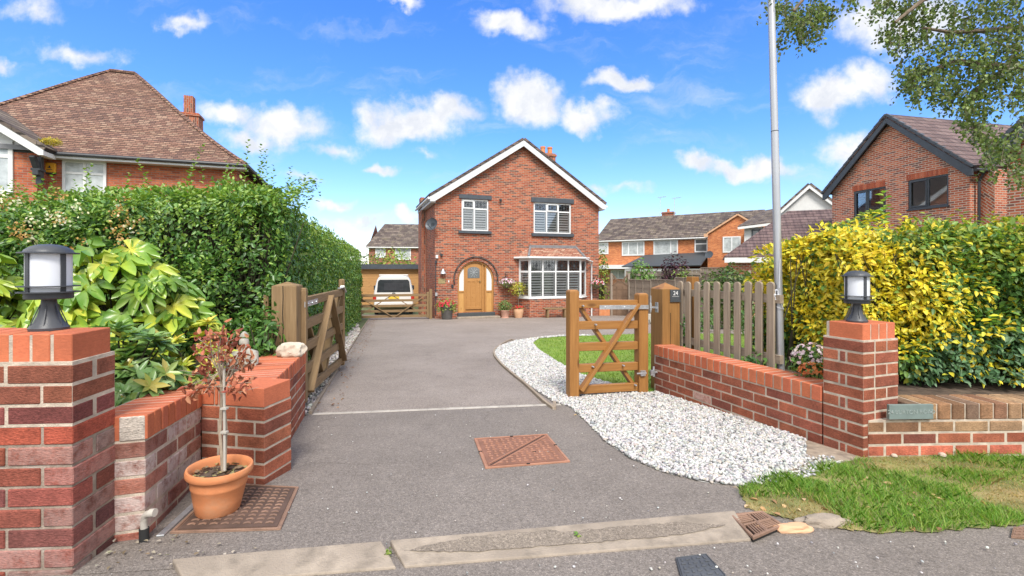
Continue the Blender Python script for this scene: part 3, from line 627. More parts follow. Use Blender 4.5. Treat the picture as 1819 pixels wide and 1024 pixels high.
# door: oak frame, frosted side lights, leaf with a round-topped light
def arc(r, a0, a1, n=16, c=(dm, spring)): return [(c[0] + r * cos(a0 + (a1 - a0) * i / n), c[1] + r * sin(a0 + (a1 - a0) * i / n)) for i in range(n + 1)]
fr_ = .075; q = MB()
for i in range(28):
    a0, a1 = pi * i / 28, pi * (i + 1) / 28
    q.prism([H.p(dm + r * cos(a), -.12, spring + r * sin(a)) for r, a in ((dr, a0), (dr, a1), (dr - fr_, a1), (dr - fr_, a0))], H.n * .07)
for a, b in ((dt0, dt0 + fr_), (dt1 - fr_, dt1)): H.box(q, a, b, -.12, -.05, dz0, spring)
l0, l1 = H.t(827.6), H.t(856.5); m0, m1 = l0 - .07, l1 + .21
H.box(q, dt0 + fr_, dt1 - fr_, -.16, -.12, dz0, spring + .02)
H.prism(q, [(dt0 + fr_, spring)] + arc(dr - .03, pi, 0, 24)[::1] + [(dt1 - fr_, spring)], -.16, -.12)
for a, b in ((m0, l0), (l1, l1 + .05), (m1 - .07, m1)): H.box(q, a, b, -.119, -.06, dz0, spring + math.sqrt(max(.01, (dr - .06) ** 2 - (max(abs(a - dm), abs(b - dm))) ** 2)))
H.box(q, l1 + .05, m1 - .07, -.121, -.112, dz0, spring + .35)
zs_ = H.z(845, 518)
for a, b in ((dt0 + fr_, m0), (m1, dt1 - fr_)): H.box(q, a, b, -.119, -.065, zs_ - .05, zs_ + .03)
surr = q.build('door_frame', M['oak'], house, bev=.005)
for a, b in ((dt0 + fr_, m0), (m1, dt1 - fr_)):
    q = MB(); H.box(q, a, b, -.119, -.09, dz0, zs_ - .05)
    for f in (.32, .64): H.box(q, a + (b - a) * f - .008, a + (b - a) * f + .008, -.0905, -.084, dz0 + .06, zs_ - .05)
    q.build('side_panel', M['oak2'], surr)
for s, (a, b) in ((-1, (dt0 + fr_, m0)), (1, (m1, dt1 - fr_))):
    q = MB(); top = []
    for i in range(9):
        x = a + (b - a) * i / 8; top.append((x, spring + math.sqrt(max(.0, (dr - fr_) ** 2 - (x - dm) ** 2))))
    H.prism(q, [(a, zs_ + .03), (b, zs_ + .03)] + top[::-1], -.118, -.095); q.build('side_light', M['frost'], surr)
q = MB(); lz = H.z(845, 550); lm = (l0 + l1) / 2; lh = (l1 - l0) / 2; ltop = H.z(845, 468.5)
H.prism(q, [(l0, lz), (l1, lz), (l1, ltop - .16)] + [(lm + lh * cos(pi * i / 12), ltop - .16 + .16 * sin(pi * i / 12)) for i in range(1, 12)] + [(l0, ltop - .16)], -.118, -.085)
zr = H.z(845, 496)
for i in range(4): x = l0 + .06 + (l1 - l0 - .12) * i / 3; H.box(q, x - .028, x + .028, -.086, -.072, lz + .1, zr - .07)
for a, b in ((lz + .005, lz + .13), (zr - .12, zr - .04)): H.box(q, l0 + .03, l1 - .03, -.086, -.070, a, b)
leaf_ = q.build('door', M['oak'], house, bev=.004)
q = MB(); gz0, gz1 = H.z(845, 494.5), H.z(845, 474.5); gw = lh * .74
H.prism(q, [(lm - gw, gz0), (lm + gw, gz0), (lm + gw, gz1 - .14)] + [(lm + gw * cos(pi * i / 12), gz1 - .14 + .14 * sin(pi * i / 12)) for i in range(1, 12)] + [(lm - gw, gz1 - .14)], -.084, -.078); pn = q.build('pane', M['opaqueglass'], leaf_)
q = MB()
for i in range(9):
    a = 2 * pi * i / 9; q.beam(H.p(lm, -.074, (gz0 + gz1) / 2), H.p(lm + gw * .7 * cos(a), -.074, (gz0 + gz1) / 2 + gw * .8 * sin(a)), .012, .012)
q.build('leading', M['galv'], pn)
q = MB(); q.tube([H.p(l1 - .09, -.085, zr - .1), H.p(l1 - .09, -.03, zr - .1)], .02, 8); q.lathe(H.p(l1 - .09, -.03, zr - .13), [(.0, 0), (.03, .01), (.03, .05), (0, .06)], 10); q.build('door_knob', M['brass'], leaf_, smooth=True)
q = MB()
for i in range(30):
    a0, a1 = pi * (i + .04) / 30, pi * (i + .96) / 30
    q.prism([H.p(dm + r * cos(a), .003, spring + r * sin(a)) for r, a in ((dr + .003, a0), (dr + .003, a1), (dr + .13, a1), (dr + .13, a0))], H.n * .018)
q.build('brick_arch', M['houseside'], house)
q = MB(); path = [(dm + (dr + .165) * cos(a), spring + (dr + .165) * sin(a)) for a in [pi * (-.06 + 1.12 * i / 36) for i in range(37)]]
for (a, b), (c, e) in zip(path[:-1], path[1:]): q.beam(H.p(a, .03, b), H.p(c, .03, e), .06, .06, up=H.n)
q.build('hood_mould', M['htile'], house)
st = MB(); H.box(st, dt0 - .02, dt1 + .02, -.12, .16, HB0, dz0 - .005); st.build('door_step', M['slatedark'], house, bev=.012)
st = MB(); H.box(st, dt0 - .12, dt1 + .15, .161, .50, HB0, dz0 - .15); st.build('door_step', M['conc'], house, bev=.015)
# small fittings on the front wall
t_, z_ = hp(786, 484); q = MB(); q.lathe(H.p(t_, .14, z_ - .06), [(.13, 0), (.12, .03), (.05, .14), (.035, .2), (0, .21)], 18); q.tube([H.p(t_, .0, z_ + .05), H.p(t_, .14, z_ + .09)], .02, 8); q.build('wall_lamp', M['galv'], house, smooth=True)
q = MB(); H.box(q, H.t(778.3), H.t(791), .003, .02, H.z(785, 504.3), H.z(785, 495)); q.build('plaque', M['brass'], house, bev=.004)
q = MB(); H.box(q, H.t(796), H.t(798), .003, .012, H.z(797, 502), H.z(797, 498.5)); q.build('bell_push', M['upvc'], house)
t_, z_ = hp(803.5, 509); q = MB(); H.box(q, t_ - .045, t_ + .045, .003, .03, z_ - .08, z_ + .08); q.lathe(H.p(t_, .03, z_ - .04), [(.0, 0), (.02, .0), (.02, .02), (0, .02)], 10); q.build('doorbell', M['black'], house, bev=.006)
t_, z_ = hp(783.7, 453.6); q = MB(); H.box(q, t_ - .045, t_ + .045, .003, .09, z_ - .06, z_ + .06); q.build('camera_box', M['black'], house, bev=.01)
t_, z_ = hp(776, 456); q = MB(); H.box(q, t_ - .06, t_ + .04, .003, .10, z_ - .08, z_ + .06); q.build('sensor', M['upvc'], house, bev=.01)
t_, z_ = hp(889, 356); q = MB(); H.box(q, t_ - .05, t_ + .05, .003, .04, z_ - .04, z_ + .06); q.tube([H.p(t_, .03, z_), H.p(t_ - .05, .16, z_ - .05)], .04, 8); q.build('security_camera', M['black'], house)
t_ = H.t(774.5); q = MB(); q.tube([H.p(.03, .03, H.z(771, 465)), H.p(.03, .03, ZG + .2)], .022, 6); H.box(q, -.0, .09, .003, .07, H.z(771, 468), H.z(771, 463)); q.build('cable_duct', M['black'], house)
q = MB(); H.box(q, .0, .09, .055, .10, H.z(771, 526), H.z(771, 520)); q.build('isolator', M['galv'], house)
dp = H.p(-.18, .22, H.z(759, 399)); q = MB(); fwd = (Vector((-.35, -.85, .25))).normalized(); ax = fwd.cross(Vector((0, 0, 1))).normalized(); ay = ax.cross(fwd)
q.loft([[dp + fwd * (-.10 + .10 * (r / .28) ** 2) + ax * r * cos(2 * pi * k / 24) + ay * r * .93 * sin(2 * pi * k / 24) for k in range(24)] for r in (.02, .1, .18, .24, .28, .285, .22, .1, .02)])
q.tube([dp - fwd * .1, dp - fwd * .12 - Vector((0, 0, .22)), dp + fwd * .26 - Vector((0, 0, .12))], .014, 6); q.lathe(dp + fwd * .26 - Vector((0, 0, .15)), [(0, 0), (.035, 0), (.035, .07), (0, .07)], 8)
q.tube([dp - fwd * .1, H.p(0.0, -.02, dp.z - .1)], .018, 6)
q.build('satellite_dish', M['dgrey'], house, smooth=True)

# ------------------------------------------------------------------ neighbour on the left: hipped clay roof
LH = Fr(-9.07, 15.75, math.atan2(.324, .946)); ZL = 4.72; gl = gz(14) - .2
lh = empty('neighbour_house', LH.p(-4, 0, gz(14)), 'old brick house with broad hipped clay tile roof behind the left hedge', 'house')
W0 = -.35                                                        # wall corner, set back under the eaves
mb = MB(); wd = -.38
LH.poly(mb, [(-9.2, wd, gl), (W0, wd, gl), (W0, wd, ZL - .05), (-9.2, wd, ZL - .05)]); LH.poly(mb, [(W0, wd, gl), (W0, -9.6, gl), (W0, -9.6, ZL - .05), (W0, wd, ZL - .05)])
LH.poly(mb, [(-9.2, -9.6, gl), (-9.2, wd, gl), (-9.2, wd, ZL - .05), (-9.2, -9.6, ZL - .05)])
mb.build('wall', M['lbrick'], lh, fix=False)
e = [LH.p(0, 0, ZL), LH.p(0, -10.1, ZL), LH.p(-9.5, -10.1, ZL), LH.p(-9.5, 0, ZL)]; zr_ = ZL + 4.42
r2, r1 = LH.p(-5.0, -5.05, zr_), LH.p(-5.84, -5.05, zr_)
def sag(a, b, c, d, n=14):                                       # a slope with a slight bellcast at the eaves, as in the photo
    rows = []
    for i in range(n + 1):
        f = i / n; p, q_ = a.lerp(d, f), b.lerp(c, f); k = -.28 * math.sin(pi * min(1, f * 1.0)) * (1 - f) ; rows.append((p + Vector((0, 0, k)), q_ + Vector((0, 0, k))))
    return rows
mb = MB()
for a, b, c, d in ((e[3], e[0], r2, r1), (e[0], e[1], r2, r2), (e[1], e[2], r1, r2), (e[2], e[3], r1, r1)):
    rows = sag(a, b, c, d)
    for (p0, q0), (p1, q1) in zip(rows[:-1], rows[1:]):
        if (p1 - q1).length < 1e-4: mb.poly([p0, q0, q1])
        else: mb.poly([p0, q0, q1, p1])
lroof = mb.build('roof', M['ltile'], lh)
mb = MB(); 
for a, b in ((e[0], r2), (e[3], r1)):
    pts = [a.lerp(b, i / 14) + Vector((0, 0, -.28 * math.sin(pi * i / 14) * (1 - i / 14) + .02)) for i in range(15)]
    mb.tube(pts, .07, 6)
mb.tube([r1 + Vector((0, 0, .02)), r2 + Vector((0, 0, .02))], .09, 6); mb.build('ridge_tiles', M['ltile'], lroof)
mb = MB(); LH.box(mb, -9.5, -.0, -.06, .02, ZL - .16, ZL - .02); LH.box(mb, -9.5, -.02, -.45, -.061, ZL - .15, ZL - .12); mb.build('fascia', M['barge'], lh)
mb = MB(); mb.tube([LH.p(-9.5, .07, ZL - .04), LH.p(.02, .07, ZL - .04)], .055, 8); mb.tube([LH.p(.05, .05, ZL - .04), LH.p(.05, -10, ZL - .04)], .055, 8); mb.build('gutter', M['black'], lh)
# gable wing at the far left with white bargeboard and bracket
gm = LH.t(-95, .3); gt1 = LH.t(73, .5); gza = LH.z(-95, 158, .5); gze = LH.z(73, 265, .5)
mb = MB(); wt1 = LH.t(30, .12)
LH.poly(mb, [(gm - 2.6, .1, gl), (LH.t(66, .1), .1, gl), (LH.t(66, .1), .1, gze + .1), (gm - 2.6, .1, gze + .1)]); LH.poly(mb, [(LH.t(66, .1), .1, gl), (LH.t(66, .1), wd, gl), (LH.t(66, .1), wd, ZL - .05), (LH.t(66, .1), .1, ZL - .05)])
mb.build('wing_wall', M['lbrick'], lh, fix=False)
mb = MB(); LH.poly(mb, [(gm - 2.6, .12, gze + .02), (LH.t(58, .12), .12, gze + .02), (gm, .12, gza - .1)]); mb.build('gable_render', M['render'], lh, fix=False)
mb = MB(); LH.box(mb, gm - 2.6, LH.t(55, .15), .11, .2, gze - .0, gze + .14); mb.build('gable_beam', M['lead'], lh)
ln = 2 * gm - gt1
gable_roof(LH, ln, gt1, gm, gze, gza, .62, -4.2, .12, .10, M['dtile'], lh, 'wing_roof', .04)
mb = MB(); LH.prism(mb, [(gm, gza + .05), (gt1 + .10, gze - .03), (gt1 + .10, gze - .20), (gt1 - .02, gze - .20), (gm, gza - .20)], .54, .60)
LH.prism(mb, [(gm, gza + .05), (gm, gza - .20), (ln + .02, gze - .20), (ln - .10, gze - .20), (ln - .10, gze - .03)], .54, .60); LH.box(mb, gt1 - .06, gt1 + .1, 0, .54, gze - .2, gze - .06)
mb.build('bargeboard', M['white'], lh, bev=.006)
mb = MB(); bx = LH.t(66, .3); LH.box(mb, bx - .07, bx + .07, .11, .25, gze - 1.0, gze - .18); LH.prism(mb, [(bx - .07, gze - .75), (bx + .07, gze - .75), (bx + .07, gze - .6), (bx - .07, gze - .6)], .25, .40)
mb.beam(LH.p(bx, .2, gze - .75), LH.p(bx, .52, gze - .22), .13, .13); LH.box(mb, bx - .11, bx + .11, .10, .40, gze - .62, gze - .55); mb.build('bracket', M['black'], lh, bev=.01)
wn = glazing(LH, lh, LH.t(-70, .12), LH.t(24, .12), LH.z(0, 345, .12), LH.z(10, 250, .12), (.5,), LH.z(10, 278, .12), .11, .16, .06, 'curtain', frame='white')
wn = glazing(LH, lh, LH.t(112, wd), LH.t(190, wd), LH.z(150, 345, wd), LH.z(150, 287, wd), (.5,), LH.z(150, 309, wd), .075, wd + .06, .06, 'curtain', frame='white')
t_, z_ = LH.t(91, wd), LH.z(91, 299, wd); mb = MB(); LH.box(mb, t_ - .14, t_ + .14, wd, wd + .09, z_ - .15, z_ + .15); ab = mb.build('alarm_box', M['amber'], lh, bev=.02)
mb = MB(); LH.box(mb, t_ - .13, t_ + .13, wd + .001, wd + .085, z_ - .20, z_ - .151); mb.build('alarm_strobe', M['black'], ab)
mb = MB(); LH.box(mb, t_ - .02, t_ + .02, wd + .09, wd + .093, z_ - .0, z_ + .06); LH.box(mb, t_ - .045, t_ + .045, wd + .09, wd + .093, z_ - .02, z_ - .001); LH.box(mb, t_ - .07, t_ + .07, wd + .09, wd + .093, z_ - .075, z_ - .055); mb.build('alarm_emblem', M['black'], ab)
cdp = -8.2; chimney(LH, lh, LH.t(320, cdp), LH.t(353, cdp), cdp - .7, cdp, 5.2, LH.z(337, 200, cdp), M['house'], 0)
tm_ = LH.t(337, cdp); mb = MB(); LH.box(mb, tm_ - .28, tm_ + .1, cdp - .5, cdp - .1, LH.z(337, 201, cdp), LH.z(337, 169, cdp)); mb.build('chimney', M['house'], lh)

# ------------------------------------------------------------------ far houses
def farhouse(name, label, fr, t0, t1, depth, z0, ze, zr, wallm, roofm, hip0=0.0, hip1=0.0, over=.25, gutter='white'):
    """ridge parallel to the facade"""
    root = empty(name, fr.p((t0 + t1) / 2, 0, z0), label, 'house'); mb = MB()
    fr.poly(mb, [(t0, 0, z0), (t1, 0, z0), (t1, 0, ze), (t0, 0, ze)])
    for t in (t0, t1): fr.poly(mb, [(t, 0, z0), (t, -depth, z0), (t, -depth, ze), (t, -depth / 2, zr - .05), (t, 0, ze)])
    fr.poly(mb, [(t0, -depth, z0), (t1, -depth, z0), (t1, -depth, ze), (t0, -depth, ze)]); mb.build('wall', M[wallm], root)
    mb = MB(); k = (zr - ze) / (depth / 2); a, b = t0 - over, t1 + over
    for s in (0, 1):
        d0 = over if s == 0 else -depth - over
        pts = [fr.p(a, d0, ze - k * over), fr.p(b, d0, ze - k * over), fr.p(b - hip1, -depth / 2, zr), fr.p(a + hip0, -depth / 2, zr)]
        nn = (pts[1] - pts[0]).cross(pts[2] - pts[0]).normalized(); nn = nn if nn.z > 0 else -nn; mb.prism(pts, nn * .1)
    mb.build('roof', M[roofm], root)
    mb = MB(); fr.box(mb, a, b, .03, over - .02, ze - k * over - .10, ze - k * over - .001); mb.tube([fr.p(a, over + .05, ze - k * over - .02), fr.p(b, over + .05, ze - k * over - .02)], .06, 6); mb.build('gutter', M[gutter], root)
    return root
# house behind the wooden shed
y_ = 46.0; FA = Fr(*at(650, 477, y_).xy, R(6)); f0 = gz(60)
fa = farhouse('semi_detached_house', 'distant brick house with mossy tile roof behind the wooden shed', FA, FA.t(655), FA.t(800), 7.5, f0, FA.z(700, 437), FA.z(700, 437) + 2.45, 'house', 'dtile', 1.2, 0)
farwin(FA, fa, 667, 441, 685, 458, (.5,), .72, 'curtain', bar=.11); farwin(FA, fa, 702, 441, 730, 462, (.34,), None, 'curtain', bar=.11)
# terrace across the back right
FB = Fr.two((8.3, 44), (16.26, 38.6)); tb0, tb1 = FB.t(1062), FB.t(1346)
fb = farhouse('terraced_house', 'orange brick terrace with grey tiled roof across the back right', FB, tb0, tb1, 7.2, f0, 3.9, 6.12, 'obrick', 'dtile', .1, .1)
farwin(FB, fb, 1063.5, 431.5, 1081, 452, (), .62, 'curtain', bar=.1); farwin(FB, fb, 1105, 429.5, 1145, 454.5, (.3, .7), None, 'curtain', bar=.1)
farwin(FB, fb, 1161, 427, 1204.5, 453, (.71,), None, 'curtain', bar=.1); farwin(FB, fb, 1234, 424.5, 1257.5, 448.5, (), .62, 'opaqueglass', bar=.1)
farwin(FB, fb, 1085, 480, 1112, 496, (.5,), None, 'curtain', bar=.1)
mb = MB(); g0, g1, gm_ = FB.t(1257, 1.2), FB.t(1362, 1.2), FB.t(1311, 1.2); ga, ge = FB.z(1311, 381, 1.2), FB.z(1258, 415, 1.2)
FB.prism(mb, [(g0, f0), (g1, f0), (g1, ge), (gm_, ga), (g0, ge)], -.1, 1.2); mb.build('gable_wing', M['obrick'], fb)
gable_roof(FB, g0, g1, gm_, ge, ga, 1.32, -3, .1, .1, M['dtile'], fb, 'wing_roof', .02)
mb = MB(); 
for te in (g0, g1): mb.beam(FB.p(gm_, 1.34, ga - .02), FB.p(te, 1.34, ge - .02), .05, .12)
FB.box(mb, g0 - .25, g0 + .05, 1.0, 1.4, ge - .3, ge - .03); mb.build('verge', M['terra2'], fb)
t0_, t1_ = FB.t(1284, 1.2), FB.t(1316, 1.2); glazing(FB, fb, t0_, t1_, FB.z(1300, 449, 1.2), FB.z(1300, 420.5, 1.2), (.5,), None, .1, 1.26, .06, 'curtain')
for dd in ((1116, 468, 1062), ):
    mb = MB(); FB.box(mb, FB.t(1055, 1), FB.t(1124, 1), .01, 1.3, FB.z(1090, 478, 1), FB.z(1090, 471, 1)); mb.build('porch_roof', M['upvc'], fb)
mb = MB(); c0, c1 = FB.t(1146), FB.t(1262); FB.poly(mb, [(c0 - .0, .02, FB.z(1190, 454)), (c1, .02, FB.z(1250, 450)), (c1 - .2, 2.6, FB.z(1240, 473, 2.6)), (c0 - 1.2, 2.6, FB.z(1140, 475, 2.6))]); o_ = mb.build('canopy_roof', M['slatedark'], fb)
sd = o_.modifiers.new('thick', 'SOLIDIFY'); sd.thickness = .08
mb = MB(); FB.prism(mb, [(c0 - 1.0, f0), (c1 - .3, f0), (c1 - .3, FB.z(1240, 475, 2.5) - .12), (c0 - 1.0, FB.z(1240, 475, 2.5) - .12)], .05, 2.4); mb.build('porch_wall', M['render'], fb)
tc, cdf = FB.t(1185, -3.6), -3.6; chimney(FB, fb, FB.t(1175.5, cdf), FB.t(1196, cdf), cdf - .6, cdf, 5.4, FB.z(1186, 376.5, cdf), M['house'], 1, 'terra', .3)
for px, top, s in ((1173, 351, 1), (1198.5, 352.5, 1)):
    mb = MB(); b_ = FB.p(FB.t(px, cdf), cdf + .2, 5.9); t3 = at(px, top, b_.y); mb.tube([b_, t3], .025, 5)
    u_ = FB.u; mb.tube([t3 - u_ * .25, t3 + u_ * .55 + Vector((0, 0, .05))], .018, 5)
    for k in range(5): c_ = t3 + u_ * (-.2 + .17 * k); mb.tube([c_ - FB.n * .2 + Vector((0, 0, .06)), c_ + FB.n * .2 - Vector((0, 0, .06))], .014, 4)
    mb.build('aerial', M['galv'], fb)
db = FB.p(FB.t(1260, 2.4), 2.4, FB.z(1260, 453, 2.4)); mb = MB(); fw = Vector((-.7, -.6, .3)).normalized(); ax = fw.cross(Vector((0, 0, 1))).normalized(); ay = ax.cross(fw)
mb.loft([[db + fw * (.06 * (r / .3) ** 2) + ax * r * 1.1 * cos(2 * pi * k / 18) + ay * r * sin(2 * pi * k / 18) for k in range(18)] for r in (.02, .2, .3, .28, .02)]); mb.tube([db, db - fw * .2, FB.p(FB.t(1262, 1.2), 1.1, db.z - .1)], .03, 5); mb.build('satellite_dish', M['dgrey'], fb, smooth=True)
# white gabled house
FC = Fr(*at(1390, 477, 31).xy, R(-27)); fw_ = empty('white_house', FC.p(1.5, 0, f0), 'white painted house with a small gable behind the brown bungalow roof', 'house')
m_, za_ = FC.t(1437), FC.z(1437, 330); t0_ = FC.t(1388); t1_ = 2 * m_ - t0_; ze_ = FC.z(1388, 374)
mb = MB(); FC.prism(mb, [(t0_, f0), (t1_, f0), (t1_, ze_), (m_, za_), (t0_, ze_)], -6, 0); mb.build('wall', M['render'], fw_)
gable_roof(FC, t0_, t1_, m_, ze_, za_, .30, -6, .2, .12, M['dtile'], fw_, 'roof', .04)
mb = MB()
for te, s in ((t0_, -1), (t1_, 1)): k = (za_ - ze_) / abs(m_ - te); FC.prism(mb, [(m_, za_ + .04), (te + s * .2, ze_ - k * .2 + .04), (te + s * .2, ze_ - k * .2 - .2), (m_, za_ - .22)], .22, .27)
mb.build('bargeboard', M['white'], fw_)
mb = MB(); w0, w1 = FC.t(1322), FC.t(1389); wz = FC.z(1350, 404); FC.box(mb, w0, w1, -5, -.01, f0, wz); wg = mb.build('wing_wall', M['render'], fw_)
mb = MB(); pts = [FC.p(w0 - .4, .35, wz - .02), FC.p(w1 + .3, .35, wz + .28), FC.p(w1 + .3, -3.2, wz + 1.55), FC.p(w0 + 1.2, -3.2, wz + 1.35)]; mb.prism(pts, Vector((0, 0, .12))); mb.build('wing_roof', M['dtile'], fw_)
mb = MB(); mb.beam(FC.p(w0 - .4, .37, wz - .05), FC.p(w1 + .3, .37, wz + .24), .1, .16); mb.build('gutter', M['white'], fw_)
farwin(FC, fw_, 1335, 408, 1362, 430, (.5,), None, 'opaqueglass', bar=.08, frame='dgrey')
# brown-roofed bungalow
FD = Fr(*at(1287, 477, 20.5).xy, R(-24)); fd_ = empty('bungalow', FD.p(3, 0, f0), 'low bungalow with brown ribbed tile roof and white fascia', 'house')
zb = FD.z(1290, 459); L0, L1 = 0.0, 7.5
mb = MB(); FD.box(mb, .25, L1, -6, -.35, f0, zb); mb.build('wall', M['nbrick'], fd_)
mb = MB(); P = [FD.p(L0, 0, zb), FD.p(L1, 0, zb), FD.p(L1, -4.0, zb + 2.3), FD.p(2.9, -4.0, zb + 2.3)]
mb.prism(P, Vector((0, 0, .1))); mb.prism([P[0], P[3], FD.p(L0 + .0, -8, zb)], Vector((0, 0, .1))); mb.build('roof', M['ntile'], fd_)
mb = MB(); FD.box(mb, L0, L1, -.02, .05, zb - .2, zb + .02); FD.box(mb, L0, L1, -.4, -.021, zb - .19, zb - .15); mb.build('fascia', M['white'], fd_)
# new brick house on the right
wa = Vector((.218, -.976)); NH = Fr(13.87, 20.16, math.atan2(wa.y, wa.x)); NW = 5.28; zn = 4.48; za_ = 6.80; n0 = gz(16) - .1
nh = empty('new_house', NH.p(NW / 2, 0, gz(17)), 'new red brick house with dark grey verges and grey casement windows', 'house')
mb = MB(); T0, T1 = .12, NW - .12
def quad4(fr, x0, x1, ya, yb): return fr.t(x0), fr.t(x1), fr.z((x0 + x1) / 2, yb), fr.z((x0 + x1) / 2, ya)
wA = quad4(NH, 1516.5, 1573.5, 336, 386); wB = quad4(NH, 1613, 1685, 315, 369)
holes_wall(mb, NH, T0, T1, n0, zn, [wA, wB], .10)
NH.poly(mb, [(T0, 0, zn), (T1, 0, zn), (NW / 2, 0, za_)]); NH.poly(mb, [(T1, 0, n0), (T1, -9, n0), (T1, -9, zn), (T1, 0, zn)]); NH.poly(mb, [(T0, 0, n0), (T0, 0, zn), (T0, -9, zn), (T0, -9, n0)])
NH.poly(mb, [(T0, -9, n0), (T1, -9, n0), (T1, -9, zn), (NW / 2, -9, za_), (T0, -9, zn)]); mb.build('wall', M['nbrick'], nh, fix=False)
mb = MB(); NH.box(mb, T0 + .05, T1 - .05, -2.6, -2.5, n0, zn + 1); mb.build('inner_wall', M['render'], nh)
gable_roof(NH, 0, NW, NW / 2, zn, za_ + .10, .28, -9, .10, .12, M['ntile'], nh, 'roof', .03)
k = (za_ + .1 - zn) / (NW / 2); mb = MB()
for te, s in ((0, -1), (NW, 1)):
    NH.prism(mb, [(NW / 2, za_ + .12), (te + s * .12, zn - k * .12 + .02), (te + s * .12, zn - k * .12 - .19), (te - s * .02, zn - k * .12 - .19), (NW / 2, za_ - .10)], .20, .26)
    n_ = 13
    for i in range(n_):                                          # dry verge caps, one per course
        a = (NW / 2 + (te + s * .15 - NW / 2) * i / n_, za_ + .16 + (zn - k * .15 + .03 - za_ - .16) * i / n_); b = (NW / 2 + (te + s * .15 - NW / 2) * (i + 1.06) / n_, za_ + .16 + (zn - k * .15 + .03 - za_ - .16) * (i + 1.06) / n_)
        mb.beam(NH.p(a[0], .24, a[1] + .07), NH.p(b[0], .24, b[1] + .10),   .12, .09)
mb.build('verge', M['dgrey'], nh, bev=.008)
for (a, b, c, d_), cl in ((wA, (.44,)), (wB, (.5,))):
    wn = glazing(NH, nh, a + .003, b - .003, c + .003, d_ - .003, cl, None, .06, -.02, .06, 'glass', frame='dgrey', opens=(0,))
    q = MB(); NH.box(q, a - .03, b + .03, .003, .06, c - .05, c); q.build('sill', M['dgrey'], wn)
    q = MB(); n_ = int((b - a + .1) / .075)
    for i in range(n_): NH.box(q, a - .05 + i * .075, a - .05 + i * .075 + .065, .003, .008, d_ + .005, d_ + .225, col=random.choice([(.42, .11, .055), (.50, .15, .08), (.36, .09, .05)]))
    q.build('brick_lintel', M['coping'], wn)
mb = MB(); NH.box(mb, T1 + .01, T1 + .45, -9, -.35, n0, zn - .1); mb.build('recess_wall', M['nbrick'], nh)
mb = MB(); mb.tube([NH.p(T1 + .28, .2, zn - .12), NH.p(T1 + .28, -9, zn - .12)], .06, 8); mb.tube([NH.p(T1 + .28, -.2, zn - .16), NH.p(T1 + .12, -.22, zn - .45), NH.p(T1 + .1, -.22, n0 + .3)], .04, 8); mb.build('downpipe', M['black'], nh)
# the next house at the right edge
zq = 4.40; yq = (zq - CZ) * FP / (HY - 268); P0 = at(1781, 477, yq).xy; NB_ = Fr(P0.x, P0.y, math.atan2(wa.y, wa.x)); nb = empty('brick_house', NB_.p(2.6, 0, gz(12)), 'brick house with dark grey verge cut off by the right edge', 'house')
mb = MB(); NB_.prism(mb, [(.1, n0), (5.2, n0), (5.2, zq), (2.65, zq + 2.25), (.1, zq)], -7, 0); mb.build('wall', M['nbrick'], nb)
gable_roof(NB_, 0, 5.3, 2.65, zq, zq + 2.35, .28, -7, .10, .12, M['ntile'], nb, 'roof', .03)
mb = MB(); k = 2.35 / 2.65
for te, s in ((0, -1), (5.3, 1)):
    NB_.prism(mb, [(2.65, zq + 2.37), (te + s * .12, zq - k * .12 + .02), (te + s * .12, zq - k * .12 - .26), (te - s * .02, zq - k * .12 - .26), (2.65, zq + 2.05)], .20, .26)
    for i in range(13):
        a = (2.65 + (te + s * .15 - 2.65) * i / 13, zq + 2.4 - (2.35 + k * .15) * i / 13); b = (2.65 + (te + s * .15 - 2.65) * (i + 1.06) / 13, zq + 2.4 - (2.35 + k * .15) * (i + 1.06) / 13)
        mb.beam(NB_.p(a[0], .24, a[1] + .07), NB_.p(b[0], .24, b[1] + .10), .14, .12)
mb.build('verge', M['dgrey'], nb, bev=.008)

# ------------------------------------------------------------------ van, shed and gate beside the house
vy = 22.6; VX0, VX1 = at(664, 500, vy).x, at(735, 500, vy).x; vc = (VX0 + VX1) / 2; vg = gz(vy); vr = R(14)
V = Fr(vc, vy, vr)
van = empty('camper_van', V.p(0, -2, vg), 'white camper van seen from behind, parked beyond the side gate', 'van')
def vsec(d, sc=1.0, zt=1.94):
    hw, out = .95 * sc, []
    prof = [(-.90, .42), (-.95, .55), (-.95, 1.05), (-.90, 1.30), (-.80, 1.72), (-.70, 1.88), (-.45, zt), (.45, zt), (.70, 1.88), (.80, 1.72), (.90, 1.30), (.95, 1.05), (.95, .55), (.90, .42)]
    return [V.p(x * sc, d, vg + .0 + z) for x, z in prof]
mb = MB(); mb.loft([vsec(.02, .94, 1.86), vsec(-.06, .99, 1.92), vsec(-.3, 1.0, 1.95), vsec(-3.6, 1.0, 1.95), vsec(-4.3, .96, 1.5), vsec(-4.6, .9, 1.1)]); mb.build('body', M['white_car'], van, smooth=True, angle=50)
mb = MB(); V.prism(mb, [(-.80, vg + 1.12), (.80, vg + 1.12), (.74, vg + 1.66), (.66, vg + 1.74), (-.66, vg + 1.74), (-.74, vg + 1.66)], .0, .035); rw_ = mb.build('rear_window', M['carglass'], van, bev=.015)
mb = MB(); V.box(mb, -.45, .45, .036, .04, vg + 1.22, vg + 1.58); mb.build('window_frame', M['black'], rw_)
mb = MB(); V.box(mb, -.92, .92, -.02, .10, vg + .42, vg + .66); mb.build('bumper', M['white_car'], van, bev=.03)
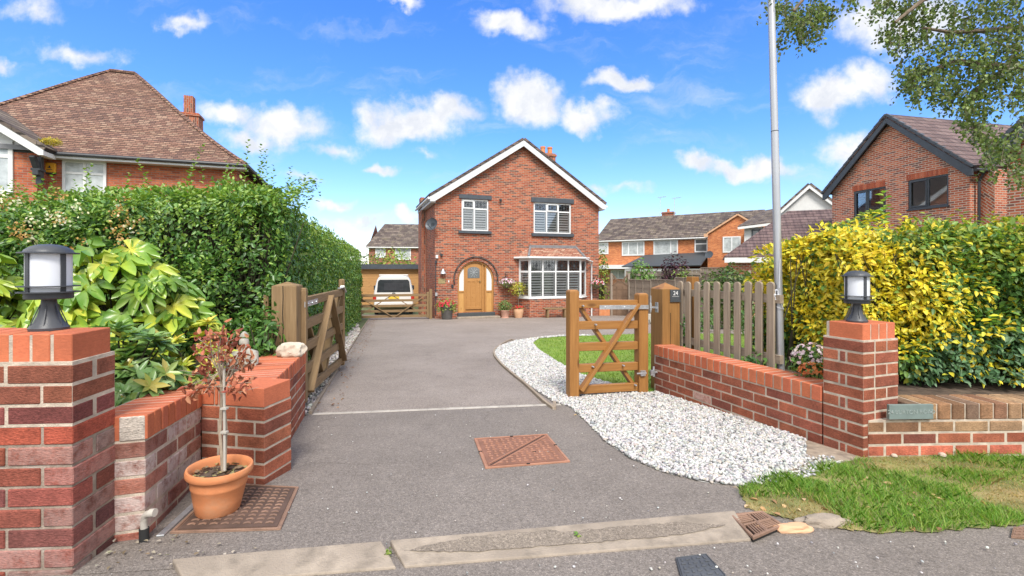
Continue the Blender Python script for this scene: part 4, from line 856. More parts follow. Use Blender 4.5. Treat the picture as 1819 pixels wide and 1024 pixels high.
for s in (-1, 1):
    mb = MB(); V.box(mb, s * .90 - .08, s * .90 + .08, -.02, .05, vg + .72, vg + 1.02); mb.build('tail_light', M['red'], van, bev=.015)
    mb = MB(); c_ = V.p(s * .84, -.75, vg + .32); mb.loft([[c_ + V.u * x + (V.n * cos(2 * pi * k / 20) + Vector((0, 0, 1)) * sin(2 * pi * k / 20)) * r for k in range(20)] for x, r in ((-.1, .27), (-.09, .32), (.09, .32), (.1, .27))]); mb.build('wheel', M['rubber'], van)
    mb = MB(); V.box(mb, s * 1.0 - .08, s * 1.0 + .08, -3.1, -3.0, vg + 1.1, vg + 1.35); mb.build('wing_mirror', M['black'], van, bev=.02)
mb = MB(); V.box(mb, -.26, .26, .02, .045, vg + .80, vg + .91); mb.build('number_plate', M['yellow'], van)
mb = MB(); c_ = V.p(0, .02, vg + 1.02); ring = lambda r, d: [c_ + V.n * d + V.u * r * cos(2 * pi * k / 20) + Vector((0, 0, r * sin(2 * pi * k / 20))) for k in range(20)]
mb.loft([ring(.085, 0), ring(.085, .02), ring(.065, .02), ring(.065, 0)], cap=False)
for pts in (((-.035, .05), (0, -.0), (.035, .05)), ((-.055, .01), (-.028, -.055), (0, -.005), (.028, -.055), (.055, .01))):
    for (a, b), (c, e_) in zip(pts[:-1], pts[1:]): mb.beam(c_ + V.u * a + V.n * .012 + Vector((0, 0, b)), c_ + V.u * c + V.n * .012 + Vector((0, 0, e_)), .014, .014)
mb.build('emblem', M['black'], van)
mb = MB(); V.box(mb, -.7, .7, -.25, -.1, vg + 1.93, vg + 1.99); mb.build('roof_spoiler', M['white_car'], van, bev=.02)
S_ = Fr(*at(655, 500, 27.5).xy, R(15)); sh = empty('shed', S_.p(1.5, 0, gz(27)), 'wide orange-brown timber shed with flat dark felt roof behind the van', 'shed')
s0, s1 = S_.t(640), S_.t(748); sz = S_.z(700, 477); mb = MB()
nb_ = 15
for i in range(nb_): z0_ = f0 + (sz - f0) * i / nb_; S_.box(mb, s0, s1, -.05 - .004 * (i % 2), 0, z0_, z0_ + (sz - f0) / nb_ - .012)
S_.box(mb, s0 + .02, s1 - .02, -4, -.056, f0, sz); S_.box(mb, s1 - .09, s1 + .01, -.0, .05, f0, sz); mb.build('wall', M['shed'], sh)
mb = MB(); S_.box(mb, s0 - .2, s1 + .15, -4.2, .25, sz, sz + .24); S_.box(mb, s0 - .2, s1 + .15, .251, .28, sz - .04, sz + .18); mb.build('roof', M['dgrey'], sh)

def field_gate(name, root_label, p0, p1, zb0, zt0, zb1, zt1, mat, rails=5, stile=.075, rail=(.035, .09), brace='half', dz1=.0, extra=.05, group=None):
    """p0 hinge end, p1 latch end (xy); bottoms and tops of the rails at both ends"""
    p0, p1 = Vector((*p0, 0)), Vector((*p1, 0)); d = (p1 - p0); L_ = d.length; u = d / L_; n = Vector((u.y, -u.x, 0)); Z = Vector((0, 0, 1))
    root = empty(name, p0 + Z * zb0, root_label, 'gate', group)
    def P(f, g, off=0): return p0 + u * L_ * f + Z * ((zb0 + (zb1 - zb0) * f) * (1 - g) + (zt0 + (zt1 - zt0) * f) * g) + n * off
    for f, e_, sw in ((0, extra, stile), (1, extra + dz1, stile * .95)):
        mb = MB(); c0, c1 = P(f, 0), P(f, 1); c0 = c0 - Z * (rail[1] / 2 + .03); c1 = c1 + Z * (rail[1] / 2 + e_)
        mb.obox((c0 + c1) / 2, u * sw / 2, n * stile / 2, Z * (c1 - c0).length / 2); b_ = c1
        mb.obox(b_ + Z * .008, u * sw / 2, n * stile / 2, Z * .008, tx=.7); mb.build('stile', mat, root, bev=.006, segs=2)
    s_ = stile / 2 / L_
    for i in range(rails):
        mb = MB(); g = i / (rails - 1); mb.beam(P(s_, g), P(1 - s_, g), rail[0], rail[1]); mb.build('rail', mat, root, bev=.004)
    def br(a, b, off): mb = MB(); mb.beam(P(*a, off), P(*b, off), rail[0] * .7, rail[1] * .95, up=n); mb.build('brace', mat, root, bev=.003)
    o_ = rail[0] / 2 + rail[0] * .36
    if brace == 'cross': br((s_ + .02, 1), (1 - s_ - .02, 0), -o_); br((s_ + .02, 0), (1 - s_ - .02, 1), o_)
    else: br((.02 + s_, 0), (.5, 1), o_); br((.5, 1), (.98 - s_, 0), o_); br((.02 + s_, .98), (.45, 0), -o_); br((.98 - s_, .98), (.5, 0), -o_)
    bolts = MB(); sg = o_ + rail[0] * .36
    return root, P, u, n, sg
gp0 = H.p(-.32, .12, 0); gp1 = H.p(-3.2, .12, 0); gy = gz(19.6)
r_, *_ = field_gate('side_gate', 'wide brown five-bar gate closed across the drive in front of the van', gp0.xy, gp1.xy, gy + .16, gy + 1.02, gy + .2, gy + 1.04, M['oldwood'], 5, .09, (.045, .10), extra=.06)
mb = MB(); mb.obox(H.p(-.2, .12, gy + .6), H.u * .06, H.n * .06, Vector((0, 0, .65))); tag(mb.build('gate_post', M['oldwood'], bev=.006), 'thin brown gate post against the corner of the main house', 'gate post')

# ------------------------------------------------------------------ modelled brickwork near the viewer
NEW = [(.27, .084, .048), (.30, .093, .052), (.245, .076, .045), (.32, .103, .056), (.275, .088, .054), (.215, .070, .046)]
OLD = [(.25, .068, .045), (.16, .055, .048), (.29, .08, .05), (.125, .05, .048), (.22, .068, .05), (.185, .08, .06)]
COP = [(.44, .125, .06), (.48, .14, .068), (.41, .115, .056), (.46, .14, .072)]
BUFF = [(0.302, 0.177, 0.099), (0.346, 0.218, 0.125), (0.259, 0.143, 0.079), (0.317, 0.197, 0.119), (0.216, 0.116, 0.066)]
Zv = Vector((0, 0, 1))
def jit(c, a=.12):
    k = 1 + random.uniform(-a, a); return tuple(max(0, x * k * (1 + random.uniform(-.04, .04))) for x in c)
def one_brick(mb, a, b, inn, th, zt, h, col, out=0.0):
    """brick whose outer top edge runs a..b (3D), going inwards by th"""
    d = (b - a) / 2; o = random.uniform(-.0022, .0022) + out
    mb.obox((a + b) / 2 + inn * (th / 2 - o) - Zv * (h / 2) + Zv * random.uniform(-.0012, .0012), d, inn * th / 2, Zv * h / 2, 0, col)
def wall_run(bb, mm, A, B, inn, th, n, colf, first=0, bl=.215, ends=(0, 0), skip=0.0):
    """stretcher courses under the line A..B (top, outer face)"""
    A, B = Vector(A), Vector(B); L_ = (B - A).length; u = (B - A) / L_
    for k in range(n):
        s = 0.0; i = 0; zz = -Zv * (.075 * k)
        x = (-.1125 if (k + first) % 2 else 0.0)
        while x < L_ - .02:
            a, b = max(0, x), min(L_, x + bl)
            if b - a > .03: one_brick(bb, A + u * a + zz, A + u * b + zz, inn, th, 0, .065, colf(k, (a + b) / 2, n))
            x += bl + .010
    m = .0025
    mm.obox((A + B) / 2 + inn * (th / 2) - Zv * (.075 * n / 2 - .004), u * (L_ / 2 - m), inn * (th / 2 - m), Zv * (.075 * n / 2 + .006))
def coping_run(cb, mm, A, B, inn, th, over=.0, w=.065, h=.1025):
    A, B = Vector(A), Vector(B); L_ = (B - A).length; u = (B - A) / L_; n = max(1, round(L_ / (w + .010))); st = L_ / n
    for i in range(n):
        a, b = A + u * (i * st + (.006 if i else 0)), A + u * ((i + 1) * st - (.006 if i < n - 1 else 0)); one_brick(cb, a, b, inn, th, 0, h, jit(random.choice(COP), .06), over)
    mm.obox((A + B) / 2 + inn * th / 2 - Zv * (h / 2 + .0018), u * (L_ / 2 - .002), inn * (th / 2 - .0015), Zv * (h / 2 - .0002))
def pier(name, label, c, u, v, a, b, ztop, n, colf, cop_n, capcol=COP, swap=False, old=99):
    """c: front corner at ground, u: along first face (length a), v: along second face (length b)"""
    root = empty(name, Vector((c[0], c[1], gz(c[1]))), label, 'brick pier'); bb, mm, cb = MB(), MB(), MB()
    c = Vector((c[0], c[1], 0)); u, v = Vector((*u, 0)).normalized(), Vector((*v, 0)).normalized(); w_ = .1025
    zt = ztop - .1025 - .010
    corners = [c, c + u * a, c + u * a + v * b, c + v * b]; dirs = [u, v, -u, -v]; lens = [a, b, a, b]; inn = [v, -u, -v, u]
    for k in range(n):
        z = zt - .075 * k
        for f in range(4):
            odd = (k + f) % 2; s0 = 0 if odd == 0 else w_ + .010; s1 = lens[f] if odd == 0 else lens[f] - w_ - .010
            x = s0
            while x < s1 - .02:
                e_ = min(x + .215, s1)
                if s1 - e_ < .05: e_ = s1
                one_brick(bb, corners[f] + dirs[f] * x + Zv * z, corners[f] + dirs[f] * e_ + Zv * z, inn[f], w_, 0, .065, colf(k, f, x)); x = e_ + .010
    mid = c + u * a / 2 + v * b / 2; hgt = .075 * n
    hn = .075 * min(n, old); mm.obox(mid + Zv * (zt - hn / 2 + .006), u * (a / 2 - .002), v * (b / 2 - .002), Zv * (hn / 2 + .006))
    if old < n: om = MB(); om.obox(mid + Zv * (zt - (hn + hgt) / 2), u * (a / 2 - .005), v * (b / 2 - .005), Zv * ((hgt - hn) / 2)); om.build('old_mortar', M['oldmortar'], root)
    # capping course of bricks on edge
    if swap: c, u, v, a, b = c, v, u, b, a
    ic = .012; cc = c + u * ic + v * ic; a2, b2 = a - 2 * ic, b - 2 * ic
    m = max(2, round(a2 / .075)); st = a2 / m; dep = .215
    for i in range(m):
        e0, e1 = (.005 if i else 0), (.005 if i < m - 1 else 0)
        p0 = cc + u * (i * st + e0) + Zv * ztop; p1 = cc + u * ((i + 1) * st - e1) + Zv * ztop
        one_brick(cb, p0, p1, v, min(dep, b2), 0, .1025, jit(random.choice(capcol), .06))
    if b2 - dep > .05:
        k2 = max(1, round(a2 / .225)); s2 = a2 / k2; q = cc + v * (dep + .01)
        for i in range(k2): one_brick(cb, q + u * (i * s2 + (.004 if i else 0)) + Zv * ztop, q + u * ((i + 1) * s2 - (.004 if i < k2 - 1 else 0)) + Zv * ztop, v, b2 - dep - .01, 0, .1025, jit(random.choice(capcol), .06))
    mm.obox(mid + Zv * (ztop - .0545), u * (a2 / 2 - .003), v * (b2 / 2 - .003), Zv * .0505)
    bb.build('brickwork', M['brick'], root, bev=.0035); mm.build('mortar', M['mortar'], root); cb.build('capping', M['coping'], root, bev=.003)
    return root
def newcol(k, s, n): return jit(random.choice(NEW), .15)
# right-hand pier and wall
PC = Vector((2.198, 2.886)); wdir = (Vector((1.491, 4.842)) - Vector((2.208, 2.886))).normalized(); pr = Vector((wdir.y, -wdir.x))
pr = Vector((.945, .327)).normalized()
pier('brick_pier', 'red brick gate pier on the right with lamp and slate road name beside it', PC, wdir, pr, .26, .325, .838, 11, lambda k, f, x: jit((.11, .07, .065)) if (k == 2 and f == 3 and x > .2) else jit(random.choice(NEW), .15), 4, COP, True)
rw = empty('garden_wall', Vector((1.85, 3.9, gz(3.9))), 'low red brick wall with bright brick-on-edge coping below the picket fence', 'wall')
bb, mm, cb = MB(), MB(), MB(); inn = Vector((-wdir.y, wdir.x, 0)) * -1
A = Vector((*(PC + wdir * .27), .386)); B = Vector((1.491, 4.842, .386))
if inn.x < 0: inn = -inn
coping_run(cb, mm, A, B, inn, .215, .004)
def rcol(k, s, n):
    c = jit(random.choice(NEW), .15); e_ = .75 if (k == 0 and .15 < s < .5 and random.random() < .6) else (.35 if random.random() < .06 else 0); return (*c, e_)
wall_run(bb, mm, A - Zv * .1125, B - Zv * .1125, inn, .205, 6, rcol)
bb.build('brickwork', M['brick'], rw, bev=.0035); mm.build('mortar', M['mortar'], rw); cb.build('coping', M['coping'], rw, bev=.003)
# boundary wall to the right of the pier: buff courses above red, crumbling mortar
lw = empty('boundary_wall', Vector((3.4, 2.9, .0)), 'low worn buff and red brick boundary wall under the yellow hedge', 'wall')
bb, mm = MB(), MB(); A = Vector((*(PC + pr * .06 + Vector((-.02, -.012))), 0)); B = A + Vector((3.4, -.14 + .25, 0)).normalized() * 3.6
u_ = (B - A).normalized(); in_ = Vector((-u_.y, u_.x, 0))
def lcol(k, s, n): return jit(random.choice(BUFF if k < 1 else (NEW if k < 2 else [(.47, .13, .08), (.42, .12, .075)])), .2)
A2 = A + Zv * .335; B2 = B + Zv * .335; A2 += u_ * .27
L_ = (B2 - A2).length; n_ = int(L_ / .09)
for i in range(n_):
    p = A2 + u_ * (L_ * i / n_); one_brick(bb, p, p + u_ * (L_ / n_ - .012), in_, .215, 0, .10, jit(random.choice(BUFF + [(.14, .095, .065), (.17, .11, .075)]), .25))
wall_run(bb, mm, A + Zv * .225, B + Zv * .225, in_, .205, 4, lcol, 1)
mm.obox((A2 + B2) / 2 + in_ * .108 - Zv * .05, u_ * (L_ / 2 - .01), in_ * .098, Zv * .046)
for i in range(9):
    x = random.uniform(.1, 2.2); s = random.uniform(.012, .024); p = A + u_ * x - in_ * .01; p.z = gz(2.8) + .01
    mm.lathe(p, [(s, 0), (s * .9, s * .5), (s * .4, s * .8), (0, s * .85)], 7)
bb.build('brickwork', M['brick'], lw, bev=.005); mm.build('mortar', M['mortar'], lw)
# slate road name by the pier
sg = empty('road_sign', A + u_ * .30 + Zv * .27, 'long grey-green slate plate with the road name on the low right wall', 'sign')
mb = MB(); a_, b_ = A + u_ * .115 - in_ * .012, A + u_ * .40 - in_ * .012; a_.z = b_.z = .293; mb.obox((a_ + b_) / 2, (b_ - a_) / 2, in_ * .010, Zv * .046); mb.build('plate', M['slate'], sg, bev=.002)
M['engraved'] = plain('engraved_letters', (.24, .28, .265), .7)
text_mesh('lettering', '24 BURTON ROAD', .036, (a_ + b_) / 2 - in_ * .0105, u_, -in_, M['engraved'], sg)
mb = MB()
for s in (-.125, .125): c_ = (a_ + b_) / 2 + u_ * s - in_ * .010; mb.lathe(c_ - Zv * .0035, [(.0, 0), (.005, 0), (.005, .007), (0, .007)], 8)
mb.build('screw', M['galv'], sg)
# left-hand pier: newer red courses over old mottled bricks, lime bloom on its drive side
def pcol(k, f, x):
    if k < 2: return jit((.22, .075, .045), .15)
    if k < 3: return jit((.185, .056, .05), .15)
    if k < 4: return jit(random.choice([(.33, .078, .045), (.19, .052, .048)]), .12)
    c = jit(random.choice(OLD), .2); e_ = ((.15 if x == 0 else 1.0) if f == 1 and 4 <= k <= 10 else (.18 if random.random() < .25 else 0)); return (*c, e_)
LC = Vector((-1.613, 1.69)); uL = Vector((-.99, -.06)); vL = Vector((-.148, .989))
pier('brick_pier', 'old dark red brick gate pier with white salt stains on the left, carrying a lamp', LC + Vector((uL.x, uL.y)) * .45, -uL, vL, .45, .225, .948, 13, pcol, 5, old=3)
lwl = empty('garden_wall', Vector((-1.6, 2.6, .02)), 'stepped red brick wall with orange coping beside the terracotta pot', 'wall')
bb, mm, cb = MB(), MB(), MB()
def run2(p0, p1, inn, z0, z1, n, th, colf, first=0):
    A, B = Vector((*p0, z0)), Vector((*p1, z1)); coping_run(cb, mm, A, B, inn, th, .006); wall_run(bb, mm, A - Zv * .1125, B - Zv * .1125, inn, th - .012, n, colf, first)
def effc(k, s, n): c = jit(random.choice(NEW + OLD[:3]), .15); return (*c, .55 if random.random() < .45 else .1)
N0, N1 = Vector((-1.539, 1.937)), Vector((-1.717, 2.549)); S1 = Vector((-1.33, 2.479)); E1 = Vector((-1.757, 3.926))
i1 = Vector((-(N1 - N0).y, (N1 - N0).x, 0)).normalized(); run2(N0, N1, i1, .575, .53, 7, .215, effc)
i2 = Vector((-(E1 - S1).y, (E1 - S1).x, 0)).normalized(); d2 = (E1 - S1).normalized()
run2(S1 + d2 * .225, E1, i2, .545 - .0086, .487, 7, .30, lambda k, s, n: jit(random.choice(NEW + [(.38, .10, .055)]), .15))
i3 = Vector((-(S1 - N1).y, (S1 - N1).x, 0)).normalized()
A, B = Vector((*N1, .545)), Vector((*S1, .545)); u3 = (B - A).normalized(); L3 = (B - A).length
for s0, s1 in ((0, .08), (.09, .105), (.115, L3)): one_brick(cb, A + u3 * s0, A + u3 * s1, i3, .22, 0, .1025, jit(random.choice(COP), .06), .006)
mm.obox((A + B) / 2 + i3 * .11 - Zv * .052, u3 * (L3 / 2 - .006), i3 * .105, Zv * .049)
wall_run(bb, mm, A - Zv * .1125, B - Zv * .1125, i3, .225, 7, lambda k, s, n: jit(random.choice(NEW), .15))
one_brick(bb, Vector((*N0, .573)) + i1 * .0 + Vector((0, -.004, 0)), Vector((*N0, .573)) + i1 * .09 + Vector((0, -.004, 0)), d2.to_3d(), .01, 0, .10, (.5, .44, .38, .0), .001)
bb.build('brickwork', M['brick'], lwl, bev=.0035); mm.build('mortar', M['mortar'], lwl); cb.build('coping', M['coping'], lwl, bev=.003)

# ------------------------------------------------------------------ pier lamps
def pier_lamp(loc, rot, label):
    r = empty('pier_lamp', (0, 0, 0), label, 'lamp'); o = Vector((0, 0, 0)); mb = MB()
    mb.lathe(o, [(.0, 0), (.078, 0), (.080, .010), (.074, .016), (.072, .020), (.060, .030), (.046, .055), (.036, .085), (.030, .115), (.030, .125), (0, .125)], 32)
    for k in range(6): a = 2 * pi * k / 6 + .2; mb.beam(o + Vector((.071 * cos(a), .071 * sin(a), .020)), o + Vector((.033 * cos(a), .033 * sin(a), .1)), .004, .004)
    mb.build('stem', M['lampblack'], r, smooth=True, angle=30)
    mb = MB(); mb.lathe(o, [(0, .122), (.092, .122), (.095, .126), (.095, .146), (.122, .147), (.122, .151), (0, .151)], 40)
    mb.lathe(o, [(.095, .170), (.122, .170), (.122, .174), (.095, .174)], 40, cap=False)
    for k in range(4): a = pi / 2 * k + .55; c = o + Vector((.094 * cos(a), .094 * sin(a), .225)); mb.obox(c, Vector((-sin(a), cos(a), 0)) * .011, Vector((cos(a), sin(a), 0)) * .003, Zv * .077)
    mb.build('cage', M['lampblack'], r, smooth=True, angle=30)
    mb = MB(); mb.lathe(o, [(0, .151), (.090, .151), (.090, .300), (0, .300)], 40); mb.build('diffuser', M['opal'], r, smooth=True, angle=30)
    mb = MB(); mb.lathe(o, [(0, .299), (.118, .299), (.118, .304), (.097, .306), (.092, .314), (.07, .327), (.04, .335), (0, .338)], 40); mb.build('cap', M['lampblack'], r, smooth=True, angle=30)
    r.scale = (.76, .76, 1.0); r.location = loc; r.rotation_euler.z = rot; WL[r.name] = Vector(loc); return r
pl = pier_lamp((-1.825, 1.82, .948), .82, 'larger-looking black pillar lamp with white drum, on the left pier')
pier_lamp((2.268, 3.035, .838), 1.03, 'black pillar lamp with white drum on the right pier by the yellow hedge')

# ------------------------------------------------------------------ gate posts and the two leaves of the drive gate
def square_post(name, c, s, z0, z1, ang, mat, label, pyramid=.03, top=None):
    u = Vector((cos(ang), sin(ang), 0)) * s / 2; n = Vector((-sin(ang), cos(ang), 0)) * s / 2; c = Vector((c[0], c[1], 0)); r = empty(name, c + Zv * z0, label, 'gate post'); mb = MB()
    mb.obox(c + Zv * (z0 + z1) / 2, u, n, Zv * (z1 - z0) / 2); mb.build('post', mat, r, bev=.006, segs=2); mb = MB()
    q = [c + Zv * (z1 + .001) + u * i * .98 + n * j * .98 for i, j in ((-1, -1), (1, -1), (1, 1), (-1, 1))]; mb.add(q + [c + Zv * (z1 + pyramid)], [(0, 1, 4), (1, 2, 4), (2, 3, 4), (3, 0, 4), (3, 2, 1, 0)]); mb.build('post_top', top or mat, r); return r
ga = R(17); gpc = at(1181.5, 500, 4.98); rp = square_post('gate_post', gpc, .215, gz(4.9) - .05, at(0, 513, 4.98).z, ga, M['postwood'], 'thick honey brown gate post carrying the slate number 24', .065, M['gatewood'])
mb = MB(); mb.obox(Vector((gpc.x, gpc.y, .5)) + Vector((sin(ga), -cos(ga), 0)) * .1075 + Vector((cos(ga), sin(ga), 0)) * -.012, Vector((cos(ga), sin(ga), 0)) * .0025, Vector((sin(ga), -cos(ga), 0)) * .002, Zv * .22); mb.build('crack', M['hole'], rp)
un, nn = Vector((cos(ga), sin(ga), 0)), Vector((sin(ga), -cos(ga), 0))
sc_ = Vector((gpc.x, gpc.y, 0)) + nn * .116 + un * .042; sc_.z = at(0, 526, 4.88).z
ns = empty('number_sign', sc_ - Zv * .07, 'small square dark slate house number 24 on the right gate post', 'sign'); mb = MB(); mb.obox(sc_, un * .062, nn * .006, Zv * .066); mb.build('plate', M['slatedark'], ns, bev=.002)
text_mesh('numerals', '24', .062, sc_ + nn * .0065 + Zv * .027, un, nn, M['white'], ns)
mb = MB(); mb.obox(sc_ + nn * .007 - Zv * .006, un * .042, nn * .0008, Zv * .0012); mb.build('rule', M['white'], ns)
lp = Vector((-1.955, 4.02)); lpr = square_post('gate_post', lp, .20, gz(4) - .05, at(0, 508, 4.0).z, R(10), M['oldwood'], 'thick weathered brown gate post with a long crack, at the end of the left wall', .035)
mb = MB(); ua, na = Vector((cos(R(10)), sin(R(10)), 0)), Vector((sin(R(10)), -cos(R(10)), 0)); pth = [(0, .42), (-.004, .55), (.003, .68), (-.002, .8), (.002, .95), (0, 1.04)]
for (a, z0), (b, z1) in zip(pth[:-1], pth[1:]): mb.beam(Vector((*lp, z0)) + na * .0995 + ua * (a - .008), Vector((*lp, z1)) + na * .0995 + ua * (b - .008), .006, .006, up=na)
mb.build('crack', M['hole'], lpr)
mb = MB()
for i in range(3): mb.box(-2.22 + i * .06, -2.175 + i * .06, 4.12 + .03 * i, 4.14 + .03 * i, gz(4), .95 - .05 * i)
tag(mb.build('slatted_screen', M['oldwood'], bev=.003), 'dark narrow wooden slats behind the left gate post', 'fence')
# right leaf
hg, lt = at(1139, 500, 4.80), at(1017, 500, 4.58)
root, P, u, n, so_ = field_gate('drive_gate', 'short honey coloured timber gate leaf with crossed braces, standing open on the right', hg.xy, lt.xy, at(0, 690, 4.72).z, at(0, 541, 4.72).z, at(0, 692, 4.6).z, at(0, 540, 4.6).z, M['gatewood'], 5, .105, (.05, .082), 'cross', extra=.055, dz1=.03)
mb = MB(); fo = -n if n.y > 0 else n; so_ = .055
for f, g in ((.10, .985), (.88, .98), (.30, .76), (.70, .76), (.5, .5), (.3, .27), (.74, .27), (.12, .03), (.88, .03)):
    mb = MB(); c_ = P(f, g) + fo * .055; mb.loft([[c_ + fo * d + u * r * cos(2 * pi * k / 8) + Zv * r * sin(2 * pi * k / 8) for k in range(8)] for d, r in ((-.03, .009), (.005, .009), (.011, .004))])
    mb.build('bolt', M['galv'], root, smooth=True)
mb = MB(); a_, b_ = P(-.06, .965) + fo * .064, P(.66, .965) + fo * .064; mb.beam(a_, b_, .006, .042, up=Zv); mb.lathe(P(-.10, .965) + fo * .055 - Zv * .035, [(.012, 0), (.012, .075), (0, .075)], 10)
for f in (.08, .3, .58): c_ = P(f, .965) + fo * .066; mb.loft([[c_ + fo * d + u * r * cos(2 * pi * k / 8) + Zv * r * sin(2 * pi * k / 8) for k in range(8)] for d, r in ((0, .008), (.006, .008), (.009, .003))])
mb.beam(P(-.10, .9) + fo * .05, P(-.10, 1.1) + fo * .05, .014, .014, up=u); mb.beam(P(-.11, .965) + fo * .05, P(-.20, .955) + fo * .05, .02, .02); mb.beam(P(-.20, .90) + fo * .045, P(-.20, 1.02) + fo * .045, .05, .008, up=u)
mb.build('strap_hinge', M['galv'], root, bev=.001)
mb = MB(); zc = .175
mb.tube([P(.12, zc) + fo * .07, P(-.02, zc) + fo * .07], .009, 8); mb.beam(P(-.01, zc) + fo * .06, P(.06, zc) + fo * .06, .03, .055); mb.beam(P(-.13, zc) + fo * .06, P(-.09, zc) + fo * .06, .02, .055); mb.tube([P(-.09, zc) + fo * .05, P(-.21, zc) + fo * .05], .011, 8); mb.tube([P(-.15, zc - .05) + fo * .05, P(-.15, zc + .07) + fo * .05], .012, 8)
mb.build('lower_hinge', M['galv'], root, bev=.001)
# left leaf, folded back along the hedge
hl = Vector((-1.87, 4.12)); ll = Vector((-2.36, 6.4))
root, P, u, n, so_ = field_gate('drive_gate', 'long weathered brown gate leaf with slanted braces, swung back against the left hedge', hl, ll, .07, .885, -.075, .86, M['oldwood'], 5, .075, (.045, .09), 'half', extra=.07, dz1=.05)
fo = n if n.x > 0 else -n; mb = MB(); mb.beam(P(-.02, .98) + fo * .03, P(.22, .98) + fo * .03, .006, .05, up=Zv)
for f in (.03, .1, .18): c_ = P(f, .98) + fo * .034; mb.loft([[c_ + fo * d + u * r * cos(2 * pi * k / 8) + Zv * r * sin(2 * pi * k / 8) for k in range(8)] for d, r in ((0, .009), (.006, .009), (.01, .003))])
mb.build('strap_hinge', M['galv'], root); mb = MB(); mb.beam(P(.93, 1.09) + fo * .03, P(1.03, 1.0) + fo * .03, .05, .02); mb.beam(P(.84, 1.07) + fo * .02, P(.98, 1.07) + fo * .02, .04, .012); mb.build('latch', M['galv'], root)

# ------------------------------------------------------------------ picket fence
pf = empty('picket_fence', Vector((2.0, 4.3, .2)), 'round-topped grey timber picket fence behind the right brick wall', 'fence')
fdir = Vector((wdir.x, wdir.y, 0)); f0_ = at(1207, 500, 5.02); f0_.z = 0
pxs = [1210, 1224, 1240, 1257, 1275, 1293, 1311.5, 1331, 1350, 1371]
fl = Fr.two(f0_.xy, (f0_ - fdir * 2).xy)
for i, px in enumerate(pxs):
    tc = fl.t(px); w_ = .036; zt = fl.z(px, 500) + random.uniform(-.006, .006); mb = MB(); zb_ = .26
    out = [(tc - w_, zb_), (tc + w_, zb_), (tc + w_, zt - .03)] + [(tc + w_ * cos(pi * k / 10), zt - .03 + .03 * sin(pi * k / 10)) for k in range(1, 10)] + [(tc - w_, zt - .03)]
    fl.prism(mb, out, 0, .022)
    for j in range(len(mb.u)): mb.u[j] = (Zv, i * 1.7)
    mb.build('picket', M['greywood'], pf, bev=.003)
for z in (.93, .42):
    mb = MB(); fl.box(mb, fl.t(1207), fl.t(1385), -.045, -.001, z - .035, z + .035); mb.build('rail', M['greywood'], pf)
mb = MB(); tq = fl.t(1218); fl.box(mb, tq - .045, tq + .045, -.14, -.046, gz(5), 1.10); mb.build('post', M['gatewood'], pf, bev=.004)
# flagpole
fp = at(1387, 655, 3.93); ft = at(1370, 0, 3.93); d_ = (ft - fp); fpo = empty('flagpole', fp, 'tall silver flagpole rising behind the right brick wall', 'flagpole')
mb = MB(); j_ = fp + d_ * .643; mb.tube([fp - Zv * .1, j_], [.0310, .0300], 24); mb.tube([j_ + d_.normalized() * .003, fp + d_ * 1.9], [.0290, .025], 24); mb.build('pole', M['silver'], fpo, smooth=True)
mb = MB(); mb.tube([j_ - d_.normalized() * .003, j_ + d_.normalized() * .004], .0306, 24); mb.build('joint_ring', M['dgrey'], fpo)
mb = MB(); c_ = fp + d_ * .20 + Vector((-.034, -.02, 0))
for k in range(6): mb.tube([c_ + Vector((random.uniform(-.008, .008) + .016 * cos(a), random.uniform(-.01, .01), .045 * sin(a))) for a in [2 * pi * i / 12 for i in range(13)]], .004, 5)
pth = [c_ + Vector((.012 + .01 * sin(i), -.022, .06 + .25 * i)) for i in range(14)]; mb.tube(pth[:2], .0022, 5); mb.tube([c_ + Vector((.02, -.022, -.05)), c_ + Vector((.05, -.022, -.12)), c_ + Vector((-.005, -.015, -.10))], .003, 5)
mb.build('halyard', M['opal'], fpo)

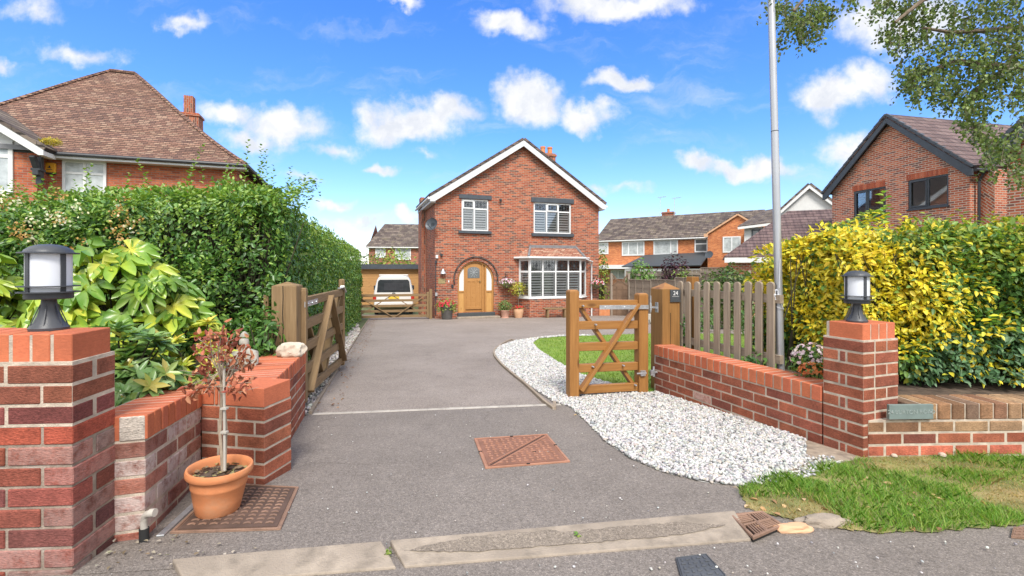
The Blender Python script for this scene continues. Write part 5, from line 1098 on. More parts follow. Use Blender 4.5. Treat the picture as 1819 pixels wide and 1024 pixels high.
# ------------------------------------------------------------------ ironwork in the ground
def frame4(P): # local frame on the ground of a quad given by its near-left, near-right, far-right, far-left
    o = P[0]; return lambda a, b, z=0.0: (P[0] * (1 - a) + P[1] * a) * (1 - b) + (P[3] * (1 - a) + P[2] * a) * b + Zv * z
def cover(name, label, quad, mat, pat, nx, ny, lid=None):
    q = [G(*p) for p in quad]; L = frame4(q); r = empty(name, (q[0] + q[2]) / 2, label, 'manhole cover'); mb = MB()
    mb.prism([L(.0, .0, .003), L(1, 0, .003), L(1, 1, .003), L(0, 1, .003)], Zv * .006); 
    for a0, a1, b0, b1 in ((0, 1, 0, .025), (0, 1, .975, 1), (0, .03, .025, .975), (.97, 1, .025, .975)): mb.prism([L(a0, b0, .009), L(a1, b0, .009), L(a1, b1, .009), L(a0, b1, .009)], Zv * .005)
    mb.build('frame', mat, r, bev=.002); mb = MB(); mb.prism([L(.045, .045, .0095), L(.955, .045, .0095), L(.955, .955, .0095), L(.045, .955, .0095)], Zv * .003); pl_ = mb.build('lid', lid or mat, r)
    mb = MB()
    for i in range(nx):
        for j in range(ny):
            a, b = .08 + .84 * (i + .5) / nx, .08 + .84 * (j + .5) / ny
            if pat == 'split' and abs(a - b) < .075: continue
            da, db = .30 / nx, .16 / ny
            if pat == 'wave': pts = [(a - da, b - db), (a, b + db * .4), (a + da, b - db), (a + da, b + db), (a, b + db * 2.2), (a - da, b + db)]
            elif (i + j) % 2: pts = [(a - da, b - db * .8), (a + da, b - db * .8), (a + da, b + db * .8), (a - da, b + db * .8)]
            else: pts = [(a - da * .5, b - db * 1.8), (a + da * .5, b - db * 1.8), (a + da * .5, b + db * 1.8), (a - da * .5, b + db * 1.8)]
            mb.prism([L(x, y, .0125) for x, y in pts], Zv * .0035)
    if pat == 'split':
        for s in (-1, 1): mb.prism([L(.05 + max(0, s * .05), .05 + max(0, -s * .05), .0125), L(.07 + max(0, s * .05), .05 + max(0, -s * .05), .0125), L(.95 - max(0, -s * .05), .93 - max(0, s * .05), .0125), L(.95 - max(0, -s * .05), .95 - max(0, s * .05), .0125)], Zv * .004)
    mb.build('tread', mat, pl_, bev=.001)
    if pat == 'split':
        mb = MB()
        for a, b in ((.35, .62), (.66, .36), (.985, .55), (.015, .5), (.5, .015), (.5, .985)): mb.prism([L(a - .02, b - .013, .0125), L(a + .02, b - .013, .0125), L(a + .02, b + .013, .0125), L(a - .02, b + .013, .0125)], Zv * .0025)
        mb.prism([L(.06, .06, .0128), L(.075, .06, .0128), L(.945, .94, .0128), L(.93, .94, .0128)], Zv * .001); mb.build('key_slot', M['hole'], r)
    return r
cover('manhole_cover', 'square rust red two-part manhole cover in the middle of the crossover', ((862, 835), (1013, 823), (972, 774), (842, 782)), M['ironred'], 'split', 11, 12, M['ironlow'])
cover('manhole_cover', 'rusty brown patterned cover plate under the terracotta pot', ((301, 951), (499, 944), (531, 869), (395, 862)), M['iron'], 'wave', 8, 11, M['ironlow2'])
cover('stopcock_cover', 'small dark square cover in the road at the bottom edge', ((1212, 1040), (1292, 1030), (1254, 989), (1200, 996)), M['irondark'], 'chequer', 5, 5)
mb = MB(); a_, b_ = G(284, 956), G(352, 893); mb.beam(a_ + Zv * .008, b_ + Zv * .008, .03, .008); tag(mb.build('metal_strip', M['galv'], bev=.002), 'bent grey metal strip lying between left wall and cover plate', 'metal strip')
cover('drain_cover', 'sliver of brown cover in the road at the right edge', ((1796, 958), (1850, 962), (1850, 940), (1800, 942)), M['iron'], 'wave', 3, 3)
# gully grating
q = [G(*p) for p in ((1338, 966), (1392, 942), (1354, 917), (1296, 923))]; L = frame4(q); gr = empty('drain_grate', (q[0] + q[2]) / 2 + Zv * .0, 'rusty slotted drain grate at the end of the kerb', 'drain')
mb = MB(); mb.prism([L(0, 0, .006), L(1, 0, .006), L(1, 1, .006), L(0, 1, .006)], Zv * .006); mb.build('pit', M['hole'], gr)
mb = MB()
for a0, a1, b0, b1 in ((0, 1, 0, .07), (0, 1, .93, 1), (0, .07, .07, .93), (.93, 1, .07, .93), (.47, .53, .07, .93), (.07, .47, .47, .53), (.53, .93, .47, .53)): mb.prism([L(a0, b0, .0125), L(a1, b0, .0125), L(a1, b1, .0125), L(a0, b1, .0125)], Zv * .014)
for qx_, qy_ in ((0, 0), (1, 0), (0, 1), (1, 1)):
    for k in range(5):
        f = .11 + .36 * k / 5; x0, y0 = .07 + qx_ * .46, .07 + qy_ * .46
        if (qx_ + qy_) % 2: mb.prism([L(x0, y0 + f - .03, .0125), L(x0 + .4, y0 + f - .03, .0125), L(x0 + .4, y0 + f + .01, .0125), L(x0, y0 + f + .01, .0125)], Zv * .012)
        else: mb.prism([L(x0 + f - .03, y0, .0125), L(x0 + f + .01, y0, .0125), L(x0 + f + .01, y0 + .4, .0125), L(x0 + f - .03, y0 + .4, .0125)], Zv * .012)
mb.build('bars', M['iron'], gr, bev=.002)
def stone(name, px, py, y, sx, sy, sz, mat, label, cat='stone', z=None, flat=.8, seed=1):
    bm = bmesh.new(); bmesh.ops.create_icosphere(bm, subdivisions=4, radius=1)
    for v in bm.verts:
        n_ = mnoise.noise(v.co * 1.6 + Vector((seed, 0, 0))) * .34 + mnoise.noise(v.co * 4.5 + Vector((0, seed, 0))) * .10
        v.co *= 1 + n_; v.co.z = max(-.62, min(flat, v.co.z)); v.co = Vector((v.co.x * sx, v.co.y * sy, v.co.z * sz))
    zmin = min(v.co.z for v in bm.verts)
    for v in bm.verts: v.co.z -= zmin
    me = bpy.data.meshes.new(name); bm.to_mesh(me); bm.free(); me.materials.append(mat)
    for p in me.polygons: p.use_smooth = True
    me.set_sharp_from_angle(angle=R(32))
    l = at(px, py, y); o = link(name, me, None, (l.x, l.y, l.z if z is None else z)); return tag(o, label, cat)
stone('rock', 517, 626, 3.62, .098, .075, .085, M['rock'], 'pale lump of stone on the end of the left wall', z=.497, flat=.62, seed=4)
l_ = G(1462, 932); stone('kerb_stone', 1462, 932, l_.y, .11, .04, .03, M['conc'], 'broken pale kerb piece at the edge of the grass verge', z=l_.z - .005, seed=8)
l_ = G(1405, 944); o_ = stone('kerb_stone', 1408, 943, l_.y, .09, .025, .025, M['terra2'], 'broken orange tile edging beside the drain grate', z=l_.z - .005, seed=12)
for i, (px, py, s_, lb) in enumerate(((1160, 577, .16, 'mossy rockery stone behind the gate, nearest the gate post'), (1150, 570, .2, 'larger rockery stone at the far edge of the lawn'), (1172, 571, .15, 'small rockery stone by the lower fence'))):
    l_ = G(px, py); stone('rock', px, py, l_.y, s_, s_ * .8, s_, M['statue'], lb, z=l_.z - .02, seed=20 + i)
# waste pipe at the left wall
pp = G(256, 962); pi_ = empty('waste_pipe', pp, 'grey plastic waste pipe elbow rising beside the left wall', 'pipe'); mb = MB()
mb.tube([pp + Vector((0, 0, -.02)), pp + Vector((0, 0, .055))], .018, 14); mb.build('collar', M['rubber'], pi_, smooth=True)
mb = MB(); mb.tube([pp + Vector((0, 0, .05)), pp + Vector((0, 0, .085)), pp + Vector((.004, -.002, .103)), pp + Vector((.016, -.006, .117)), pp + Vector((.036, -.008, .122))], .0135, 14); mb.tube([pp + Vector((.03, -.008, .122)), pp + Vector((.052, -.008, .124))], .0165, 14); mb.build('elbow', M['pvc'], pi_, smooth=True)
# terracotta pot with its young tree (leaves further down)
pot = G(387, 912); pr_ = empty('terracotta_pot', pot + Zv * .016, 'round terracotta flower pot standing on the brown cover plate', 'flower pot'); mb = MB()
zr0 = .205
mb.lathe(pot + Zv * .016, [(0.0000, 0), (0.0860, 0), (0.0912, .006), (0.1015, .06), (0.1118, .12), (0.1157, .125), (0.1152, .132), (0.1195, .170), (0.1307, .172), (0.1376, .180), (0.1389, .196), (0.1350, .207), (0.1273, .209), (0.1213, .204), (0.1161, .19), (0.1101, .15), (0.0000, .15)], 56); mb.build('pot', M['terra'], pr_, smooth=True, angle=50)
mb = MB(); mb.lathe(pot + Zv * .016, [(.1115, .165), (.09, .172), (.05, .178), (0, .18)], 30, cap=False); mb.build('compost', M['soil'], pr_); pr_.rotation_euler.y = R(3)
# statue: a small seated stone figure
sp_ = Vector((-1.89, 3.26, .38)); st_ = empty('stone_statue', sp_, 'small grey seated stone figure among the plants behind the left wall', 'statue')
def skin(name, pts, edges, rad, mat, parent, loc, sub=2):
    me = bpy.data.meshes.new(name); me.from_pydata([tuple(Vector(p)) for p in pts], edges, []); o = link(name, me, parent, loc); me.materials.append(mat)
    md = o.modifiers.new('skin', 'SKIN'); md.use_smooth_shade = True
    for i, r in enumerate(rad): me.skin_vertices[0].data[i].radius = (r, r) if not isinstance(r, tuple) else r
    me.skin_vertices[0].data[0].use_root = True; sd = o.modifiers.new('sub', 'SUBSURF'); sd.levels = sd.render_levels = sub; return o
skin('figure', [(0, 0, .06), (0, 0, .13), (0, 0, .20), (0, 0, .245), (0, -.005, .285), (0, 0, .325), (.07, 0, .205), (.09, -.03, .13), (.03, -.085, .10), (-.07, 0, .205), (-.09, -.03, .13), (-.03, -.085, .10), (.11, -.03, .04), (.02, -.11, .035), (-.11, -.03, .04), (-.02, -.11, .035)],
     [(0, 1), (1, 2), (2, 3), (3, 4), (4, 5), (2, 6), (6, 7), (7, 8), (2, 9), (9, 10), (10, 11), (0, 12), (12, 13), (0, 14), (14, 15)],
     [.07, .062, .06, .028, .037, .030, .034, .026, .02, .034, .026, .02, .045, .03, .045, .03], M['statue'], st_, sp_)
mb = MB(); mb.lathe(sp_, [(0, 0), (.15, 0), (.155, .02), (.14, .035), (0, .035)], 24); mb.lathe(sp_ + Zv * .33, [(.03, 0), (.024, .016), (.010, .032), (0, .036)], 12); mb.build('plinth', M['statue'], st_, smooth=True)

# ------------------------------------------------------------------ things along the front of the far house
def gp_(px, d): t = H.t(px, d); p = H.p(t, d, 0); p.z = gz(p.y); return p
def planter(px, d, label, prof, mat, cat='flower pot'):
    p = gp_(px, d); r = empty('plant_pot', p, label, cat); mb = MB(); mb.lathe(p, prof, 28); mb.build('pot', M[mat], r, smooth=True); mb = MB(); mb.lathe(p + Zv * (prof[-1][1]), [(prof[-1][0], 0), (0, .03)], 14, cap=False); mb.build('compost', M['soil'], r); return p
pA = planter(794, .75, 'tall dark grey planter left of the oak door', [(0, 0), (.19, 0), (.21, .05), (.26, .54), (.27, .56), (.25, .56), (.24, .5)], 'potgrey')
pB = planter(897, .45, 'small pinkish clay pot right of the oak door', [(0, 0), (.17, 0), (.17, .03), (.15, .04), (.19, .30), (.20, .31), (.20, .34), (.18, .34), (.17, .3)], 'terrapink')
pC = planter(921, .5, 'rounded sandy clay pot with red flowers and a standard tree', [(0, 0), (.16, 0), (.21, .2), (.225, .32), (.215, .38), (.22, .40), (.20, .40), (.19, .36)], 'terra2')
b0_, b1_ = gp_(966, 1.0), gp_(1008, .95); be = empty('garden_bench', (b0_ + b1_) / 2, 'low wooden plank bench below the bay window', 'bench')
mb = MB(); mb.beam(b0_ + Zv * .40, b1_ + Zv * .40, .26, .06); mb.build('seat', M['oldwood'], be, bev=.006)
for f in (.14, .86):
    mb = MB(); c_ = b0_.lerp(b1_, f); mb.obox(c_ + Zv * .18, H.u * .035, H.n * .11, Zv * .19); mb.build('leg', M['oldwood'], be)
def basket(px, py, d, label):
    t, z = H.tz(px, py, d); c = H.p(t, d, z); r = empty('hanging_basket', c, label, 'hanging basket'); mb = MB(); mb.lathe(c - Zv * .17, [(0, 0), (.10, .02), (.18, .10), (.20, .17), (.19, .17), (0, .15)], 20); mb.build('bowl', M['bark'], r, smooth=True)
    mb = MB(); top = c + Zv * .40
    for k in range(3): a = 2 * pi * k / 3 + .4; mb.tube([c + Vector((.19 * cos(a), .19 * sin(a), 0)), top], .006, 4)
    mb.build('chain', M['black'], r); mb = MB(); mb.tube([H.p(t, .01, z + .25), H.p(t, .01, z + .50)], .012, 5); mb.tube([H.p(t, .01, z + .47), H.p(t, d + .02, z + .44), top], .012, 5); mb.tube([H.p(t, .01, z + .28), H.p(t, d - .1, z + .44)], .010, 5)
    tag(mb.build('basket_bracket', M['black'], house), None); return c
kA = basket(901, 506, .30, 'hanging basket with pink and white flowers beside the bay window'); kB = basket(1061, 507, .34, 'hanging basket with red and pink flowers at the far right corner of the house')
# brown bin / planter and fences to the right of the house
mb = MB(); p = gp_(1072, -.3); mb.obox(p + Zv * .30, Vector((.26, 0, 0)), Vector((0, .25, 0)), Zv * .30); mb.obox(p + Zv * .62, Vector((.28, 0, 0)), Vector((0, .27, 0)), Zv * .02); tag(mb.build('storage_box', M['terra'], bev=.01), 'red-brown storage box at the right corner of the house', 'box')
def panel_fence(name, label, pts, ztops, mat, post='fencewood', slats=10, style='lap', trellis=0.0, zdrop=1.7):
    r = empty(name, Vector((*pts[0], gz(pts[0][1]))), label, 'fence')
    for (a, b), (za, zb_) in zip(zip(pts[:-1], pts[1:]), zip(ztops[:-1], ztops[1:])):
        f = Fr.two(a, b); L_ = (Vector(b) - Vector(a)).length; mb = MB(); zt = (za + zb_) / 2; g_ = gz(a[1]) - .1; top = zt - trellis
        if style == 'lap':
            for i in range(slats):
                z0_ = g_ + (top - g_) * i / slats; mb.obox(f.p(L_ / 2, .012 * (i % 2), z0_ + (top - g_) / slats / 2), f.u * (L_ / 2 - .04), f.n * .01 + Zv * 0, Zv * ((top - g_) / slats / 2 + .006))
            for k in (.33, .66): f.box(mb, L_ * k - .02, L_ * k + .02, .024, .05, g_, top)
        else:
            n_ = int(L_ / .11)
            for i in range(n_): f.box(mb, L_ * i / n_ + .004, L_ * (i + 1) / n_ - .004, .012 * (i % 2), .012 * (i % 2) + .015, g_, top)
            f.box(mb, .0, L_, .03, .07, top - .25, top - .15)
        f.box(mb, .02, L_ - .02, -.03, .05, top + .007, top + .04) if not trellis else None
        mb.build('panel', M[mat], r)
        if trellis:
            mb = MB(); n_ = 16; low = [top + trellis * (.25 - .22 * cos(2 * pi * (i / n_))) for i in range(n_ + 1)]; hi = [top + trellis * (.68 + .30 * cos(2 * pi * i / n_)) for i in range(n_ + 1)]
            for i in range(n_):
                x0, x1 = L_ * i / n_, L_ * (i + 1) / n_
                mb.beam(f.p(x0, .02, low[i]), f.p(x1, .02, low[i + 1]), .04, .04); mb.beam(f.p(x0, .02, hi[i]), f.p(x1, .02, hi[i + 1]), .04, .045)
                mb.beam(f.p(x0, .01, low[i]), f.p(x1, .01, hi[i + 1]), .012, .018, up=f.n); mb.beam(f.p(x0, .02, hi[i]), f.p(x1, .02, low[i + 1]), .012, .018, up=f.n)
                f.prism(mb, [(x0, top - .02), (x1, top - .02), (x1, low[i + 1]), (x0, low[i])], .0, .02)
            mb.build('trellis', M[mat], r)
    for i, (p, z) in enumerate(zip(pts, ztops)):
        mb = MB(); mb.obox(Vector((*p, (z + .06 + gz(p[1])) / 2)), Vector((.05, 0, 0)), Vector((0, .05, 0)), Zv * ((z + .06 - gz(p[1])) / 2)); mb.build('post', M[post], r)
    return r
q_ = lambda px, y: tuple(at(px, 500, y).xy)
panel_fence('trellis_fence', 'brown panel fence with wavy trellis top beside the house', [q_(1050, 22.6), q_(1086, 22.3), q_(1117, 22.0)], [at(0, 488, 22.4).z, at(0, 488, 22.4).z, at(0, 488, 22.2).z], 'brownfence', 'fencewood', 10, 'lap', .55)
panel_fence('panel_fence', 'grey overlapped panel fence along the far side of the lawn', [q_(1118, 21.5), q_(1157, 20.0), q_(1200, 18.4), q_(1252, 16.8), q_(1330, 14.5)], [at(0, 499, 21).z, at(0, 499, 20).z, at(0, 498, 18.5).z, at(0, 492, 17).z, at(0, 484, 15).z], 'fencewood', 'fencewood', 11)
panel_fence('board_fence', 'taller grey vertical board fence standing behind the lower panels', [q_(1113, 27), q_(1180, 25.5), q_(1245, 24), q_(1330, 22)], [at(0, 484, 27).z, at(0, 482, 25.5).z, at(0, 479, 24).z, at(0, 474, 22).z], 'fencewood', 'fencewood', 10, 'board')

# ------------------------------------------------------------------ leaves
def unit(a): return a / np.maximum(np.linalg.norm(a, axis=1, keepdims=True), 1e-9)
def rdir(n): return unit(RNG.normal(size=(n, 3)))
def vnoise(P, f, seed=0):
    r = np.random.default_rng(seed); s = np.zeros(len(P))
    for k in range(7): d = r.normal(size=3); s += np.sin(P @ d * f * (1 + .35 * k) + r.uniform(0, 6.28)) / (1 + .3 * k)
    return s / 2.6
def pick(pal, n, j=.2): c = np.array(pal)[RNG.integers(0, len(pal), n)]; return np.clip(c * (1 + RNG.uniform(-j, j, (n, 1))) * (1 + RNG.uniform(-.06, .06, (n, 3))), 0, 1)
def raw_mesh(name, V, F, nv, C, mat, parent, loc, smooth=False):
    """V verts, F (k, nv) index array, C per-vertex colour"""
    loc = np.array(loc); me = bpy.data.meshes.new(name); me.vertices.add(len(V)); me.vertices.foreach_set('co', (V - loc).astype(np.float32).ravel())
    me.loops.add(F.size); me.loops.foreach_set('vertex_index', F.astype(np.int32).ravel()); me.polygons.add(len(F)); me.polygons.foreach_set('loop_start', np.arange(0, F.size, nv, dtype=np.int32))
    me.update(calc_edges=True); me.materials.append(mat); ca = me.color_attributes.new('Col', 'FLOAT_COLOR', 'POINT')
    ca.data.foreach_set('color', np.hstack([C, np.zeros((len(C), 1))]).astype(np.float32).ravel())
    if smooth: me.polygons.foreach_set('use_smooth', [True] * len(F))
    return link(name, me, parent, loc)
class Leaves:
    def __init__(s): s.V = []; s.F = []; s.C = []; s.n = 0
    def add(s, P, D, Nn, L, W, C, fold=.18, droop=.15):
        n = len(P); L = np.broadcast_to(np.asarray(L, float), (n,))[:, None]; W = np.broadcast_to(np.asarray(W, float), (n,))[:, None]
        D = unit(D); Nn = unit(Nn - (Nn * D).sum(1, keepdims=True) * D); S = np.cross(D, Nn)
        V = np.stack([P, P + D * L * .30 + S * W * .5 + Nn * W * fold, P + D * L * .66 + S * W * .42 + Nn * (W * fold - L * droop * .4), P + D * L - Nn * L * droop,
                      P + D * L * .66 - S * W * .42 + Nn * (W * fold - L * droop * .4), P + D * L * .30 - S * W * .5 + Nn * W * fold], 1).reshape(-1, 3)
        b = (np.arange(n) * 6 + s.n)[:, None]; s.F.append(np.concatenate([b + [0, 1, 2, 3], b + [0, 3, 4, 5]], 0)); s.V.append(V); s.C.append(np.repeat(C, 6, 0)); s.n += n * 6; return s
    def build(s, name, mat, parent, loc): return raw_mesh(name, np.concatenate(s.V), np.concatenate(s.F), 4, np.concatenate(s.C), mat, parent, loc)
def face_leaves(lv, O, U, Vv, Nn, nu, n, size, colf, thick=.22, bump=.12, seed=0, wgt=None, up=.35, low=None):
    """n leaves over the patch O + a*U + b*V, pushed in and out along N so that the face has hollows"""
    a, b = RNG.random(n), RNG.random(n)
    if wgt: a = a ** wgt
    O, U, Vv, Nn = (np.array(x, float) for x in (O, U, Vv, Nn)); P = O + a[:, None] * U + b[:, None] * Vv
    if low: P[:, 2] = O[2] + (P[:, 2] - O[2]) * (low + (1 - low) * np.minimum(1, a * 1.3))
    out = vnoise(P, 3.2, seed) * bump + vnoise(P, 9.0, seed + 1) * bump * .45 - RNG.random(n) ** 2 * thick
    P = P + out[:, None] * Nn; k = 1 + (np.maximum(0, P[:, 1] - 4) * .045 if nu else 0)
    nn = unit(Nn + rdir(n) * .75 + np.array([0, 0, up])); D = unit(np.cross(nn, rdir(n)) + np.array([0, 0, .15]))
    L = size * RNG.uniform(.7, 1.25, n) * k; lv.add(P, D, nn, L, L * RNG.uniform(.42, .55, n), colf(P, out))
def billows(lv, O, U, Vv, Nn, m, rr, nper, size, colf, seed, low=None, stretch=1.0):
    """rounded tufts standing out of a hedge face"""
    r = np.random.default_rng(seed); O, U, Vv, Nn = (np.array(x, float) for x in (O, U, Vv, Nn))
    for k in range(m):
        a, b = r.random(), r.random(); c = O + a * U + b * Vv
        if low: c[2] = O[2] + (c[2] - O[2]) * (low + (1 - low) * min(1, a * 1.3))
        R_ = r.uniform(*rr); c = c + Nn * R_ * r.uniform(-.75, -.1); n = int(nper * (R_ / rr[1]) ** 2); d = rdir(n * 2); d = d[(d @ unit(Nn[None])[0] > -.25) | (d[:, 2] > .55)][:n]; n = len(d)
        P = c + d * R_ * (1 - RNG.random(n)[:, None] ** 3 * .5) * np.array([stretch, 1, .85]) * (1 + .22 * vnoise(d * 3 + k, 1.5, k)[:, None]); nn = unit(d * .55 + rdir(n) * .45 + [0, 0, .65]); D = unit(d + rdir(n) * .7 + [0, 0, -.1]); L = size * RNG.uniform(.7, 1.25, n)
        lv.add(P, D, nn, L, L * RNG.uniform(.42, .56, n), colf(P, None, r.normal() * .34))
def bush(name, label, cat, c, r, n, size, pal, parent=None, mat='leaf', group=None, core=True, seed=1, lump=.25, flowers=None, ratio=.5, corecol=None):
    c, r = np.array(c, float), np.array(r, float); root = parent if parent is not None else empty(name, Vector(c) - Vector((0, 0, r[2])), label, cat, group)
    d = rdir(n); rad = 1 + vnoise(d * 2.2, 1.6, seed) * lump + vnoise(d * 6, 1.3, seed + 3) * lump * .4; rr = (RNG.random(n) ** .22) * rad; P = c + d * rr[:, None] * r
    nn = unit(d + rdir(n) * .8 + [0, 0, .3]); D = unit(np.cross(nn, rdir(n)) + [0, 0, .1]); L = size * RNG.uniform(.7, 1.3, n); lv = Leaves().add(P, D, nn, L, L * ratio, pick(pal, n)); lv.build('foliage', M[mat], root, WL[root.name])
    if core:
        mb = MB()
        for k in range(7):
            a = RNG.random() * 6.28; mb.tube([Vector(c) + Vector((0, 0, -r[2] * 1.0)), Vector(c) + Vector((r[0] * .35 * cos(a), r[1] * .35 * sin(a), -r[2] * .2)), Vector(c) + Vector((r[0] * .75 * cos(a), r[1] * .75 * sin(a), r[2] * .55))], [.02 * r[2] + .006, .012 * r[2] + .004, .004], 5)
        mb.build('stems', M['dstem'], root)
    if flowers:
        pal2, m, fs = flowers; d = rdir(m); d[:, 2] = np.abs(d[:, 2]) * .8 + .05; d = unit(d); P = c + d * r * 1.02; nn = unit(d + rdir(m) * .4); q = 5; PP = np.repeat(P, q, 0); NN = np.repeat(nn, q, 0); DD = unit(np.cross(NN, rdir(m * q)))
        Leaves().add(PP, DD, NN, fs, fs * .8, np.repeat(pick(pal2, m, .12), q, 0), .0, -.15).build('flowers', M['petal'], root, WL[root.name])
    return root

HG = [(0.081, 0.187, 0.041), (0.113, 0.242, 0.052), (0.065, 0.154, 0.037), (0.151, 0.286, 0.065), (0.097, 0.209, 0.045)]
HY_ = [(.20, .32, .05), (.26, .37, .07), (.16, .28, .045)]
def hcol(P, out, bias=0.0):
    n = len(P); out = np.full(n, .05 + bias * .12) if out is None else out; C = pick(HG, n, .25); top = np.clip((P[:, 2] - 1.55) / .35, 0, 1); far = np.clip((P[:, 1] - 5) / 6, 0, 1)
    y = RNG.random(n) < (.16 + .55 * top + .18 * (out > .05) + .36 * np.clip((P[:, 1] - 4.4) / 2.5, 0, 1)); C[y] = pick(HY_, int(y.sum())); return C  # more pale leaves along the drive: its shaded face is brightened in the colour
hd = empty('privet_hedge', Vector((-3.6, 8, gz(8))), 'long tall clipped green privet hedge along the left side of the drive', 'hedge')
lv = Leaves(); zt = 1.84
fx = lambda y: -2.03 - .276 * (y - 3.937)
P0, P1 = (fx(4.15), 4.15), (fx(18.7), 18.7); ud = np.array([P1[0] - P0[0], P1[1] - P0[1]]); ud /= np.linalg.norm(ud); nr = (ud[1], -ud[0], 0)
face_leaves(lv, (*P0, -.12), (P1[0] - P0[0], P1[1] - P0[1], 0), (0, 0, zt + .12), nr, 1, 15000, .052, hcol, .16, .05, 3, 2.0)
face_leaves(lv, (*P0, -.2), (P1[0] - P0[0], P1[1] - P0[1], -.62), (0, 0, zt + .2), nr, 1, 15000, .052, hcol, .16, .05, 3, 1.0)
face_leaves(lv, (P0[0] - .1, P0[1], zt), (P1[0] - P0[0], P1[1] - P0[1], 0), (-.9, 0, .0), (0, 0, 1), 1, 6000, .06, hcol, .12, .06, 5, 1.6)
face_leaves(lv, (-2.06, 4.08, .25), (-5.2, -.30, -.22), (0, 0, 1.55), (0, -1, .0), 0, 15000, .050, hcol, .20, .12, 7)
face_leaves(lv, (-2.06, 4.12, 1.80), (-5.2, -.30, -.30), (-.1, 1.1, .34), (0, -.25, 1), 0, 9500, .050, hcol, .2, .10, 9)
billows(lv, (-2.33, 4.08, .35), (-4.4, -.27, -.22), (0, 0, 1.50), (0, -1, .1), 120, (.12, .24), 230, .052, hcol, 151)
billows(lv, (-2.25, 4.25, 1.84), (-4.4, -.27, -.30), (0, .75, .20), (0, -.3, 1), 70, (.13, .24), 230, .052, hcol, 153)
# loose upright shoots along the top
for i in range(85):
    t = RNG.random(); x = -2.1 - 4.6 * t; y = 4.15 + RNG.random() * .9; z = 1.92 + RNG.random() * .16 - .28 * t; h = RNG.uniform(.08, .30) * (2.0 if -3.35 < x < -2.55 and RNG.random() < .5 else 1); m = int(h / .022)
    s = np.linspace(0, 1, m)[:, None]; lean = RNG.normal(size=2) * .22; P = np.array([x, y, z]) + s * np.array([lean[0] * h, lean[1] * h, h]); a = np.arange(m) * 2.4 + RNG.random() * 6; D = np.stack([np.cos(a), np.sin(a), np.full(m, .7)], 1)
    lv.add(P, D, np.array([0, 0, 1]) + rdir(m) * .3, .055 * (1 - .4 * s[:, 0]), .026, pick(HY_, m))
for i in range(150):
    x = RNG.uniform(-4.6, -2.1); z = RNG.uniform(.5, 1.75); y = 3.92 + .058 * (x + 2); m = 9; s = np.linspace(0, 1, m)[:, None]; P = np.array([x, y, z]) + s * [RNG.normal() * .05, -.05, .13]; a = np.arange(m) * 2.4; D = np.stack([np.cos(a), np.sin(a) - .3, np.full(m, .7)], 1); lv.add(P, D, np.array([0, -.3, 1]) + rdir(m) * .3, .034, .017, pick(HY_, m))
# cream and browning flower heads towards the left
for i in range(30):
    x = RNG.uniform(-4.6, -3.05); z = RNG.uniform(1.30, 1.82); y = 3.86 + .058 * (x + 2) + RNG.uniform(-.06, .05); m = 26; pal = [(.75, .70, .45), (.68, .66, .50)] if RNG.random() < .5 else [(.50, .30, .09), (.42, .24, .08)]
    P = np.array([x, y, z]) + RNG.normal(size=(m, 3)) * [.035, .03, .035]; lv.add(P, rdir(m), rdir(m), .022, .016, pick(pal, m), 0, 0)
lv.build('foliage', M['hleaf'], hd, WL[hd.name])
mb = MB(); ins = .30
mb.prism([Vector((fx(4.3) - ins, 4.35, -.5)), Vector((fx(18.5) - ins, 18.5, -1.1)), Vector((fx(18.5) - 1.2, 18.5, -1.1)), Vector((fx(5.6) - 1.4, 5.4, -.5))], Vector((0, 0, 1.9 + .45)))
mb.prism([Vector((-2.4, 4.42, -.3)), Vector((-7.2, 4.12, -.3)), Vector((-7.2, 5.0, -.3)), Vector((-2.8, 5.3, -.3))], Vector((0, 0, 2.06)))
for i in range(160):
    x = RNG.uniform(-6, -2.15); y = 4.2 + .058 * (x + 2); mb.tube([Vector((x, y + .2, .0)), Vector((x + RNG.normal() * .1, y + .05, .8)), Vector((x + RNG.normal() * .2, y - .02, 1.6))], [.012, .009, .004], 5)
mb.build('branches', M['dstem'], hd)

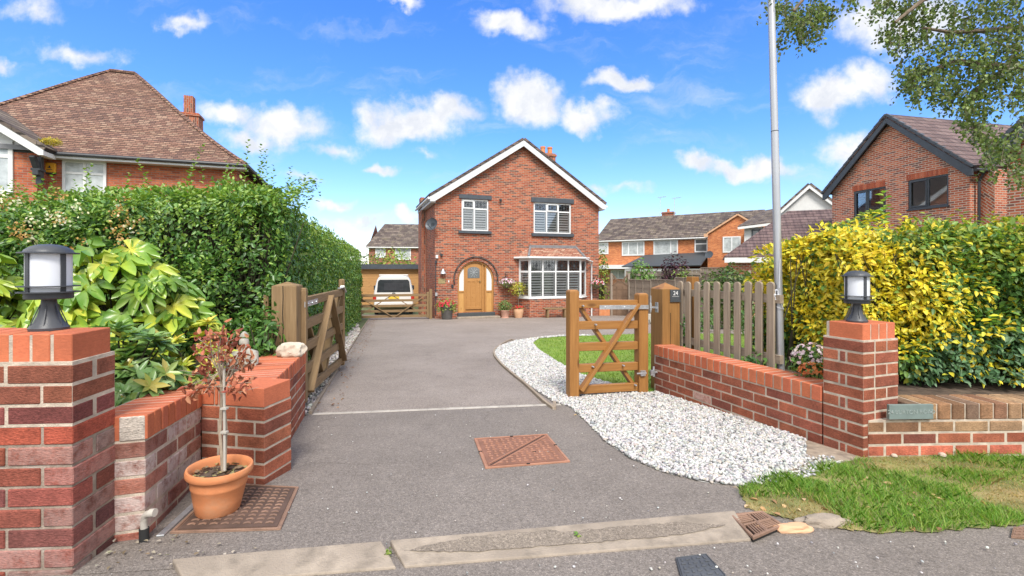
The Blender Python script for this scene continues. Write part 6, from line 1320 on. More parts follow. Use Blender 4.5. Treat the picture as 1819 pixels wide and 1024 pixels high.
# fatsia: big palmate leaves on long stalks
def palmate(n_lobes, r): # outline of one leaf in its own plane, tip along +x
    pts = []
    for i in range(n_lobes):
        a = R(-128) + R(256) * i / (n_lobes - 1); ln = r * (1 - .30 * abs(a) / R(128))
        da = R(256) / (n_lobes - 1)
        if i == 0: pts.append((a - da * .42, ln * .5))
        pts += [(a - da * .33, ln * .80), (a - da * .17, ln * .94), (a, ln), (a + da * .17, ln * .94), (a + da * .33, ln * .80), (a + da * .5, ln * .58)]
    return pts
def fatsia(name, label, c, n, spread, size, pal, seed, zlo=.25):
    root = empty(name, Vector(c), label, 'shrub'); r = np.random.default_rng(seed); V, F, C = [], [], []; mb = MB(); off = 0
    for i in range(n):
        a = r.uniform(0, 2 * pi); el = r.uniform(.05, 1.0); rad = spread[0] * math.sqrt(r.random()) ; p = np.array(c) + np.array([rad * cos(a), rad * sin(a) * spread[1], zlo + (spread[2] - zlo) * (1 - .75 * (rad / spread[0]) ** 2) * r.uniform(.7, 1.05)])
        outd = np.array([cos(a), sin(a) * .9 - .35, 0]); nrm = unit((np.array([0, 0, 1.0]) + outd * r.uniform(.2, .7) + np.array([0, -.35, 0]) + r.normal(size=3) * .2)[None])[0]; D = outd + r.normal(size=3) * .25; D = unit((D - nrm * (D @ nrm))[None])[0]; S = np.cross(nrm, D)
        sz = size * r.uniform(.75, 1.25); ol = palmate(7 + 2 * int(r.random() < .4), sz); col = np.array(pal[r.integers(0, len(pal))]) * r.uniform(.8, 1.2)
        cen = off; V.append(p); C.append(np.clip(col * [1.9, 1.45, 1.3], 0, 1)); off += 1
        for j, (th, rr) in enumerate(ol):
            k = (j - 1) % 6; lift = {2: .00, 5: .035, 4: .02, 0: .02}.get(k, .012) * sz / .16 * 1.3 - .16 * rr * rr / sz + r.normal() * .004
            V.append(p + (D * cos(th) + S * sin(th)) * rr + nrm * lift); C.append(np.clip(col * np.array([1.55, 1.25, 1.2] if k == 2 else [.92, .95, .92]), 0, 1)); off += 1
        m = len(ol); F += [(cen, cen + 1 + j, cen + 2 + j) for j in range(m - 1)]
        base = Vector(c) + Vector((rad * .25 * cos(a), rad * .25 * sin(a), 0)); mb.tube([base, Vector(p).lerp(base, .5) + Vector((0, 0, .06)), Vector(p)], [.009, .006, .004], 5)
    raw_mesh('foliage', np.array(V), np.array(F), 3, np.array(C), M['gleaf'], root, WL[root.name], True); mb.build('stalks', M['dstem'], root); return root
FL = [(.25, .36, .04), (.31, .41, .055), (.19, .32, .04), (.34, .42, .065), (.14, .27, .04), (.11, .23, .04), (.15, .27, .045)]
fatsia('fatsia', 'fatsia with big glossy lime green lobed leaves behind the left wall', (-2.74, 3.2, .35), 78, (.52, .6, 1.0), .172, FL, 3)
fatsia('fatsia', 'lime green big-leaved fatsia at the far left, behind the lamp', (-3.66, 3.0, .35), 64, (.55, .65, .92), .170, FL, 5)
def rosettes(name, label, c, ext, n, pal, tips, L0, seed, nl=9):
    root = empty(name, Vector(c), label, 'shrub'); r = np.random.default_rng(seed); lv = Leaves(); mb = MB()
    for i in range(n):
        d = r.normal(size=3); d[2] = abs(d[2]); d[1] -= .25; d /= np.linalg.norm(d); p = np.array(c) + d * np.array(ext) * r.uniform(.45, 1.0); ax = unit((d + np.array([0, -.1, .9]) + r.normal(size=3) * .2)[None])[0]
        e1 = np.cross(ax, [.3, .2, 1.0]); e1 /= np.linalg.norm(e1); e2 = np.cross(ax, e1)
        for ring, (m, tilt, sc_) in enumerate(((nl, .25, 1.0), (nl - 3, .8, .75))):
            a = np.arange(m) * 2 * pi / m + r.random() * 6; rad = np.cos(a)[:, None] * e1 + np.sin(a)[:, None] * e2; D = rad + ax * tilt + r.normal(size=(m, 3)) * .12; L = L0 * sc_ * r.uniform(.75, 1.2, m)
            lv.add(np.repeat(p[None], m, 0) + ax * .01 * ring, D, ax + rad * -.3 * tilt, L, L * .36, pick(tips if (ring and r.random() < .55) else pal, m, .18), .16, .16)
        mb.tube([Vector(c), Vector(c).lerp(Vector(p), .5) + Vector((0, 0, .03)), Vector(p)], [.008, .006, .004], 5)
    lv.build('foliage', M['gleaf'], root, WL[root.name]); mb.build('stems', M['dstem'], root); return root
RG = [(.14, .255, .075), (.18, .30, .09), (.11, .21, .065), (.23, .34, .13)]
RT = [(.30, .34, .07), (.38, .33, .08), (.26, .36, .08)]
rosettes('rhododendron', 'rhododendron with whorls of narrow grey-green leaves behind the left pier', (-2.13, 2.52, .40), (.42, .34, .50), 115, RG, RT, .105, 4)
rosettes('rhododendron', 'low grey-green rhododendron at the far left behind the lamp', (-2.85, 2.55, .42), (.48, .30, .50), 95, RG, RT, .10, 6)
rosettes('choisya', 'small bright yellow-leaved shrub by the stone figure', (-2.10, 3.05, .36), (.28, .24, .52), 46, [(.42, .46, .05), (.34, .42, .05), (.48, .48, .08)], [(.55, .42, .06), (.5, .5, .1)], .085, 8)
bush('shrub', 'dark leafy shrub filling the gap below the left hedge', 'shrub', (-2.0, 3.72, .55), (.16, .12, .35), 300, .06, HG, seed=9)

# small tree with rust red leaves in the terracotta pot
yt = pot.y; tr = empty('young_tree', at(394, 832, yt), 'slender half dead sapling with rust red leaves in the terracotta pot', 'tree'); mb = MB(); lv = Leaves()
b0 = at(396, 838, yt); pth = [b0, at(391, 770, yt), at(394, 700, yt), at(392, 655, yt)]; mb.tube(pth, [.0085, .0075, .007, .007], 7); mb.tube([at(400, 838, yt) , at(402, 760, yt), at(396, 690, yt), at(390, 640, yt)], [.006, .006, .005, .003], 6); r = np.random.default_rng(21)
tips = [(330, 690), (350, 655), (345, 625), (372, 590), (396, 580), (418, 590), (440, 620), (452, 640), (445, 680), (428, 700), (362, 700), (405, 600), (385, 610), (425, 640), (370, 640), (410, 655), (340, 705), (395, 625), (350, 600), (430, 610), (412, 690), (375, 670)]
for tx, ty in tips:
    yy_ = yt + r.uniform(-.13, .13); e_ = at(tx, ty, yy_); st = Vector(pth[2]).lerp(Vector(pth[3]), r.uniform(-.2, 1.0)); md = st.lerp(e_, .5) + Vector((r.normal() * .012, r.normal() * .012, .015)); mb.tube([st, md, e_], [.0038, .0026, .0014], 5)
    for sub in range(2): s_ = md.lerp(e_, r.uniform(0, .8)); mb.tube([s_, s_ + Vector((r.normal() * .04, r.normal() * .04, r.uniform(-.01, .05)))], [.0016, .0008], 4)
    m = 16; f = r.uniform(.30, 1.04, m)[:, None]; P = np.array(md) * (1 - f) + np.array(e_) * f + r.normal(size=(m, 3)) * .012; D = r.normal(size=(m, 3)) + [0, 0, -.5]; lv.add(P, D, r.normal(size=(m, 3)), r.uniform(.022, .042, m), r.uniform(.012, .02, m), pick([(.33, .10, .06), (.42, .15, .085), (.25, .07, .05), (.48, .21, .12)], m, .2), .25, .25)
mb.build('trunk', M['twig'], tr, smooth=True); lv.build('foliage', M['dryleaf'], tr, WL[tr.name]); mb = MB(); mb.tube([at(399, 836, yt - .03), at(398, 655, yt - .02)], .0058, 8); mb.beam(at(393, 768, yt - .03), at(404, 768, yt - .03), .02, .008); mb.beam(at(393, 726, yt - .03), at(404, 726, yt - .03), .02, .008); mb.build('stake', M['pvc'], tr)
# compost litter in the pot
m = 90; a = RNG.random(m) * 6.28; rr = np.sqrt(RNG.random(m)) * .105; P = np.stack([pot.x + rr * np.cos(a), pot.y + rr * np.sin(a), np.full(m, pot.z + .196)], 1)
tag(Leaves().add(P, rdir(m) * [1, 1, .15], rdir(m) * .5 + [0, 0, 1], .028, .016, pick([(.12, .07, .04), (.22, .15, .09), (.07, .04, .03), (.30, .26, .12)], m)).build('leaf_litter', M['dryleaf'], None, pot + Zv * .19), kind='stuff')

# yellow and green hedge on the right
YL = [(.72, .59, .04), (.78, .66, .07), (.66, .57, .05), (.70, .52, .03), (.56, .56, .07)]; YG = [(.095, .20, .045), (.13, .26, .055), (.075, .165, .04), (.19, .31, .065)]; YB = [(.085, .18, .075), (.11, .22, .10), (.065, .15, .06), (.15, .26, .13)]; YM = [(.24, .33, .05), (.32, .38, .06), (.17, .28, .05), (.40, .38, .05)]
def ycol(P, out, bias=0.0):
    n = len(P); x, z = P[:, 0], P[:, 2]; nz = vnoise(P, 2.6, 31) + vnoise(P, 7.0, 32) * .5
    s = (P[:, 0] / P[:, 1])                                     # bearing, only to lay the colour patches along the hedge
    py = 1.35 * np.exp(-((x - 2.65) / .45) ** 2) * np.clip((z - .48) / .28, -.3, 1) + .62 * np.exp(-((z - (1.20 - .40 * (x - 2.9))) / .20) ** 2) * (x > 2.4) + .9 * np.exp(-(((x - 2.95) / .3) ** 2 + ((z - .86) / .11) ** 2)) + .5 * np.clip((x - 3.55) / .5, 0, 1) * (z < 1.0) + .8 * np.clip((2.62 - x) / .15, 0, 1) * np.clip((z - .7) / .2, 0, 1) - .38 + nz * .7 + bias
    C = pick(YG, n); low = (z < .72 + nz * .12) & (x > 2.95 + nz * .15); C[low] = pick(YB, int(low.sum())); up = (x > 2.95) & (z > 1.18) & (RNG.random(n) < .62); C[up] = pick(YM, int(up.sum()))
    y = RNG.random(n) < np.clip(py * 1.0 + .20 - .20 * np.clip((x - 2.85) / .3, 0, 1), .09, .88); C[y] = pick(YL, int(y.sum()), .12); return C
yh = empty('golden_hedge', Vector((3.6, 3.8, .3)), 'dense yellow and green hedge above the low wall on the right', 'hedge'); lv = Leaves()
zs = np.array([0, 0, 1.22])
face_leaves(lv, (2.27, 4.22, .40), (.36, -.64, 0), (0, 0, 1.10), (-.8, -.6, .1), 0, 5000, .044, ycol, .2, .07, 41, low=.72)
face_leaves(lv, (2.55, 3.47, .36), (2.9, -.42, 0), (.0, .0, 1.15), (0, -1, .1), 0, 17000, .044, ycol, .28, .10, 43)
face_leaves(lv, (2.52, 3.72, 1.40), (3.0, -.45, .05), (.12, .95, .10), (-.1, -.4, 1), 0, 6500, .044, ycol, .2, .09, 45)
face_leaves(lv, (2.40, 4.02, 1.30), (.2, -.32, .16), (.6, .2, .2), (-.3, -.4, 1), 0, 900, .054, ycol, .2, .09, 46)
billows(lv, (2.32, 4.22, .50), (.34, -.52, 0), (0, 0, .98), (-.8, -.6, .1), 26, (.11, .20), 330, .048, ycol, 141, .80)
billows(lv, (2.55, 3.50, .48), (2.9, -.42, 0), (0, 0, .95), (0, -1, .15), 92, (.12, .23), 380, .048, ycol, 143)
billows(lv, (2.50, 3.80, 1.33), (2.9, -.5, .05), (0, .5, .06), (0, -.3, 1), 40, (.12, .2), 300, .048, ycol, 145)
for i in range(110):
    x = RNG.uniform(2.65, 4.8); y = RNG.uniform(3.35, 3.9); z = 1.45 + .02 * RNG.normal(); h = RNG.uniform(.05, .16); m = int(h / .018); s = np.linspace(0, 1, m)[:, None]; P = np.array([x, y, z]) + s * np.array([RNG.normal() * .03, RNG.normal() * .03, h]); a = np.arange(m) * 2.4; D = np.stack([np.cos(a), np.sin(a), np.full(m, .5)], 1)
    lv.add(P, D, np.array([0, 0, 1]) + rdir(m) * .3, .045, .024, pick(YL if x < 3.0 else YM, m))
P0_ = at(1568, 398, 3.6)                                        # one tall pale shoot
m = 12; s = np.linspace(0, 1, m)[:, None]; P = np.array(P0_) + s * [.01, 0, .24]; a = np.arange(m) * 2.1; lv.add(P, np.stack([np.cos(a), np.sin(a) - .2, np.full(m, .4)], 1), np.array([0, 0, 1.0]) + rdir(m) * .3, .06, .05, pick([(.22, .36, .05), (.30, .44, .08)], m))
lv.build('foliage', M['leaf'], yh, WL[yh.name]); mb = MB()
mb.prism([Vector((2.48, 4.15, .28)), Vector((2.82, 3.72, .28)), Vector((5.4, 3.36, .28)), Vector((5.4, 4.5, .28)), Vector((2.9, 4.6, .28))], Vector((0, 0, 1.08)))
for i in range(120):
    x = RNG.uniform(2.35, 4.9); y = 3.55 - .13 * (x - 2.55) + (.35 if x < 2.6 else 0); mb.tube([Vector((x, y + .1, .3)), Vector((x + RNG.normal() * .08, y, .7)), Vector((x + RNG.normal() * .2, y - .05, 1.3))], [.010, .007, .003], 5)
mb.tube([at(1500, 572, 3.25), at(1520, 530, 3.3)], [.010, .008], 7)
mb.build('branches', M['dstem'], yh)
# flowers in the bed by the flagpole
fb_ = at(1440, 640, 3.55); bush('flowering_shrub', 'pale pink flowering shrub between flagpole and right pier', 'shrub', fb_ + Vector((0, 0, -.02)), (.14, .12, .15), 260, .034, YG, seed=51, flowers=([(.72, .56, .62), (.78, .66, .70), (.66, .48, .55)], 150, .016))
fo_ = at(1446, 662, 3.42); bush('bedding_plant', 'low plant with orange flowers beside the right pier', 'plant', fo_, (.11, .08, .075), 130, .03, YG, seed=53, flowers=([(.62, .20, .06), (.50, .14, .05), (.68, .30, .12)], 80, .016))
bush('creeper', 'green creeper twining between the pickets', 'plant', at(1216, 590, 4.98), (.05, .05, .17), 50, .06, [(.10, .26, .05), (.14, .32, .06)], seed=55, core=False)
bush('creeper', 'low green leaves at the foot of the pickets by the flagpole', 'plant', at(1345, 640, 4.05), (.13, .08, .07), 70, .05, [(.10, .22, .05), (.07, .16, .06)], seed=57, core=False)
# garden shrubs farther back
def gbush(px, y, zt, rx, label, pal, n, size, seed, cat='shrub', ry=None, flowers=None, name='shrub', zb=None):
    p = at(px, 500, y); zb = gz(y) if zb is None else zb; h = (zt - zb) / 2; return bush(name, label, cat, (p.x, y, zb + h), (rx, ry or rx * .8, h), n, size, pal, seed=seed, flowers=flowers)
gbush(1296, 13.6, at(0, 474, 13.6).z, .80, 'rounded green shrub behind the picket fence', [(.09, .16, .04), (.13, .20, .05), (.06, .12, .03), (.17, .20, .07)], 2600, .11, 61)
gbush(1200, 25.2, at(0, 456, 25).z, .95, 'dark purple-leaved shrub above the grey fences', [(.065, .022, .035), (.09, .03, .045), (.045, .018, .028)], 1100, .17, 63)
gbush(1139, 24.2, at(0, 462, 24).z, .75, 'bright green feathery shrub left of the purple one', [(.15, .28, .06), (.20, .34, .08), (.11, .22, .05)], 1100, .15, 65)
gbush(1213, 24.4, at(0, 476, 24).z, .6, 'yellow-green shrub peeping over the board fence', [(.25, .34, .05), (.18, .30, .06)], 320, .14, 66)
gbush(1069, 22.4, at(0, 442, 22.4).z, .42, 'narrow yellow-green climber at the right corner of the house', [(.24, .30, .04), (.12, .20, .04), (.30, .33, .05)], 700, .12, 67)
gbush(700, 30, at(0, 447, 30).z, 1.9, 'loose yellow-green bushes above the shed roof', [(.26, .33, .04), (.18, .28, .05), (.32, .37, .06)], 1700, .2, 69)
gbush(655, 34, at(0, 446, 34).z, 1.2, 'dark green shrub between hedge end and shed', [(.08, .15, .04), (.12, .19, .05)], 600, .2, 70)
gbush(1188, 10.4, at(0, 566, 10.4).z, .26, 'small dark green shrub behind the right gate post', [(.07, .15, .04), (.10, .19, .05)], 360, .06, 71)
for i, (px, y, lb) in enumerate(((1245, 12.6, 'green perennial at the lawn edge, nearest the gate post'), (1330, 11.4, 'leafy perennial at the lawn edge behind the pickets'), (1375, 10.2, 'tall leafy perennial seen past the last picket'))):
    gbush(px, y, gz(y) + .62, .45, lb, [(.10, .20, .05), (.14, .25, .07), (.07, .15, .04)], 500, .08, 73 + i, 'plant')
# pots and baskets at the house
def potplant(name, label, p, z, r, n, size, pal, seed, fl=None): return bush(name, label, 'plant', (p.x, p.y, p.z + z), r, n, size, pal, seed=seed, flowers=fl, core=True)
potplant('trailing_plant', 'trailing lime green plant with red flowers in the dark planter', pA, .52, (.42, .30, .30), 900, .065, [(.28, .38, .07), (.20, .31, .06), (.36, .42, .12)], 81, ([(.55, .03, .06), (.65, .06, .10)], 70, .05))
potplant('leafy_plant', 'bushy green plant in the pinkish clay pot', pB, .52, (.32, .26, .26), 600, .06, [(.16, .26, .07), (.22, .32, .10), (.11, .20, .05)], 83)
potplant('red_flowers', 'small red flowers at the rim of the sandy pot', pC, .42, (.22, .2, .12), 240, .05, [(.16, .26, .06), (.26, .33, .08)], 85, ([(.60, .04, .05)], 45, .045))
tp = empty('standard_tree', pC + Zv * .4, 'thin standard tree with yellow-green leaves in the sandy pot', 'tree'); mb = MB(); mb.tube([pC + Zv * .38, pC + Zv * .95, pC + Vector((.01, 0, 1.5))], [.018, .015, .010], 6); mb.build('trunk', M['bark'], tp)
c_ = at(921, 512, pC.y); bush('crown', None, None, tuple(c_), (.36, .28, .30), 330, .085, [(.42, .42, .05), (.34, .38, .05), (.50, .46, .07)], parent=tp, seed=87, core=True, lump=.4)
bush('basket_flowers', 'pink and white trailing flowers filling the left hanging basket', 'plant', kA + Vector((0, 0, .05)), (.36, .28, .22), 380, .055, [(.14, .22, .06), (.20, .28, .08)], seed=89, core=False, flowers=([(.72, .50, .62), (.82, .72, .78), (.60, .36, .52)], 110, .045))
bush('basket_flowers', 'red and pink trailing flowers filling the right hanging basket', 'plant', kB + Vector((0, 0, .05)), (.32, .26, .24), 340, .055, [(.12, .20, .06), (.18, .25, .08)], seed=91, core=False, flowers=([(.60, .05, .09), (.72, .45, .55), (.80, .70, .76)], 100, .045))
# moss on the neighbour's valley
mo = LH.p(LH.t(86, .2), .1, LH.z(86, 252, .1)); tag(bush('moss', None, None, mo, (.30, .2, .12), 500, .05, [(.52, .40, .03), (.46, .38, .04), (.36, .32, .05)], seed=93, core=False), 'clump of yellow moss growing in the valley of the tiled roof', 'moss')

# birch overhanging from the right; its trunk stands outside the frame
bt = empty('birch_tree', Vector((6.0, 4.9, gz(4.9))), 'birch tree hanging its leafy twigs into the top right corner', 'tree'); r = np.random.default_rng(77); mb = MB(); lv = Leaves()
mb.tube([Vector((6.0, 4.9, -.3)), Vector((5.95, 4.85, 1.5)), Vector((5.8, 4.8, 3.2)), Vector((5.7, 4.75, 5.0)), Vector((5.5, 4.7, 7.0))], [.20, .17, .14, .10, .05], 12)
limbs = [[(1990, 160, 4.85), (1880, 90, 4.6), (1819, 50, 4.5), (1750, 55, 4.4), (1690, 58, 4.3), (1640, 50, 4.2)], [(1990, 200, 4.85), (1890, 130, 4.7), (1790, 120, 4.6), (1735, 160, 4.5), (1720, 210, 4.5), (1760, 270, 4.5)],
         [(1980, 40, 4.8), (1850, -60, 4.5), (1700, -90, 4.3), (1560, -70, 4.1), (1450, -30, 4.0), (1410, 20, 4.0)], [(1850, -60, 4.5), (1730, -30, 4.2), (1640, 0, 4.1), (1590, 40, 4.1)], [(1790, 120, 4.6), (1700, 110, 4.5), (1640, 130, 4.4), (1610, 150, 4.35)], [(1890, 130, 4.7), (1840, 200, 4.5), (1815, 290, 4.4)]]
for L_ in limbs: pts = [at(*q) for q in L_]; k = len(pts); mb.tube(pts, [.035 * (1 - .8 * i / (k - 1)) + .004 for i in range(k)], 7)
BL = [(.11, .17, .045), (.15, .21, .06), (.085, .13, .04), (.21, .28, .07), (.13, .15, .06)]
CL = [(1378, 12, 24, 8), (1400, 30, 26, 10), (1425, 35, 26, 12), (1450, 25, 24, 10), (1468, 18, 16, 6), (1408, 62, 16, 6), (1440, 55, 18, 6), (1506, 5, 14, 3), (1565, 5, 24, 7), (1600, 18, 30, 12), (1580, 45, 26, 8), (1605, 70, 22, 8), (1640, 30, 26, 9), (1585, 75, 14, 3),
      (1620, 120, 22, 10), (1645, 140, 24, 12), (1612, 145, 18, 8), (1655, 160, 22, 10), (1680, 130, 26, 10), (1690, 165, 24, 11), (1715, 185, 24, 12), (1730, 215, 22, 11), (1750, 240, 22, 11), (1765, 262, 20, 9), (1772, 285, 15, 5), (1690, 85, 28, 9), (1720, 60, 30, 9), (1690, 25, 30, 9), (1745, 20, 32, 10),
      (1790, 20, 32, 12), (1810, 60, 30, 11), (1770, 75, 30, 9), (1745, 105, 28, 9), (1790, 110, 28, 10), (1812, 140, 28, 11), (1775, 150, 26, 10), (1812, 175, 22, 9), (1755, 180, 24, 8), (1735, 140, 24, 8), (1812, 235, 14, 4), (1812, 275, 16, 5), (1816, 310, 14, 5), (1640, 60, 22, 5), (1660, 90, 20, 4)]
CL += [(r.uniform(1830, 2150), r.uniform(-250, 220), 40, 9) for _ in range(26)] + [(r.uniform(1450, 1830), r.uniform(-300, -40), 45, 9) for _ in range(22)]
for px, py, rp, nt_ in CL:
    for k in range(int(nt_ * 2.4)):
        yb = 4.35 + r.normal() * .16; c = np.array(at(px + r.normal() * rp * .55, py - rp * .55 + r.normal() * rp * .45, yb)); L_ = r.uniform(.10, .22); m = int(L_ / .012); s = np.linspace(0, 1, m)[:, None]; dr_ = np.array([r.normal() * .35, r.normal() * .35, -1.0]); P = c + s * dr_ * L_ + r.normal(size=(m, 3)) * .016
        if k % 3 == 0: mb.tube([Vector(c), Vector(c + dr_ * L_ * .5), Vector(c + dr_ * L_)], [.0022, .0016, .001], 4)
        D = r.normal(size=(m, 3)) * .8 + [0, 0, -.8]; lv.add(P, D, r.normal(size=(m, 3)) + [0, -.3, .5], r.uniform(.024, .040, m), r.uniform(.018, .028, m), pick(BL, m, .25), .1, .1)
mb.build('trunk', M['bark'], bt, smooth=True); lv.build('crown', M['leaf'], bt, WL[bt.name])

# ------------------------------------------------------------------ grass, chippings, litter
def inpoly(P, poly):
    x, y = P[:, 0], P[:, 1]; ins = np.zeros(len(P), bool); n = len(poly)
    for i in range(n):
        (x1, y1), (x2, y2) = poly[i], poly[(i + 1) % n]
        c = ((y1 > y) != (y2 > y)) & (x < (x2 - x1) * (y - y1) / ((y2 - y1) if y2 != y1 else 1e-9) + x1); ins ^= c
    return ins
def scatter(poly, n, wy=0.0, bbox=None):
    poly = [(p[0], p[1]) for p in poly]; A = np.array(poly); lo, hi = A.min(0), A.max(0); out = []
    tot = 0
    for _ in range(60):
        P = lo + RNG.random((n, 2)) * (hi - lo); P = P[inpoly(P, poly)]
        if wy: P = P[RNG.random(len(P)) < np.minimum(1, (max(lo[1], .5) / P[:, 1]) ** wy)]
        out.append(P); tot += len(P)
        if tot >= n: break
    return np.concatenate(out)[:n]
GZ = np.vectorize(gz)
def blades(name, label, poly, n, h, w_, colf, wy=0.0, lean=.5, dz=.0):
    P2 = scatter(poly, n, wy); n = len(P2); P = np.column_stack([P2, GZ(P2[:, 1]) + dz]); hh = h(P) * RNG.uniform(.5, 1.25, n); a = RNG.random(n) * 6.28; S = np.stack([np.cos(a), np.sin(a), np.zeros(n)], 1) * (w_ * RNG.uniform(.6, 1.3, n) * (1 + .10 * np.maximum(0, P[:, 1] - 4)))[:, None] / 2
    b = RNG.random(n) * 6.28; Ln = np.stack([np.cos(b), np.sin(b), np.zeros(n)], 1) * (hh * lean * RNG.uniform(.2, 1.4, n))[:, None]
    Z_ = np.array([0, 0, 1.0]) * hh[:, None]; V = np.stack([P - S, P + S, P + S * .7 + Ln * .35 + Z_ * .6, P + Ln + Z_, P - S * .7 + Ln * .35 + Z_ * .6], 1).reshape(-1, 3)
    i = (np.arange(n) * 5)[:, None]; C = np.repeat(colf(P), 5, 0); return tag(raw_mesh(name, V, i + [0, 1, 2, 3, 4], 5, C, M['grass'], None, (0, 0, 0)), label, 'grass', None, 'stuff')
def vdry(P): return vnoise(np.column_stack([P[:, :2], np.zeros(len(P))]), 3.4, 5) + .9 * np.exp(-(((P[:, 0] - 1.25) / .20) ** 2 + ((P[:, 1] - 2.20) / .12) ** 2)) + .8 * np.exp(-(((P[:, 0] - 2.55) / .25) ** 2 + ((P[:, 1] - 2.30) / .12) ** 2)) + .5 * (np.abs(P[:, 1] - 2.72) < .07)
def vh(P): return np.where(vdry(P) > .55, .018, .040 + .02 * vnoise(P, 6.0, 8)).clip(.012, .1)
def vcol(P): d = vdry(P) > .55 + RNG.normal(size=len(P)) * .2; C = pick([(.14, .30, .035), (.20, .38, .045), (.10, .24, .03), (.27, .41, .06), (.31, .40, .10)], len(P)); C[d] = pick([(.50, .36, .16), (.42, .30, .13), (.30, .30, .10)], int(d.sum())); return C
blades('verge_grass', 'rough green grass with dry patches on the road verge', verge, 42000, vh, .0032, vcol, 0, .9)
lawn_c = lambda P: pick([(.17, .29, .03), (.22, .34, .04), (.14, .24, .03), (.27, .36, .06)], len(P), .15) * (1 + .14 * vnoise(P, 1.3, 15))[:, None]
blades('lawn_grass', 'short bright green mown grass behind the gate', [(p.x, p.y) for p in lawn], 46000, lambda P: np.full(len(P), .028), .006, lawn_c, 1.3, .8, .006)
# white stone chippings
ico = bmesh.new(); bmesh.ops.create_icosphere(ico, subdivisions=1, radius=1); IV = np.array([v.co[:] for v in ico.verts]); IF = np.array([[v.index for v in f.verts] for f in ico.faces]); ico.free()
def pebbles(name, label, poly, n, s0, pal, wy, grow=.10):
    P2 = scatter(poly, n, wy); n = len(P2); s = s0 * RNG.uniform(.55, 1.25, n) * (1 + grow * np.maximum(0, P2[:, 1] - 3.5)); C = np.column_stack([P2, GZ(P2[:, 1]) + s * .35 + .008 + RNG.random(n) * .008])
    rad = 1 + RNG.normal(size=(n, len(IV), 1)) * .16; sc_ = RNG.uniform(.6, 1.25, (n, 1, 3)); a = RNG.random(n) * 6.28; X = IV[None] * rad * sc_ * s[:, None, None]; X[:, :, 2] *= .75; ca, sa = np.cos(a)[:, None], np.sin(a)[:, None]; X = np.stack([X[:, :, 0] * ca - X[:, :, 1] * sa, X[:, :, 0] * sa + X[:, :, 1] * ca, X[:, :, 2]], 2)
    V = (X + C[:, None, :]).reshape(-1, 3); F = (IF[None] + (np.arange(n) * len(IV))[:, None, None]).reshape(-1, 3); col = np.repeat(pick(pal, n, .12), len(IV), 0)
    return tag(raw_mesh(name, V, F, 3, col, M['stone'], None, (0, 0, 0)), label, 'gravel', None, 'stuff')
WP = [(0.462, 0.452, 0.436), (0.523, 0.512, 0.492), (0.392, 0.381, 0.375), (0.482, 0.462, 0.436), (0.221, 0.221, 0.223), (0.322, 0.322, 0.314), (0.542, 0.532, 0.522), (0.412, 0.372, 0.325)]
pebbles('white_gravel', 'white stone chippings between drive, lawn and right wall', [(p.x, p.y) for p in chips], 33000, .0112, WP, 1.1)
pebbles('scattered_gravel', 'white chippings kicked out over the dirt at the foot of the right pier', [(p.x, p.y) for p in GP((1330, 866), (1400, 835), (1425, 815), (1470, 815), (1500, 825), (1440, 850), (1360, 866))], 240, .010, WP, 0)
pebbles('grey_gravel', 'grey and white chippings in the narrow strip beside the left gate', [(p.x, p.y) for p in strip], 2600, .016, [(.46, .42, .38), (.60, .56, .52), (.34, .30, .27), (.52, .46, .40)], 1.4)
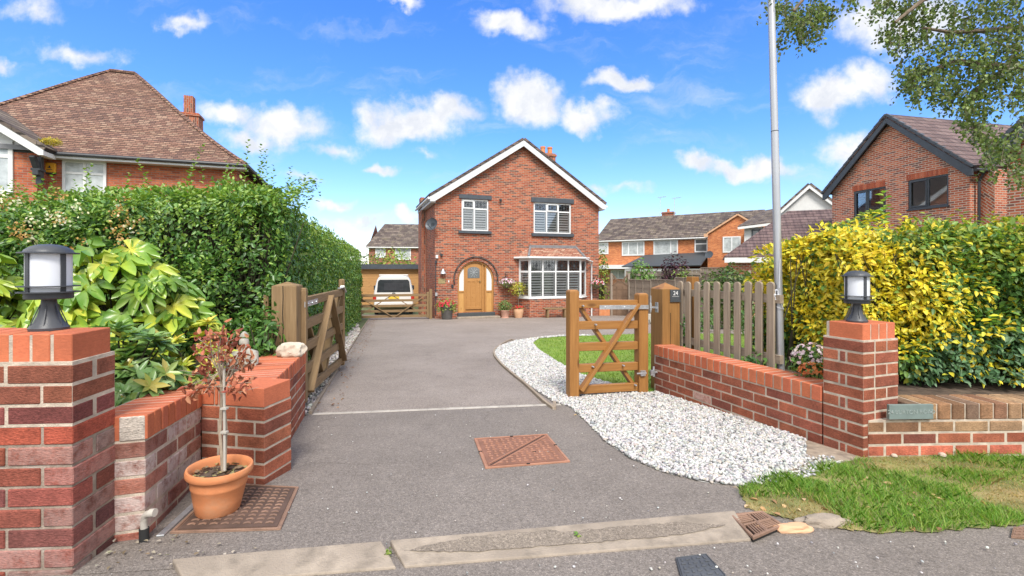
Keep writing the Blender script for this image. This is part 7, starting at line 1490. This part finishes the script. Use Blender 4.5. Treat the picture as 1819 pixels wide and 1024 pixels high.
# stray chippings, dead leaves and crumbs
def litter(name, poly, n, L, pal, mat, label=None):
    P2 = scatter(poly, n); n = len(P2); P = np.column_stack([P2, GZ(P2[:, 1]) + .016]); return tag(Leaves().add(P, rdir(n) * [1, 1, .12], rdir(n) * .45 + [0, 0, 1], L * RNG.uniform(.5, 1.3, n), L * .55, pick(pal, n)).build(name, M[mat], None, (0, 0, 0)), label, None, None, 'stuff')
TAN = [(.42, .26, .13), (.55, .36, .18), (.30, .17, .09), (.62, .46, .28)]
litter('fallen_leaves', [(p.x, p.y) for p in GP((1400, 915), (1440, 935), (1700, 950), (1730, 900), (1500, 840), (1330, 870), (1296, 920), (1330, 960))], 46, .035, TAN, 'dryleaf')
litter('fallen_leaves', [(p.x, p.y) for p in GP((552, 735), (657, 566), (672, 566), (600, 735))], 420, .03, [(.16, .08, .045), (.22, .12, .06), (.28, .17, .09)], 'dryleaf')
litter('fallen_leaves', [(p.x, p.y) for p in GP((1020, 740), (1440, 835), (1200, 705), (1020, 715))], 60, .03, TAN, 'dryleaf')
litter('fallen_leaves', [(p.x, p.y) for p in GP((205, 965), (300, 955), (480, 985), (480, 1010), (160, 1024))], 40, .02, [(.30, .27, .2), (.42, .38, .3), (.2, .15, .1)], 'dryleaf')
pebbles('stray_chippings', 'a few white chippings strewn over the dark tarmac', [(p.x, p.y) for p in GP((560, 745), (1000, 728), (1290, 880), (1250, 930), (700, 980), (480, 990))], 70, .0045, WP, 0)
pebbles('road_crumbs', 'pale crumbs of stone on the road', [(p.x, p.y) for p in GP((700, 1020), (1340, 968), (1560, 955), (1800, 950), (1900, 1024), (1500, 1060))], 45, .005, WP, 0)
bush('weed', 'tiny green weed in the kerb joint', 'plant', G(690, 992) + Zv * .015, (.012, .012, .02), 26, .018, [(.25, .32, .06), (.16, .27, .05)], seed=97, core=False)
bush('weed', 'small green weed growing in the kerb channel', 'plant', G(1027, 962) + Zv * .02, (.014, .014, .018), 22, .018, [(.25, .36, .06), (.16, .30, .05)], seed=98, core=False)

# ------------------------------------------------------------------ groups of like things
GROUPS = {'pier_lamp': 'lamps on the gate piers', 'brick_pier': 'brick piers either side of the entrance', 'drive_gate': 'two leaves of the drive gate', 'gate_post': 'posts of the gates', 'fatsia': 'fatsias behind the left wall', 'rhododendron': 'rhododendrons behind the left wall',
          'hanging_basket': 'hanging baskets on the house front', 'plant_pot': 'plant pots by the front door', 'garden_wall': 'brick walls beside the entrance', 'timber_edging': 'board edgings along the drive', 'manhole_cover': 'covers in the ground', 'rock': 'loose stones', 'basket_flowers': 'flowers in the hanging baskets', 'weed': 'weeds in the kerb'}
for o in list(SC.objects):
    k = o.name.split('.')[0]
    if o.parent is None and k in GROUPS and 'label' in o: o['group'] = GROUPS[k]
